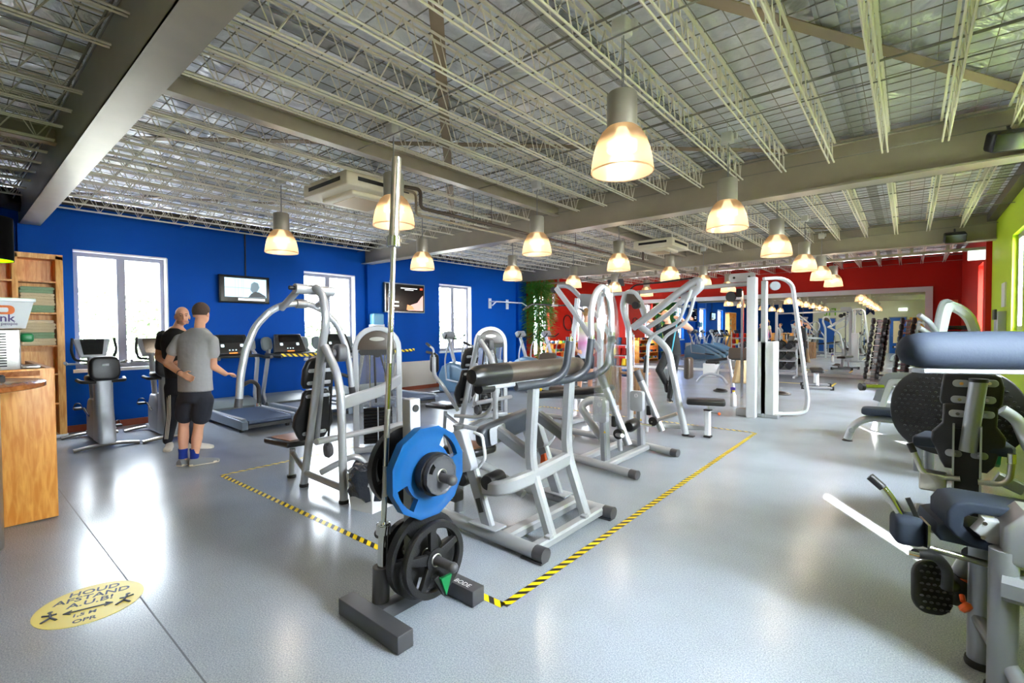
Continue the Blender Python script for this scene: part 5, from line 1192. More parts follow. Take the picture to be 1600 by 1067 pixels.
g = G(); g.box((-2.61, 9.8, .34), (.09, .04, .06), bev=.012); g.box((-2.64, 9.8, .29), (.02, .025, .09), bev=.006); g.out('trigger_head', M_PURPLE, bt)
g = G(); g.lathe([(.026, 0), (.026, .03)], (-2.6, 9.8, .28), n=12); g.out('collar', M_YELLOW, bt)
for (x, y, s_, m_, lb) in ((-2.2, 12.2, .16, M_BROWN, 'brown coiled rope handle on the floor right of the tower'), (-3.45, 11.9, .14, M_RUBBER, 'dark cable attachment lying on the floor left of the tower')):
    g = G(); g.tor((x, y, .025), (0, 0, 1), s_, .02, 24, 8); g.tor((x + .02, y, .055), (.1, .1, 1), s_ * .7, .02, 24, 8); tag(g.out('cable_attachment', m_), lb, 'attachment')
g = G(); g.bx(-1.55, -1.5, 14.6, 15.6, 0, .003); g.bx(-2.9, -2.2, 14.95, 15.0, 0, .003); tag(g.out('floor_marking', mat('yellow_tape', rgb(230, 205, 60), .5)), 'short plain yellow floor marks near the flat bench', 'floor tape')
pc = thing("padded_bolster", "upright dark padded bolster right of the man in black", "bolster", (-3.75, 10.6, 0))
c = aY(1076, 575, 11.0)
g = G(); g.prism(rrect(.14, .5, .06), .3, c, (1, 0, 0), (0, 0, 1), bev=.05); g.out('bolster_pad', M_BROWN, pc)
g = G(); g.tube([c + V((0, .1, 0)), c + V((-.55, .1, .05))], .03, 10, fil=0); g.tube([c + V((-.5, .1, .05)), V((c.x - .5, 11.1, .0))], .04, 10, fil=0); g.out('bolster_arm', M_SILVERG, pc)

# ================================================================== LEFT OF THE FAR AREA: shelves of small weights, rollers, planks
sh = thing('weight_shelf', 'long yellow wooden shelf under the red wall filled with colourful small weights', 'shelf', (-9.2, 14.4, 0))
for z in (.12, .42, .72, 1.0):
    g = G(); g.bx(-9.6, -9.2, 13.2, 15.3, z, z + .03); g.out('shelf_board', M_PINE, sh)
for y in (13.2, 14.25, 15.27):
    g = G(); g.bx(-9.6, -9.2, y, y + .03, 0, 1.03); g.out('shelf_side', M_PINE, sh)
cols = [M_PBLUE, M_RED, M_IRON, M_GREENP, M_YELLOW, M_WHITEC]; cn = ['blue', 'red', 'black', 'green', 'yellow', 'white']; random.seed(5)
protos = {}
rown = ['bottom', 'middle', 'upper', 'top']
for k, z in enumerate((.19, .49, .79, 1.07)):
    for i in range(9):
        ci = (i * 5 + k * 2) % 6; y = 13.33 + .22 * i + (.03 if i > 4 else 0)
        lb = '%s small dumbbell on the %s board of the yellow shelf, %s along' % (cn[ci], rown[k], ['first', 'second', 'third', 'fourth', 'fifth', 'sixth', 'seventh', 'eighth', 'ninth'][i])
        p = (-9.38, y, z)
        if ci not in protos:
            t = thing('small_dumbbell', lb, 'dumbbell', p, 0, 'small weights on the yellow shelf'); g = G(); q = V(p)
            for s_ in (-1, 1): g.cyl(q + V((s_ * .06, 0, 0)), q + V((s_ * .13, 0, 0)), .055, 12)
            g.cyl(q - V((.06, 0, 0)), q + V((.06, 0, 0)), .016, 8); g.out('dumbbell_body', cols[ci], t); protos[ci] = t
        else: dup(protos[ci], p, label=lb)
rl = thing('roller_rack', 'white stand stacked with bright coloured foam rollers near the mirror', 'rack', (-5.95, 11.6, 0)); protos = {}
for x in (-6.33, -5.55):
    g = G(); g.tube([(x, 11.65, .02), (x, 11.65, 1.36)], 0, rect=(.03, .03), up=(1, 0, 0)); g.tube([(x, 11.4, .02), (x, 11.85, .02)], 0, rect=(.04, .03)); g.out('stand_post', M_WHITEC, rl)
for k in range(4):
    g = G(); g.box((-5.94, 11.6, .24 + .28 * k), (.78, .2, .015)); g.out('stand_shelf', M_WHITEC, rl)
    for i in range(5):
        ci = [4, 1, 1, 0, 1][(i + k * 2) % 5]; lb = '%s foam roller on tier %s of the white stand, %s along' % (cn[ci], ['one', 'two', 'three', 'four'][k], ['first', 'second', 'third', 'fourth', 'fifth'][i])
        p = (-6.24 + .15 * i, 11.58, .35 + .28 * k)
        if ci not in protos:
            g = G(); g.lathe([(.03, -.09), (.068, -.09), (.068, .09), (.03, .09), (.03, -.09)], p, (0, .25, 1), 16, cap=False); o_ = g.out('foam_roller', cols[ci]); q = V(p)
            o_.data.transform(Matrix.Translation(-q)); o_.location = q; tag(o_, lb, 'foam roller', 'foam rollers on the white stand'); protos[ci] = o_
        else: c_ = protos[ci].copy(); COL.objects.link(c_); c_.location = p; c_['label'] = lb
st_ = None
for i in range(3):
    g = G(); g.cyl((-6.0 + .07 * i, 11.2, .02), (-6.2 + .07 * i, 11.45, 1.25), .012, 8); tag(g.out('gym_stick', M_RUBBER), 'thin black stick leaning on the white roller stand, ' + ['left one', 'middle one', 'right one'][i], 'stick', 'black sticks on the roller stand')
pk = thing('plank_box', 'open box of rough vertical planks standing behind the machines', 'planter box', (-4.05, 8.3, 0))
for i, (a, b) in enumerate(((-4.3, 7.9), (-3.75, 7.75))):
    for k in range(3): g = G(); g.box((a + .11 * k, b + .02 * k, .42), (.1, .03, .84 - .03 * k)); g.out('plank', M_BOXWOOD, pk)
g = G(); g.box((-3.95, 8.05, .7), (.75, .25, .03)); g.out('plank_shelf', M_BOXWOOD, pk)
g = G(); g.bx(XL + .0, XL + .03, 14.95, 15.15, 1.15, 1.35, bev=.006); tag(g.out('wall_switch_box', M_CREAM), 'cream switch box on the red wall above the yellow shelf', 'switch box')
g = G(); g.tor((XL + .05, 14.75, 1.75), (1, 0, .1), .28, .018, 30, 8); tag(g.out('hanging_cord', M_RUBBER), 'loop of dark cord hanging on the red wall behind the woman', 'cord')
tvf = thing('ceiling_screen', 'small dark screen on a ceiling mount in front of the red wall', 'screen', (-5.4, 13.2, 2.8))
c = aY(962, 440, 12.8)
g = G(); g.tube([c + V((0, 0, .03)), V((c.x, c.y, 3.4))], .025, 8, fil=0); g.out('mount_pole', M_RUBBER, tvf); g = G(); g.box(c, (.5, .05, .3), R=Matrix.Rotation(.5, 3, 'X'), bev=.01); g.out('screen_panel', M_DGREY, tvf)
# wall display and phone holder on the lime wall
ds = thing('wall_dispenser', 'grey wall dispenser with notice on the lime wall', 'dispenser', (XR - .05, 10.75, 1.3))
g = G(); g.bx(XR - .1, XR, 10.55, 10.95, 1.2, 1.75, bev=.01); g.out('housing', M_LGREY, ds); g = G(); g.bx(XR - .13, XR - .1, 10.6, 10.85, 1.62, 1.78, bev=.005); g.out('display', M_RUBBER, ds)
g = G(); g.bx(XR - .02, XR, 10.6, 10.95, 1.82, 2.2); g.out('notice', M_WHITE, ds)
g = G(); g.bx(.75, 1.0, YF - .02, YF, 2.0, 2.25); tag(g.out('wall_box', M_ORANGE), 'small orange box in the red corner right of the mirror', 'box')
g = G(); g.box((XR - .17, 12.46, 2.85), (.3, .06, .18), bev=.01); tag(g.out('exit_light', mat('exit_sign', rgb(225, 240, 235), .4, emit=rgb(230, 250, 240), estr=.9)), 'pale lit exit box hanging at the end of the lattice rail', 'exit light')
# ================================================================== NEAR RIGHT MACHINE (pads, roll pad, foot plate)
M_BV = mat('blue_black_vinyl', rgb(40, 48, 62), .75, spec=.25, bump=.05, bscale=80)
M_TREAD = bpy.data.materials.new('dimpled_rubber'); M_TREAD.use_nodes = True
nt = M_TREAD.node_tree; b_ = nt.nodes['Principled BSDF']; b_.inputs['Base Color'].default_value = rgb(30, 31, 33); b_.inputs['Roughness'].default_value = .4
R3 = thing('leg_machine', 'silver leg machine cut by the frame edge, with knee pads and orange knob', 'weight machine', (.3, 2.8, 0))
rt = V((.64, .76, 0)).normalized()      # the direction the machine runs away from the camera
g = G(); g.cyl((.255, 2.92, 0), (.255, 2.92, .56), .043, 20); bumper(g, (.255, 2.92, 0), .05, 1); g.out('front_leg', [M_SILVERG, M_RUBBER], R3)
g = G(); g.cyl((.305, 2.74, 0), (.305, 2.74, .60), .046, 20); bumper(g, (.305, 2.74, 0), .054, 1); g.out('front_leg', [M_SILVERG, M_RUBBER], R3)
g = G(); g.tube([(.25, 2.9, .22), (.42, 2.5, .02)], .03, 12, fil=0); g.out('diagonal_strut', M_SILVERG, R3)
g = G(); g.tube([(.30, 2.72, .46), (.85, 2.62, .46)], 0, rect=(.1, .1)); g.out('cross_beam', M_SILVERG, R3)
g = G(); g.prism([(0, -.09), (.5, -.09), (.5, .13), (.06, .13), (.0, .06)], .2, aD(1560, 835, 1.98), (1, .06, 0), (0, 0, 1), bev=.02); g.out('housing', M_SILVERG, R3)
# upper C shaped pad: outline swept in the picture-facing plane with real width going back
pu = V((1, .25, -.03)).normalized(); pz = V((0, 0, 1)); o_ = aD(1487, 818, 2.05)
g = G(); g.prism([(.03, -.06), (.0, -.02), (-.0, .045), (.025, .085), (.07, .10), (.4, .085), (.4, .05), (.09, .05), (.06, .03), (.055, -.01), (.09, -.05), (.28, -.085), (.28, -.11), (.08, -.085)], .22, o_ + V((-.04, .12, 0)), pu, pz, bev=.012); g.out('knee_pad', M_BV, R3)
g = G(); g.prism([(.065, -.01), (.1, .045), (.3, .045), (.3, -.08), (.11, -.05)], .05, o_ + V((.0, .0, .0)), pu, pz, bev=.006); g.out('side_plate', M_LGREY, R3)
for q in ((.105, .03), (.1, -.03)): g = G(); g.cyl(o_ + pu * q[0] + pz * q[1] + V((0, -.03, 0)), o_ + pu * q[0] + pz * q[1] + V((0, -.015, 0)), .008, 10); g.out('bolt', M_CHROME, R3)
o2 = aD(1447, 830, 2.12)
g = G(); g.prism([(0, .0), (.01, .04), (.05, .055), (.13, .04), (.38, -.03), (.38, -.065), (.02, -.035)], .26, o2 + V((0, .14, 0)), pu, pz, bev=.012); g.out('seat_cushion', M_BV, R3)
g = G(); g.tube([o2 + pu * .0 + pz * -.07, o2 + pu * .38 + pz * -.12], .014, 10, fil=0); g.tube([o2 + V((0, .2, -.05)), o2 + pu * .38 + V((0, .2, -.1))], .014, 10, fil=0); g.out('seat_rail', M_BRUSH, R3)
g = G(); g.box(o2 + V((-.065, .05, -.02)), (.115, .13, .13), rz=.25, bev=.03); g.out('handle_block', M_BV, R3)
g = G(); g.box(o2 + V((-.005, .02, -.03)), (.01, .12, .14), rz=.25); g.out('block_plate', M_CHROME, R3)
g = G(); g.tube([o2 + V((-.09, .05, .04)), o2 + V((-.125, .05, .11)), o2 + V((-.155, .05, .15))], .017, 12, fil=.03); g.tube([o2 + V((-.155, .05, .15)), o2 + V((-.205, .05, .195))], .019, 12, fil=0, mi=1); g.out('grab_handle', [M_CHROME, M_RUBBER], R3)
g = G(); g.tube([o2 + V((-.03, .04, .04)), o2 + V((-.05, .04, .09)), o2 + V((-.065, .04, .125))], 0, rect=(.02, .008)); g.out('lever', M_RUBBER, R3)
h0 = aD(1420, 865, 2.05)
g = G(); g.tube([h0, h0 + V((.035, .0, .0)) ], .015, 12, fil=0); g.out('bar_end', M_CHROME, R3)
g = G(); g.tube([aD(1430, 865, 2.05), aD(1462, 867, 2.07), aD(1482, 892, 2.09), aD(1479, 920, 2.1)], .021, 14, fil=.05); g.out('curved_grip', M_RUBBER, R3)
# foot plate
fc = aD(1456, 917, 2.2); fx = V((.83, .55, -.12)).normalized(); fz = V((-.2, .1, 1)).normalized(); fz = (fz - fx * fz.dot(fx)).normalized(); fn = fx.cross(fz)
if fn.dot(fc - V((0, 0, CAM_H))) > 0: fn = -fn
g = G(); g.prism(rrect(.17, .235, .07, 6), .03, fc, fx, fz, bev=.01)
for i in range(5):
    for j in range(8):
        x, z = -.055 + .0275 * i + (.013 if j % 2 else 0), -.09 + .026 * j
        if abs(x) < .07: g.sph(fc + fx * x + fz * z + fn * .016, .0095, 8, mi=1, sc=(1, 1, .5))
g.out('foot_plate', [M_RUBBER, M_DGREY], R3)
hc = aD(1502, 915, 2.3)
g = G(); g.lathe([(0, -.06), (.05, -.06), (.062, -.02), (.062, .04), (.045, .08), (0, .08)], hc + V((-.02, 0, -.02)), (.4, -.2, .9), 20); g.tube([fc - fn * .02, hc], .03, 10, fil=0); g.out('pivot_hub', M_RUBBER, R3)
g = G(); g.tube([hc + V((0, .02, .05)), aD(1520, 868, 2.15)], .04, 14, fil=0); g.out('hub_strut', M_SILVERG, R3)
g = G(); g.box(hc + V((.012, -.05, .03)), (.05, .01, .045), bev=.003); g.out('hub_label', M_ORANGE, R3)
g = G(); g.cyl(aD(1503, 930, 2.08), aD(1505, 940, 2.06), .01, 8); g.lathe([(0, 0), (.02, .002), (.026, .015), (.02, .03), (0, .034)], aD(1503, 943, 2.06), (.5, -.3, -.4), 14); g.out('adjust_knob', M_ORANGE, R3)
# high roll pad
a0, a1 = V((-.02, 2.36, 1.415)), V((.62, 2.86, 1.405)); ra = (a1 - a0).normalized()
g = G(); g.lathe([(0, 0), (.03, .003), (.055, .02), (.066, .06), (.07, .12), (.074, .3), (.076, .8)], a0, ra, 32); g.out('roll_pad', M_BV, R3)
g = G(); g.tube([a0 + ra * .06 + V((0, 0, -.078)), a1 + V((0, 0, -.08))], 0, rect=(.06, .018)); g.out('roll_rail', M_SILVERG, R3)
g = G(); g.tube([(.80, 2.66, .02), (.80, 2.70, 1.0), (.66, 2.78, 1.32)], 0, rect=(.08, .08), up=(1, 0, 0), fil=.12); g.out('tall_post', M_SILVERG, R3)
g = G(); g.tube([(.3, 2.74, .04), (.95, 2.62, .04)], 0, rect=(.09, .06)); g.out('base_bar', M_SILVERG, R3)

# ================================================================== MACHINE WITH BACKREST SEEN FROM BEHIND
d = 3.6
R4 = thing('seated_machine', 'seated machine seen from behind, black backrest clipped to a silver tube', 'weight machine', tuple(aD(1510, 830, d).xy) + (0,))
right = CR.normalized()
def D(u, v, dd=0): return aD(u, v, d + dd)
_q = aD(1512, 650, 1) ; bx = V((_q.y, -_q.x, 0)).normalized(); bu = V((.03, -.02, 1)).normalized(); _n = V((_q.x, _q.y, 0)).normalized(); _c = aD(1512, 650, 3.6)
def D(u, v, dd=0):      # on the upright plane of the backrest, dd behind it
    r_ = _ray(u, v); return V((0, 0, CAM_H)) + r_ * (((_c + _n * dd - V((0, 0, CAM_H))).dot(_n)) / r_.dot(_n))
up_o = [(-.205, -.13), (.2, -.14), (.22, -.1), (.225, .02), (.2, .1), (.16, .12), (-.16, .12), (-.2, .1), (-.215, .0), (-.22, -.1)]
g = G(); g.prism([(a * .8, b) for a, b in up_o], .06, D(1517, 607, .12), bx, bu, bev=.02); g.out('upper_backrest', M_BLACK, R4)
lo_o = [(-.16, -.3), (.15, -.3), (.2, -.24), (.22, -.16), (.265, -.09), (.265, -.02), (.2, .06), (.2, .2), (.18, .22), (-.18, .22), (-.2, .2), (-.2, .06), (-.275, -.02), (-.28, -.1), (-.23, -.17), (-.2, -.24)]
g = G(); g.prism([(a * .77, b) for a, b in lo_o], .06, D(1513, 675, .12), bx, bu, bev=.02); g.out('lower_backrest', M_BLACK, R4)
g = G(); g.tube([D(1529, 596), D(1512, 705)], .052, 24, fil=0); g.lathe([(.055, 0), (.055, .025), (0, .03)], D(1529, 597), (0, 0, 1), 24, mi=1); g.out('back_tube', [M_SILVERG, M_RUBBER], R4)
for (uu, vv) in ((1502, 599), (1546, 599), (1499, 624), (1542, 625), (1496, 646), (1540, 648), (1490, 708), (1530, 712)):
    g = G(); p_ = D(uu, vv, .07); g.prism(rrect(.1, .055, .026), .014, p_, bx, bu, bev=.004); g.cyl(p_ + V((0, -.012, 0)), p_ + V((0, -.02, 0)), .012, 10, mi=1); g.out('pad_bracket', [M_LGREY, M_CHROME], R4)
cb = D(1510, 740); cb0 = V((cb.x, cb.y, 0))
g = G()
for s_ in (-1, 1): g.box(cb0 + bx * s_ * .075 + V((0, 0, .38)), (.012, .1, .76), rz=atan2(bx.y, bx.x))
g.box(cb0 + V((bx.y * -.07, bx.x * .07, .36)), (.14, .012, .72), rz=atan2(bx.y, bx.x), mi=1); g.out('channel_post', [M_LGREY, M_RUBBER], R4)
g = G(); g.box(cb0 + V((0, 0, .03)), (.6, .3, .06), rz=atan2(bx.y, bx.x), bev=.01); g.out('base_plate', M_SILVERG, R4)
g = G(); g.box(cb0 + bx * -.19 + V((0, 0, .3)), (.16, .14, .14), rz=atan2(bx.y, bx.x), bev=.015); g.out('gear_box', M_BRUSH, R4)
sc = D(1503, 715, .15)
g = G(); g.prism([(-.29, -.05), (.27, -.06), (.29, 0), (.24, .3), (-.24, .3), (-.3, 0)], .085, V((sc.x, sc.y, .575)), bx, V((-bx.y, bx.x, 0)), bev=.025); g.out('seat_cushion', M_BV, R4)
g = G(); g.tube([D(1500, 748, -.05), D(1452, 745, -.05), D(1440, 735, -.05), D(1426, 701, -.05)], .02, 12, fil=.05); g.tube([D(1428, 706, -.05), D(1421, 692, -.05)], .023, 12, fil=0, mi=1); g.out('side_handle', [M_BRUSH, M_RUBBER], R4)
g = G(); g.tube([D(1528, 753, -.05), D(1565, 757, -.05), D(1578, 748, -.05), D(1581, 722, -.05)], .02, 12, fil=.06); g.tube([D(1581, 724, -.05), D(1581, 709, -.05)], .024, 12, fil=0, mi=1); g.out('side_handle', [M_BRUSH, M_CHROME], R4)

# ================================================================== LEG PRESS WITH DIMPLED OVAL PLATE
R5 = thing('leg_press', 'leg press with huge black dimpled oval foot plate and green weight disc', 'weight machine', (.45, 6.1, 0))
oc = D(1492, 643, 1.25); ox = bx; oz = V((0, 0, 1)); on = ox.cross(oz)
ol = [(.487 * (abs(cos(t)) ** .82) * (1 if cos(t) >= 0 else -1), .44 * (abs(sin(t)) ** .9) * (1 if sin(t) >= 0 else -1)) for t in [2 * pi * i / 44 for i in range(44)]]
g = G(); g.prism(ol, .045, oc, ox, oz, bev=.014)
for j in range(-9, 10):
    for i in range(-12, 13):
        x, z = i * .046 + (.023 if j % 2 else 0), j * .044
        if (x / .44) ** 2 + (z / .39) ** 2 < 1: g.sph(oc + ox * x + oz * z + on * .022, .015, 6, mi=1, sc=(1, 1, .7))
g.out('oval_plate', [M_RUBBER, M_TREAD], R5)
for uu in (1435, 1452):
    p_ = aD(uu, 715, 5.0); g = G(); g.tube([(p_.x, p_.y, .0), (p_.x, p_.y, .6)], .04, 14, fil=0); g.out('plate_leg', M_SILVERG, R5)
g = G(); g.tube([aD(1565, 640, 4.3), aD(1590, 655, 4.25), aD(1604, 690, 4.2), V((.93, 5.2, .05))], .05, 14, fil=.25); g.out('side_arch', M_SILVER, R5)
g = G(); g.tube([aD(1556, 745, 4.0), aD(1600, 765, 3.9)], 0, rect=(.07, .1)); g.out('side_beam', M_SILVERG, R5)
plate_holes('weight_plate', .17, .04, 3, M_GREENP, 'green many sided weight plate on the leg press near the lime wall', tuple(aD(1556, 700, 4.35)), n=12, hub=.05, group='green plates')
plate_holes('weight_plate', .16, .04, 0, M_IRON, 'dark plate above the green plate on the leg press', tuple(aD(1560, 668, 4.5)), n=48, hub=.05, group='green plates')

# ================================================================== BENCH WITH HORN AND HOOP MACHINE
R6 = thing('press_bench', 'white framed bench with dark blue seat and weight horns', 'weight bench', (-.3, 7.7, 0))
f0 = V((-.62, 7.72, 0)); bd = V((1, .12, 0)).normalized()
g = G(); g.tube([f0 + V((0, 0, .02)), f0 + bd * .06 + V((0, 0, .22)), f0 + bd * .22 + V((0, 0, .33)), f0 + bd * 1.3 + V((0, 0, .31))], .045, 16, fil=.12); g.out('bench_frame', M_SILVER, R6)
g = G(); g.lathe([(.06, 0), (.06, .01), (.045, .02)], f0, (0, 0, 1), 18); g.out('rubber_foot', M_RUBBER, R6)
g = G(); g.lathe([(.0, -.06), (.035, -.06), (.035, -.045), (0, -.045)], f0 + bd * .05 + V((0, .0, .15)), (0, 1, 0), 14); g.out('frame_bolt', M_GREY, R6)
g = G(); g.prism(rrect(.74, .3, .08), .09, f0 + bd * .52 + V((0, 0, .42)), tuple(bd), (0, 1, 0), bev=.03); g.out('bench_pad', M_BV, R6)
q = f0 + bd * .25 + V((0, .9, 0))
g = G(); g.tube([q + V((0, 0, .02)), q + V((.16, 0, .74)), q + V((.62, .1, .76)), q + V((.85, .15, .3))], 0, rect=(.09, .08), up=(0, 1, 0), fil=.1); g.out('u_frame', M_WHITEC, R6)
g = G(); g.tube([q + V((.02, -.03, .45)), q + V((.12, -.03, .82)), q + V((.62, .07, .84))], 0, rect=(.09, .03), up=(0, 1, 0), fil=.08); g.out('frame_cover', M_GREY, R6)
g = G(); g.cyl(q + V((-.12, -.2, .66)), q + V((.08, -.04, .66)), .045, 16); g.lathe([(.055, 0), (.055, .05), (.04, .06)], q + V((-.16, -.23, .66)), (.8, .6, 0), 16, mi=1); g.out('weight_horn', [M_CHROME, M_RUBBER], R6)
g = G(); g.tube([q + V((.4, 0, .8)), q + V((.52, 0, .92)), q + V((.62, .05, .86))], .045, 12, fil=.08); g.out('cushion_roll', M_VINYL, R6)
R7 = thing('hoop_machine', 'white and grey hooped machine rising behind the large roll pad', 'weight machine', (.45, 8.0, 0))
hp_ = [(1444, 640), (1461, 560), (1476, 490), (1481, 477), (1500, 483), (1514, 495), (1523, 515), (1526, 560), (1526, 640)]
g = G(); g.tube([aD(u, v, 5.6) for u, v in hp_], 0, rect=(.11, .12), up=(bx.y, -bx.x, 0), fil=.12); g.out('hoop', M_WHITEC, R7)
g = G(); g.tube([aD(u - 6, v - 4, 5.62) for u, v in ((1458, 580), (1474, 492), (1480, 474), (1504, 483))], 0, rect=(.06, .13), up=(bx.y, -bx.x, 0), fil=.1); g.out('hoop_shading', M_GREY, R7)  # shading on the hoop's outer left, put on as a grey strip
g = G(); b0_ = aD(1447, 640, 5.6); b1_ = aD(1526, 640, 5.6)
g.tube([V((b0_.x, b0_.y, .0)), b0_], 0, rect=(.11, .12), up=(bx.y, -bx.x, 0)); g.tube([V((b1_.x, b1_.y, .0)), b1_], 0, rect=(.11, .12), up=(bx.y, -bx.x, 0)); g.out('hoop_leg', M_WHITEC, R7)
for k in range(7): g = G(); g.box(aD(1494, 512 + 8 * k, 5.9), (.3, .14, .05), bev=.005); g.out('weight_block', M_GLOSSB, R7)
g = G(); g.tube([aD(1436, 492, 5.5), aD(1452, 503, 5.5), aD(1462, 518, 5.55)], .03, 10, fil=.05); g.tube([aD(1436, 512, 5.5), aD(1450, 520, 5.5), aD(1458, 530, 5.5)], .028, 10, fil=.05); g.out('side_grip', M_GREY, R7)

# ================================================================== COUNTER, ICE MACHINE, SHELF WITH TOWELS, BLACK LAMP
ct = thing('bar_counter', 'pine panelled bar counter end at the left edge', 'counter', (-5.4, .3, 0))
g = G(); g.bx(-5.34, -5.3, .20, .585, .01, 1.215, bev=.003); g.out('end_panel', M_PINE, ct)
g = G(); g.bx(-6.9, -5.34, .545, .585, .01, 1.215); g.out('front_panel', M_PINE, ct)
g = G(); g.bx(-6.9, -5.3, -.3, .5, 1.16, 1.2); g.out('counter_top', M_WALNUT, ct)
g = G(); g.lathe([(.36, 0), (.36, 1.12)], (-4.92, -.1, 0), n=48); g.out('curved_base', M_BRUSH, ct)
g = G(); g.lathe([(.0, 0), (.55, 0), (.56, .006), (.56, .034), (.55, .04), (0, .04)], (-4.78, -.08, 1.125), n=64); g.out('round_top', M_WALNUT, ct)
im = thing('ice_machine', 'stainless louvred drinks machine on the bar counter', 'drinks machine', (-5.6, .3, 1.2))
g = G(); g.bx(-5.75, -5.45, .02, .41, 1.2, 1.53, bev=.012); g.out('housing', M_BRUSH, im)
for k in range(13): g = G(); g.bx(-5.452, -5.43, .04, .33, 1.235 + .021 * k, 1.245 + .021 * k); g.out('louvre', M_RUBBER, im)
g = G(); g.bx(-5.7, -5.44, .41, .52, 1.21, 1.235, bev=.008); g.out('drip_tray', M_BRUSH, im)
g = G(); g.box((-5.52, .45, 1.46), (.1, .08, .07), bev=.02); g.out('tap', M_GREENP, im)
tb = thing('drink_tub', 'frosted white square tub with orange logo on the drinks machine', 'tub', (-5.6, .25, 1.53))
g = G(); lo = [(-5.75, -.1), (-5.45, -.1), (-5.45, .44), (-5.75, .44)]; hi = [(-5.79, -.14), (-5.41, -.14), (-5.41, .49), (-5.79, .49)]
g.add([(x, y, 1.535) for x, y in lo] + [(x, y, 1.76) for x, y in hi], [(3, 2, 1, 0), (4, 5, 6, 7)] + [(i, (i + 1) % 4, 4 + (i + 1) % 4, 4 + i) for i in range(4)]); g.bx(-5.8, -5.4, -.15, .5, 1.745, 1.775, bev=.008)
g.out('tub_body', mat('frosted_tub', rgb(226, 230, 232), .3), tb)
M_DRK = mat('logo_purple', rgb(80, 64, 120), .4); M_LOG = mat('logo_orange', rgb(220, 110, 40), .4)
g = G(); g.prism(rrect(.12, .07, .03), .004, (-5.418, .32, 1.68), (0, 1, 0), (.15, 0, 1)); g.out('logo_badge', M_LOG, tb)
g = G(); g.prism(rrect(.05, .035, .01), .004, (-5.413, .32, 1.68), (0, 1, 0), (.15, 0, 1)); g.out('logo_centre', M_WHITE, tb)
fnt('lettering', 'drink', .085, (-5.428, .29, 1.615), (0, 1, 0), (.15, 0, 1), M_DRK, tb, ext=.001, bold=.001); fnt('lettering', 'for active people', .034, (-5.434, .28, 1.572), (0, 1, 0), (.15, 0, 1), M_DRK, tb, ext=.001)
pt = thing('pen_tray', 'small dark tray with pens on the round counter top', 'tray', (-4.85, .22, 1.165))
g = G(); g.bx(-4.98, -4.78, .1, .28, 1.165, 1.18); g.bx(-4.98, -4.97, .1, .28, 1.18, 1.2); g.bx(-4.79, -4.78, .1, .28, 1.18, 1.2); g.bx(-4.98, -4.78, .27, .28, 1.18, 1.2); g.out('tray', M_RUBBER, pt)
for i, c_ in enumerate((M_PBLUE, M_RED, M_RUBBER)): g = G(); g.box((-4.9 + .04 * i, .2, 1.2), (.02, .1, .03), rz=.3 * i, bev=.004); g.out('contents', c_, pt)
sf = thing('shelf_unit', 'tall pine shelf unit holding folded towels against the blue wall', 'shelf unit', (-9.45, .7, 0))
XF = -9.28
for y0, y1 in ((1.06, 1.14), (.63, .69), (.13, .19), (-.45, -.37)):
    g = G(); g.bx(XL + .105, XF, y0, y1, 0.04, 2.58, bev=.002); g.out('side_board', M_PINE2, sf)
g = G(); g.bx(XL + .105, XF, -.45, 1.14, 2.53, 2.6); g.out('top_board', M_PINE2, sf)
g = G(); g.bx(XL + .105, XL + .12, -.45, 1.06, 0.04, 2.58); g.out('back_board', M_PINE2, sf)
for z in (2.2, 1.76, 1.30, .9, .48):
    for y0, y1 in ((.69, 1.06), (.19, .63), (-.37, .13)): g = G(); g.bx(XL + .12, XF - .005, y0, y1, z, z + .022); g.out('shelf_board', M_PINE2, sf)
g = G(); g.bx(XF - .02, XF + .02, -.45, .95, .04, 1.24); g.out('lower_front', M_PINE2, sf)
g = G(); g.bx(XL + .105, XF + .01, -.45, 1.15, 0, .05); g.out('plinth', M_WHITE, sf)
random.seed(11); tc_ = {'sage': mat('sage_towel', rgb(140, 166, 128), .9, bump=.4, bscale=40), 'cream': mat('cream_towel', rgb(222, 200, 160), .9, bump=.4, bscale=40)}
k = 0; pos = ['lowest', 'second', 'third', 'fourth', 'fifth', 'highest']
for z0, seq in ((1.785, ('sage', 'cream', 'cream', 'sage')), (1.325, ('cream', 'sage', 'cream', 'cream'))):
    z = z0
    for i, c_ in enumerate(seq):
        h = .085 if i else .095; o3 = V((-9.40, .875, z + h / 2))
        t = thing('folded_towel', '%s folded towel, %s in the %s stack of the shelf unit' % (c_, pos[i], 'upper' if z0 > 1.5 else 'lower'), 'towel', tuple(o3), 0, 'folded towels on the shelf unit')
        g = G()
        for q in range(2): g.prism(rrect(.345, h * .56, h * .27, 5), .22, o3 + V((0, random.uniform(-.012, .012), -h * .25 + q * h * .5)), (0, 1, 0), (0, 0, 1), bev=.012)
        g.out('towel_fold', tc_[c_], t); z += h
bl = thing('drum_lamp', 'black drum pendant lamp with lime green inside at the left edge', 'lamp', (-5.45, .17, 2.1))
g = G(); g.lathe([(.22, 0), (.22, .33), (.215, .33), (.2, .33)], (-5.45, .17, 2.06), n=40, cap=False); g.out('drum_shade', mat('matt_black', rgb(6, 6, 6), .95, spec=.05), bl)
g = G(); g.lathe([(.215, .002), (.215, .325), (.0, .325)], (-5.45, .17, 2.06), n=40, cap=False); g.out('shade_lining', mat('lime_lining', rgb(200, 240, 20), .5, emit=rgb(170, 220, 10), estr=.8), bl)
g = G(); g.tube([(-5.45, .17, 2.38), (-5.45, .17, 3.45)], .004, 6, fil=0); g.out('cord', M_RUBBER, bl)
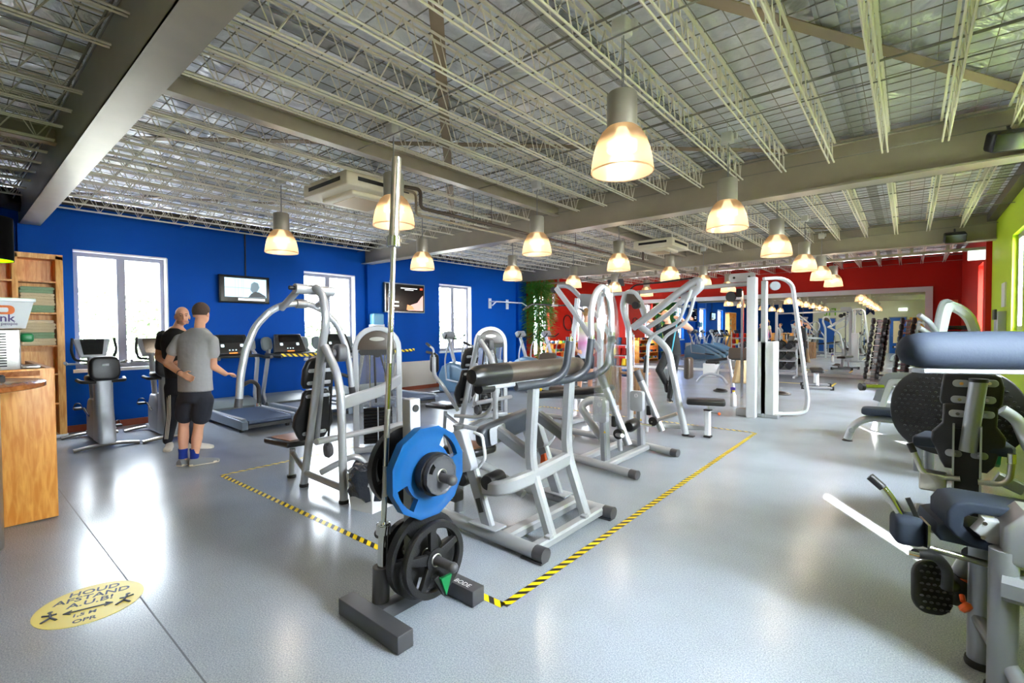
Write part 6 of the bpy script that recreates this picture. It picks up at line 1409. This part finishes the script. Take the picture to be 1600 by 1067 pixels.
# ================================================================== PEOPLE
M_SKIN = mat('skin', rgb(214, 160, 130), .5, spec=.3, var=.05, vscale=12); M_SKIN2 = mat('skin_fair', rgb(226, 172, 142), .5, spec=.3, var=.05, vscale=12)
M_TEE = mat('grey_tshirt', rgb(150, 149, 150), .85, bump=1.0, bscale=5); M_TEEB = mat('black_tshirt', rgb(22, 23, 26), .85, bump=.9, bscale=6)
M_NAVY = mat('navy_shorts', rgb(30, 34, 46), .8, bump=.3, bscale=10); M_HAIRD = mat('dark_hair', rgb(60, 42, 32), .8, bump=.6, bscale=90); M_HAIRB = mat('blond_hair', rgb(176, 136, 88), .8, bump=.6, bscale=60)
M_SOCK = mat('blue_sock', rgb(20, 50, 140), .9); M_SHOEG = mat('grey_shoe', rgb(122, 124, 126), .7); M_SHOEW = mat('white_shoe', rgb(226, 222, 214), .6); M_SOLE = mat('cream_sole', rgb(214, 204, 180), .6)
M_EYE = mat('eye_dark', rgb(40, 30, 26), .3); M_LIP = mat('lip', rgb(180, 96, 84), .5)
M_TIE = bpy.data.materials.new('tie_dye_top'); M_TIE.use_nodes = True; nt = M_TIE.node_tree; bb_ = nt.nodes['Principled BSDF']; bb_.inputs['Roughness'].default_value = .85
tcn = nt.nodes.new('ShaderNodeTexCoord'); sp = nt.nodes.new('ShaderNodeSeparateXYZ'); nt.links.new(tcn.outputs['Object'], sp.inputs[0])
mr_ = nt.nodes.new('ShaderNodeMapRange'); mr_.inputs[1].default_value = .85; mr_.inputs[2].default_value = 1.5; nt.links.new(sp.outputs[2], mr_.inputs[0])
cr = nt.nodes.new('ShaderNodeValToRGB'); e = cr.color_ramp.elements; e[0].position = 0; e[0].color = rgb(190, 215, 232); e[1].position = 1; e[1].color = rgb(226, 228, 190)
for p_, c_ in ((.3, rgb(222, 200, 232)), (.55, rgb(228, 150, 206)), (.8, rgb(238, 220, 226))): x_ = e.new(p_); x_.color = c_
nt.links.new(mr_.outputs[0], cr.inputs[0]); nt.links.new(cr.outputs[0], bb_.inputs['Base Color'])

def fuse(g, name, m_, root, par=None, vox=.012, it=4, label=None):
    """join overlapping limbs into one continuous smooth surface"""
    o = g.out(name, m_, root)
    r_ = o.modifiers.new('r', 'REMESH'); r_.mode = 'VOXEL'; r_.voxel_size = vox; r_.use_smooth_shade = True
    s_ = o.modifiers.new('s', 'SMOOTH'); s_.factor = .5; s_.iterations = it
    bpy.context.view_layer.update(); dg = bpy.context.evaluated_depsgraph_get()
    me = bpy.data.meshes.new_from_object(o.evaluated_get(dg)); me.name = name
    for p in me.polygons: p.use_smooth = True
    o.modifiers.clear(); old = o.data; o.data = me; bpy.data.meshes.remove(old)
    if par: o.parent = par
    return o
def limb(g, a, b, ra, rb, n=16):
    a = V(a); b = V(b); g.sph(a, ra, n); g.sph(b, rb, n); g.cyl(a, b, ra, n, r1=rb)
def oval(g, pts, up):     # stack of elliptic rings: (centre, half width, half depth); up = side direction
    n = 20; vs = []; S_ = V(up).normalized()
    for (c, w_, d_, ax) in pts:
        F_ = S_.cross(V(ax)).normalized()
        for i in range(n): q = 2 * pi * i / n; vs.append(V(c) + S_ * w_ * cos(q) + F_ * d_ * sin(q))
    m_ = len(pts); fs = [(j * n + i, j * n + (i + 1) % n, (j + 1) * n + (i + 1) % n, (j + 1) * n + i) for j in range(m_ - 1) for i in range(n)]
    g.add(vs, fs + [tuple(range(n))[::-1], tuple(range((m_ - 1) * n, m_ * n))], 0, True)
def hand(g, w_, d, palm_n, side, curl=.5, s=1.0):
    """palm from the wrist w_ along d; palm_n = palm normal, side = +1/-1 for the thumb"""
    d = V(d).normalized(); n_ = V(palm_n); n_ = (n_ - d * n_.dot(d)).normalized(); t = d.cross(n_) * side
    for k in (-1, 0, 1): limb(g, V(w_) + t * k * .012 * s, V(w_) + d * .085 * s + t * k * .026 * s, .015 * s, .014 * s, 10)
    for i, L in enumerate((.068, .078, .072, .056)):
        b = V(w_) + d * .09 * s + t * (.033 - .021 * i) * s; q = b; dd = d.copy()
        for j in range(3):
            a_ = curl * (.35 + .5 * j); dd = (d * cos(a_) + n_ * sin(a_)).normalized(); e_ = q + dd * L * s * (.42, .32, .26)[j]
            limb(g, q, e_, .0088 * s * (1 - .08 * j), .0082 * s * (1 - .1 * j), 8); q = e_
    b = V(w_) + d * .03 * s + t * .03 * s; e_ = b + (t * .75 + d * .7 + n_ * .25).normalized() * .04 * s; limb(g, b, e_, .013 * s, .011 * s, 8); limb(g, e_, e_ + (d * .8 + t * .3 + n_ * .4).normalized() * .032 * s, .0105 * s, .009 * s, 8)
def head(g, c, face, up=(0, 0, 1), s=1.0):
    f = V(face).normalized(); u = V(up); u = (u - f * u.dot(f)).normalized(); r_ = f.cross(u); c = V(c)
    R = Matrix((r_, f, u)).transposed()
    def E(x, y, z, a, b, d_):
        k = G(); k.sph((0, 0, 0), 1, 16); g.add([c + R @ V((x * s + v.x * a * s, y * s + v.y * b * s, z * s + v.z * d_ * s)) for v in k.v], k.f, 0, True)
    E(0, -.01, .03, .076, .095, .092); E(0, .025, -.045, .058, .068, .07); E(0, .05, -.09, .03, .03, .022); E(0, .1, -.02, .013, .02, .022); E(0, .085, .01, .01, .02, .03)
    for q in (-1, 1): E(q * .078, -.01, -.015, .01, .018, .032); E(q * .03, .078, .022, .02, .012, .008)
    E(0, .088, -.062, .026, .012, .007); E(0, .086, -.073, .024, .012, .007)
    return R, c
def face_marks(root, c, face, s=1.0, par=None):
    f = V(face).normalized(); u = V((0, 0, 1)); u = (u - f * u.dot(f)).normalized(); r_ = f.cross(u); c = V(c)
    for q in (-1, 1):
        g = G(); g.sph(c + r_ * q * .03 * s + f * .084 * s + u * .004 * s, .0095 * s, 10, sc=(1, 1, .6)); g.out('eye', M_EYE, root, par)
        g = G(); g.tube([c + r_ * q * .015 * s + f * .093 * s + u * .028 * s, c + r_ * q * .045 * s + f * .084 * s + u * .028 * s], .004 * s, 6, fil=0); g.out('eyebrow', M_HAIRD, root, par)
    g = G(); g.tube([c - r_ * .022 * s + f * .092 * s - u * .066 * s, c + f * .1 * s - u * .07 * s, c + r_ * .022 * s + f * .092 * s - u * .066 * s], .005 * s, 6, fil=.01); g.out('mouth', M_LIP, root, par)
def hair_cap(root, c, face, m_, s=1.0, low=-.03, par=None, front=.35, grow=1.06):
    f = V(face).normalized(); u = V((0, 0, 1)); u = (u - f * u.dot(f)).normalized(); r_ = f.cross(u); c = V(c); g = G(); n = 24; vs = []; rows = 12
    for j in range(rows):
        for i in range(n):
            ph = 2 * pi * i / n; ylim = low + (front * .1 + .03) * max(0, sin(ph)) * 2
            th0 = math.acos(max(-1, min(1, (ylim) / .097))); th = th0 * j / (rows - 1)
            vs.append(c + (r_ * sin(th) * cos(ph) * .078 * grow + f * (sin(th) * sin(ph) * .097 * grow - .01) + u * (cos(th) * .094 * grow + .03)) * s)
    g.add(vs, [(j * n + i, (j + 1) * n + i, (j + 1) * n + (i + 1) % n, j * n + (i + 1) % n) for j in range(rows - 1) for i in range(n)], 0, True)
    o = g.out('hair', m_, root, par); return o
def shoe(root, heel, toe, m_, sole=M_SOLE, h=.085):
    a = V(heel); b = V(toe); d = (b - a).normalized(); sd_ = V((-d.y, d.x, 0)); L = (b - a).length
    out = [(-.0, -.036), (.03, -.042), (L * .5, -.038), (L * .8, -.05), (L * .97, -.03), (L, 0), (L * .97, .03), (L * .8, .048), (L * .5, .036), (.03, .04), (0, .036)]
    g = G(); g.prism(out, .025, V((a.x, a.y, .0125)), d, sd_, bev=.006); s_ = g.out('shoe_sole', sole, root)
    g = G(); n = 16; vs = []
    for t, w_, z in ((0, .034, .07), (.12, .042, h + .01), (.3, .042, h + .015), (.5, .043, h * .8), (.75, .05, .055), (.95, .035, .04), (1, .01, .03)):
        for i in range(n): q = pi * i / (n - 1); vs.append(a + d * L * t + sd_ * w_ * cos(q) + V((0, 0, -a.z + .012 + (z - .012) * sin(q) ** .7)))
    g.add(vs, [(j * n + i, j * n + i + 1, (j + 1) * n + i + 1, (j + 1) * n + i) for j in range(6) for i in range(n - 1)] + [tuple(range(n))[::-1]], 0, True); g.out('shoe', m_, root)

# ---- man in the grey t-shirt, seen from behind
d = 5.36
def D(u, v, o=0): return aD(u, v, d + o)
side = V((CR.x, CR.y, 0)).normalized()          # his left-right line
fwd = V((-.75, .55, 0)).normalized()
P = thing('person', 'man in grey t-shirt and navy shorts seen from behind, hand behind his back', 'person', tuple(D(298, 722).xy) + (0,))
L_sh, R_sh, neck = D(279, 528), D(333, 530), D(311, 512)
LA = D(286, 705); RA = D(304, 712); LA.z = .09; RA.z = .09
LK, RK = D(287, 664, .02), D(310, 668, 0)
LH, RH = D(292, 622), D(318, 622)
LEl, LWr = D(262, 568, -.02), D(283, 584, -.17); REl, RWr = D(333, 572, .03), D(352, 584, .16)
B = G()
for a, b, r1, r2 in ((LH, LK, .078, .052), (RH, RK, .078, .052), (LK, LK * .65 + LA * .35, .05, .056), (RK, RK * .65 + RA * .35, .05, .056), (LK * .65 + LA * .35, LA, .056, .034), (RK * .65 + RA * .35, RA, .056, .034),
    (L_sh * .85 + LEl * .15, LEl, .044, .04), (R_sh * .85 + REl * .15, REl, .044, .04), (LEl, LWr, .043, .028), (REl, RWr, .043, .028), (neck - V((0, 0, .05)), D(313, 500), .055, .052), (LA, LA - V((0, 0, .05)), .036, .04), (RA, RA - V((0, 0, .05)), .036, .04)): limb(B, a, b, r1, r2)
oval(B, [(D(305, 625), .15, .105, (0, 0, 1)), (D(306, 600), .155, .11, (0, 0, 1)), (D(306, 570), .145, .105, (0, 0, 1)), (D(306, 535), .165, .1, (0, 0, 1)), (D(307, 526), .14, .07, (0, 0, 1)), (D(309, 514), .06, .05, (0, 0, 1))], side)
hand(B, LWr, (D(300, 592, -.16) - LWr), -fwd, -1, .45); hand(B, RWr, (D(362, 584, .26) - RWr), V((0, 0, -1)), -1, .9)
hc = D(315, 490); fc_ = (fwd * .9 + side * .15).normalized(); head(B, hc, fc_)
body = fuse(B, 'body', M_SKIN, P, vox=.0085, it=3)
hair_cap(P, hc, fc_, M_HAIRD, low=-.045)
T = G()
limb(T, L_sh + side * .015 - V((0, 0, .02)), L_sh * .5 + LEl * .5, .066, .068); limb(T, R_sh - side * .01 - V((0, 0, .02)), R_sh * .48 + REl * .52, .066, .068)
oval(T, [(D(306, 611), .185, .135, (0, 0, 1)), (D(305, 595), .18, .132, (0, 0, 1)), (D(305, 570), .178, .13, (0, 0, 1)), (D(306, 545), .192, .128, (0, 0, 1)), (D(306, 531), .2, .115, (0, 0, 1)), (D(307, 522), .175, .09, (0, 0, 1)), (D(309, 516), .12, .075, (0, 0, 1)), (D(310, 512), .075, .065, (0, 0, 1))], side)
fuse(T, 't_shirt', M_TEE, P, vox=.012)
T = G()
limb(T, LH + V((0, 0, -.02)), D(289, 648, .0), .102, .1); limb(T, RH + V((0, 0, -.02)), D(314, 650, 0), .104, .1)
oval(T, [(D(304, 628), .17, .125, (0, 0, 1)), (D(305, 605), .17, .12, (0, 0, 1))], side)
fuse(T, 'shorts', M_NAVY, P, vox=.012)
for a in (LA, RA): g = G(); g.lathe([(.045, 0), (.043, .06), (.047, .11)], (a.x, a.y, a.z - .01), (0, 0, 1), 18, cap=False); g.out('sock', M_SOCK, P)
shoe(P, (LA.x + .03, LA.y - .05, 0), (LA.x - .1, LA.y + .17, 0), M_SHOEG); shoe(P, (RA.x + .0, RA.y - .06, 0), (RA.x + .03, RA.y + .24, 0), M_SHOEG)
g = G(); g.tor(LWr + (LEl - LWr) * .08, LEl - LWr, .031, .005, 20, 6); g.out('wrist_band', M_EYE, P)

# ---- man in black t-shirt, facing the camera, behind
d = 6.12
P = thing('person', 'smiling bald man in black t-shirt and striped track pants facing him', 'person', tuple(D(285, 697).xy) + (0,))
fc_ = (-fwd * .85 + side * .55).normalized()
L_sh, R_sh, neck = D(254, 524), D(296, 526), D(276, 508)
LA, RA = D(262, 688), D(302, 684); LA.z = .09; RA.z = .09; LK, RK = D(270, 650), D(298, 648); LH, RH = D(270, 605), D(292, 605)
LEl, LWr = D(248, 558, .02), D(266, 572, -.2); REl, RWr = D(302, 556), D(284, 575, -.2)
B = G()
for a, b, r1, r2 in ((LH, LK, .08, .056), (RH, RK, .08, .056), (LK, LA, .054, .038), (RK, RA, .054, .038), (L_sh, LEl, .054, .046), (R_sh, REl, .052, .044), (LEl, LWr, .046, .03), (REl, RWr, .044, .03), (neck - V((0, 0, .06)), D(281, 504), .056, .052)): limb(B, a, b, r1, r2)
oval(B, [(D(281, 612), .15, .11, (0, 0, 1)), (D(278, 580), .145, .11, (0, 0, 1)), (D(276, 545), .17, .115, (0, 0, 1)), (D(275, 520), .16, .09, (0, 0, 1)), (D(276, 510), .07, .06, (0, 0, 1))], side)
hand(B, LWr, side, fwd, 1, .6); hand(B, RWr, -side, fwd, -1, .6)
hc = D(285, 494); head(B, hc, fc_)
fuse(B, 'body', M_SKIN, P, vox=.0085, it=3); face_marks(P, hc, fc_)
g = G(); f = fc_; u = V((0, 0, 1)); r_ = f.cross(u)
vs = []; n = 16
for j in range(5):
    for i in range(n):
        a = pi * i / (n - 1); vs.append(hc + r_ * cos(a) * .066 + f * (.028 + sin(a) * .066) + u * (-.06 - .013 * j) * 1)
g.add([hc + (v - hc) * (1.0 - .03 * (k // n)) for k, v in enumerate(vs)], [(j * n + i, j * n + i + 1, (j + 1) * n + i + 1, (j + 1) * n + i) for j in range(4) for i in range(n - 1)], 0, True); g.out('stubble', mat('stubble', rgb(172, 126, 104), .8), P)
T = G(); limb(T, L_sh, L_sh * .5 + LEl * .5, .066, .066); limb(T, R_sh, R_sh * .5 + REl * .5, .066, .066)
oval(T, [(D(280, 590), .165, .13, (0, 0, 1)), (D(277, 560), .168, .13, (0, 0, 1)), (D(275, 535), .185, .128, (0, 0, 1)), (D(275, 522), .18, .105, (0, 0, 1)), (D(276, 512), .08, .068, (0, 0, 1))], side)
fuse(T, 't_shirt', M_TEEB, P, vox=.012)
T = G(); limb(T, LH, LK, .098, .074); limb(T, RH, RK, .098, .074); limb(T, LK, LA + V((0, 0, .02)), .07, .055); limb(T, RK, RA + V((0, 0, .02)), .07, .055)
oval(T, [(D(281, 615), .165, .12, (0, 0, 1)), (D(279, 585), .155, .12, (0, 0, 1))], side)
fuse(T, 'track_pants', mat('black_track_pants', rgb(26, 30, 42), .8, bump=.3, bscale=10), P, vox=.012)
for k in (0, 1, 2):
    g = G(); o3 = -side * .001; g.tube([D(261.5 + k * 2.2, 612, -.085 - .005 * k), D(261.5 + k * 2.4, 650, -.075), D(257.5 + k * 2.2, 686, -.06)], .006, 6, fil=.05); g.out('side_stripe', M_SHOEW, P)
shoe(P, (LA.x - .05, LA.y + .04, 0), (LA.x + .2, LA.y - .06, 0), M_SHOEW, M_SHOEW); shoe(P, (RA.x - .05, RA.y - .03, 0), (RA.x + .16, RA.y + .18, 0), M_SHOEW, M_SHOEW)

# ---- woman in tie-dye top, from behind
c = aZ(912, 622); d = -(c.x) * .6402 + c.y * .7680
P = thing('person', 'woman in pastel tie-dye top seen from behind among the machines', 'person', (c.x, c.y, 0))
LA, RA = D(905, 618), D(922, 620); LA.z = .09; RA.z = .09; LK, RK = D(906, 592), D(922, 592); LH, RH = D(906, 560), D(922, 560)
L_sh, R_sh = D(898, 508), D(932, 508); LEl, LWr = D(894, 532), D(902, 548, -.1); REl, RWr = D(938, 530), D(932, 548, -.1); hc = D(916, 490)
B = G()
for a, b, r1, r2 in ((LH, LK, .085, .058), (RH, RK, .085, .058), (LK, LA, .054, .036), (RK, RA, .054, .036), (L_sh, LEl, .045, .036), (R_sh, REl, .045, .036), (LEl, LWr, .036, .025), (REl, RWr, .036, .025), (D(915, 506), D(916, 494), .046, .042)): limb(B, a, b, r1, r2)
oval(B, [(D(914, 563), .15, .11, (0, 0, 1)), (D(914, 545), .12, .09, (0, 0, 1)), (D(915, 525), .14, .1, (0, 0, 1)), (D(915, 508), .14, .07, (0, 0, 1)), (D(915, 502), .06, .05, (0, 0, 1))], side)
hand(B, LWr, side - V((0, 0, .5)), fwd, 1, .5); hand(B, RWr, -side - V((0, 0, .5)), fwd, -1, .5); head(B, hc, fwd)
fuse(B, 'body', M_SKIN2, P, vox=.012); hair_cap(P, hc, fwd, M_HAIRB, low=-.07, grow=1.12)
g = G(); g.tube([hc - fwd * .1 + V((0, 0, .03)), hc - fwd * .16, hc - fwd * .13 - V((0, 0, .2))], .03, 10, fil=.05, taper=(1, .4)); g.out('pony_tail', M_HAIRB, P)
T = G(); limb(T, L_sh, L_sh * .7 + LEl * .3, .06, .06); limb(T, R_sh, R_sh * .7 + REl * .3, .06, .06)
oval(T, [(D(914, 560), .17, .13, (0, 0, 1)), (D(914, 545), .155, .115, (0, 0, 1)), (D(915, 525), .165, .12, (0, 0, 1)), (D(915, 510), .155, .09, (0, 0, 1)), (D(915, 503), .07, .06, (0, 0, 1))], side); fuse(T, 'top', M_TIE, P, vox=.014)
T = G(); limb(T, LH, LH * .6 + LK * .4, .1, .085); limb(T, RH, RH * .6 + RK * .4, .1, .085); oval(T, [(D(914, 568), .16, .12, (0, 0, 1)), (D(914, 553), .145, .11, (0, 0, 1))], side); fuse(T, 'shorts', M_NAVY, P, vox=.014)
for a in (LA, RA): shoe(P, (a.x + .04, a.y - .05, 0), (a.x - .12, a.y + .14, 0), M_RUBBER)

# ---- man in black standing on one leg
c = aZ(1048, 627); d = -(c.x) * .6402 + c.y * .7680
P = thing('person', 'man in black clothes standing on one leg, elbow raised, looking down', 'person', (c.x, c.y, 0))
LA = D(1046, 615); LA.z = .09; LK, LH = D(1052, 583), D(1056, 548)
RH, RK, RA = D(1046, 548), D(1030, 578, -.25), D(1040, 598, .15)
L_sh, R_sh = D(1028, 508), D(1060, 506, -.05); REl, RWr = D(1080, 514, -.05), D(1064, 497, -.1); LEl, LWr = D(1012, 500), D(1026, 488); hc = D(1040, 494)
fc_ = V((-.15, -.8, -.55)).normalized(); fc_ = (-side * .75 + -fwd * .5 + V((0, 0, -.35))).normalized()
B = G()
for a, b, r1, r2 in ((LH, LK, .085, .058), (RH, RK, .085, .06), (LK, LA, .055, .038), (RK, RA, .055, .04), (L_sh, LEl, .052, .045), (R_sh, REl, .055, .046), (LEl, LWr, .045, .03), (REl, RWr, .046, .032), (D(1045, 508), D(1042, 496), .055, .052)): limb(B, a, b, r1, r2)
oval(B, [(D(1051, 552), .15, .11, (0, 0, 1)), (D(1050, 530), .14, .1, (0, 0, 1)), (D(1046, 512), .17, .1, (0, 0, 1)), (D(1045, 505), .08, .06, (0, 0, 1))], side)
hand(B, RWr, (hc - RWr), side, 1, .8); hand(B, LWr, (hc - LWr), -side, -1, .8); head(B, hc, fc_, V((0, 0, 1)))
fuse(B, 'body', M_SKIN2, P, vox=.012); hair_cap(P, hc, fc_, M_HAIRB, low=-.02); face_marks(P, hc, fc_)
T = G(); limb(T, L_sh, L_sh * .9 + LEl * .1, .066, .06); limb(T, R_sh, R_sh * .8 + REl * .2, .066, .062)
oval(T, [(D(1052, 555), .165, .125, (0, 0, 1)), (D(1050, 530), .155, .12, (0, 0, 1)), (D(1046, 513), .175, .11, (0, 0, 1)), (D(1045, 506), .1, .075, (0, 0, 1))], side); fuse(T, 'tank_top', M_TEEB, P, vox=.014)
T = G(); limb(T, LH, LK, .098, .074); limb(T, RH, RK, .098, .076); limb(T, LK, LA, .07, .054); limb(T, RK, RA, .072, .058); oval(T, [(D(1051, 556), .16, .12, (0, 0, 1)), (D(1051, 542), .145, .11, (0, 0, 1))], side); fuse(T, 'trousers', M_TEEB, P, vox=.014)
g = G(); g.tube([R_sh + V((.02, -.13, .02)), D(1049, 552, -.16)], .014, 8, fil=0); g.out('teal_strap', mat('teal_strap', rgb(60, 160, 180), .6), P)
shoe(P, (LA.x - .04, LA.y + .05, 0), (LA.x + .1, LA.y - .15, 0), M_RUBBER)
g = G(); limb(g, RA, RA + V((.05, -.06, -.16)), .045, .04); g.out('raised_shoe', M_RUBBER, P)
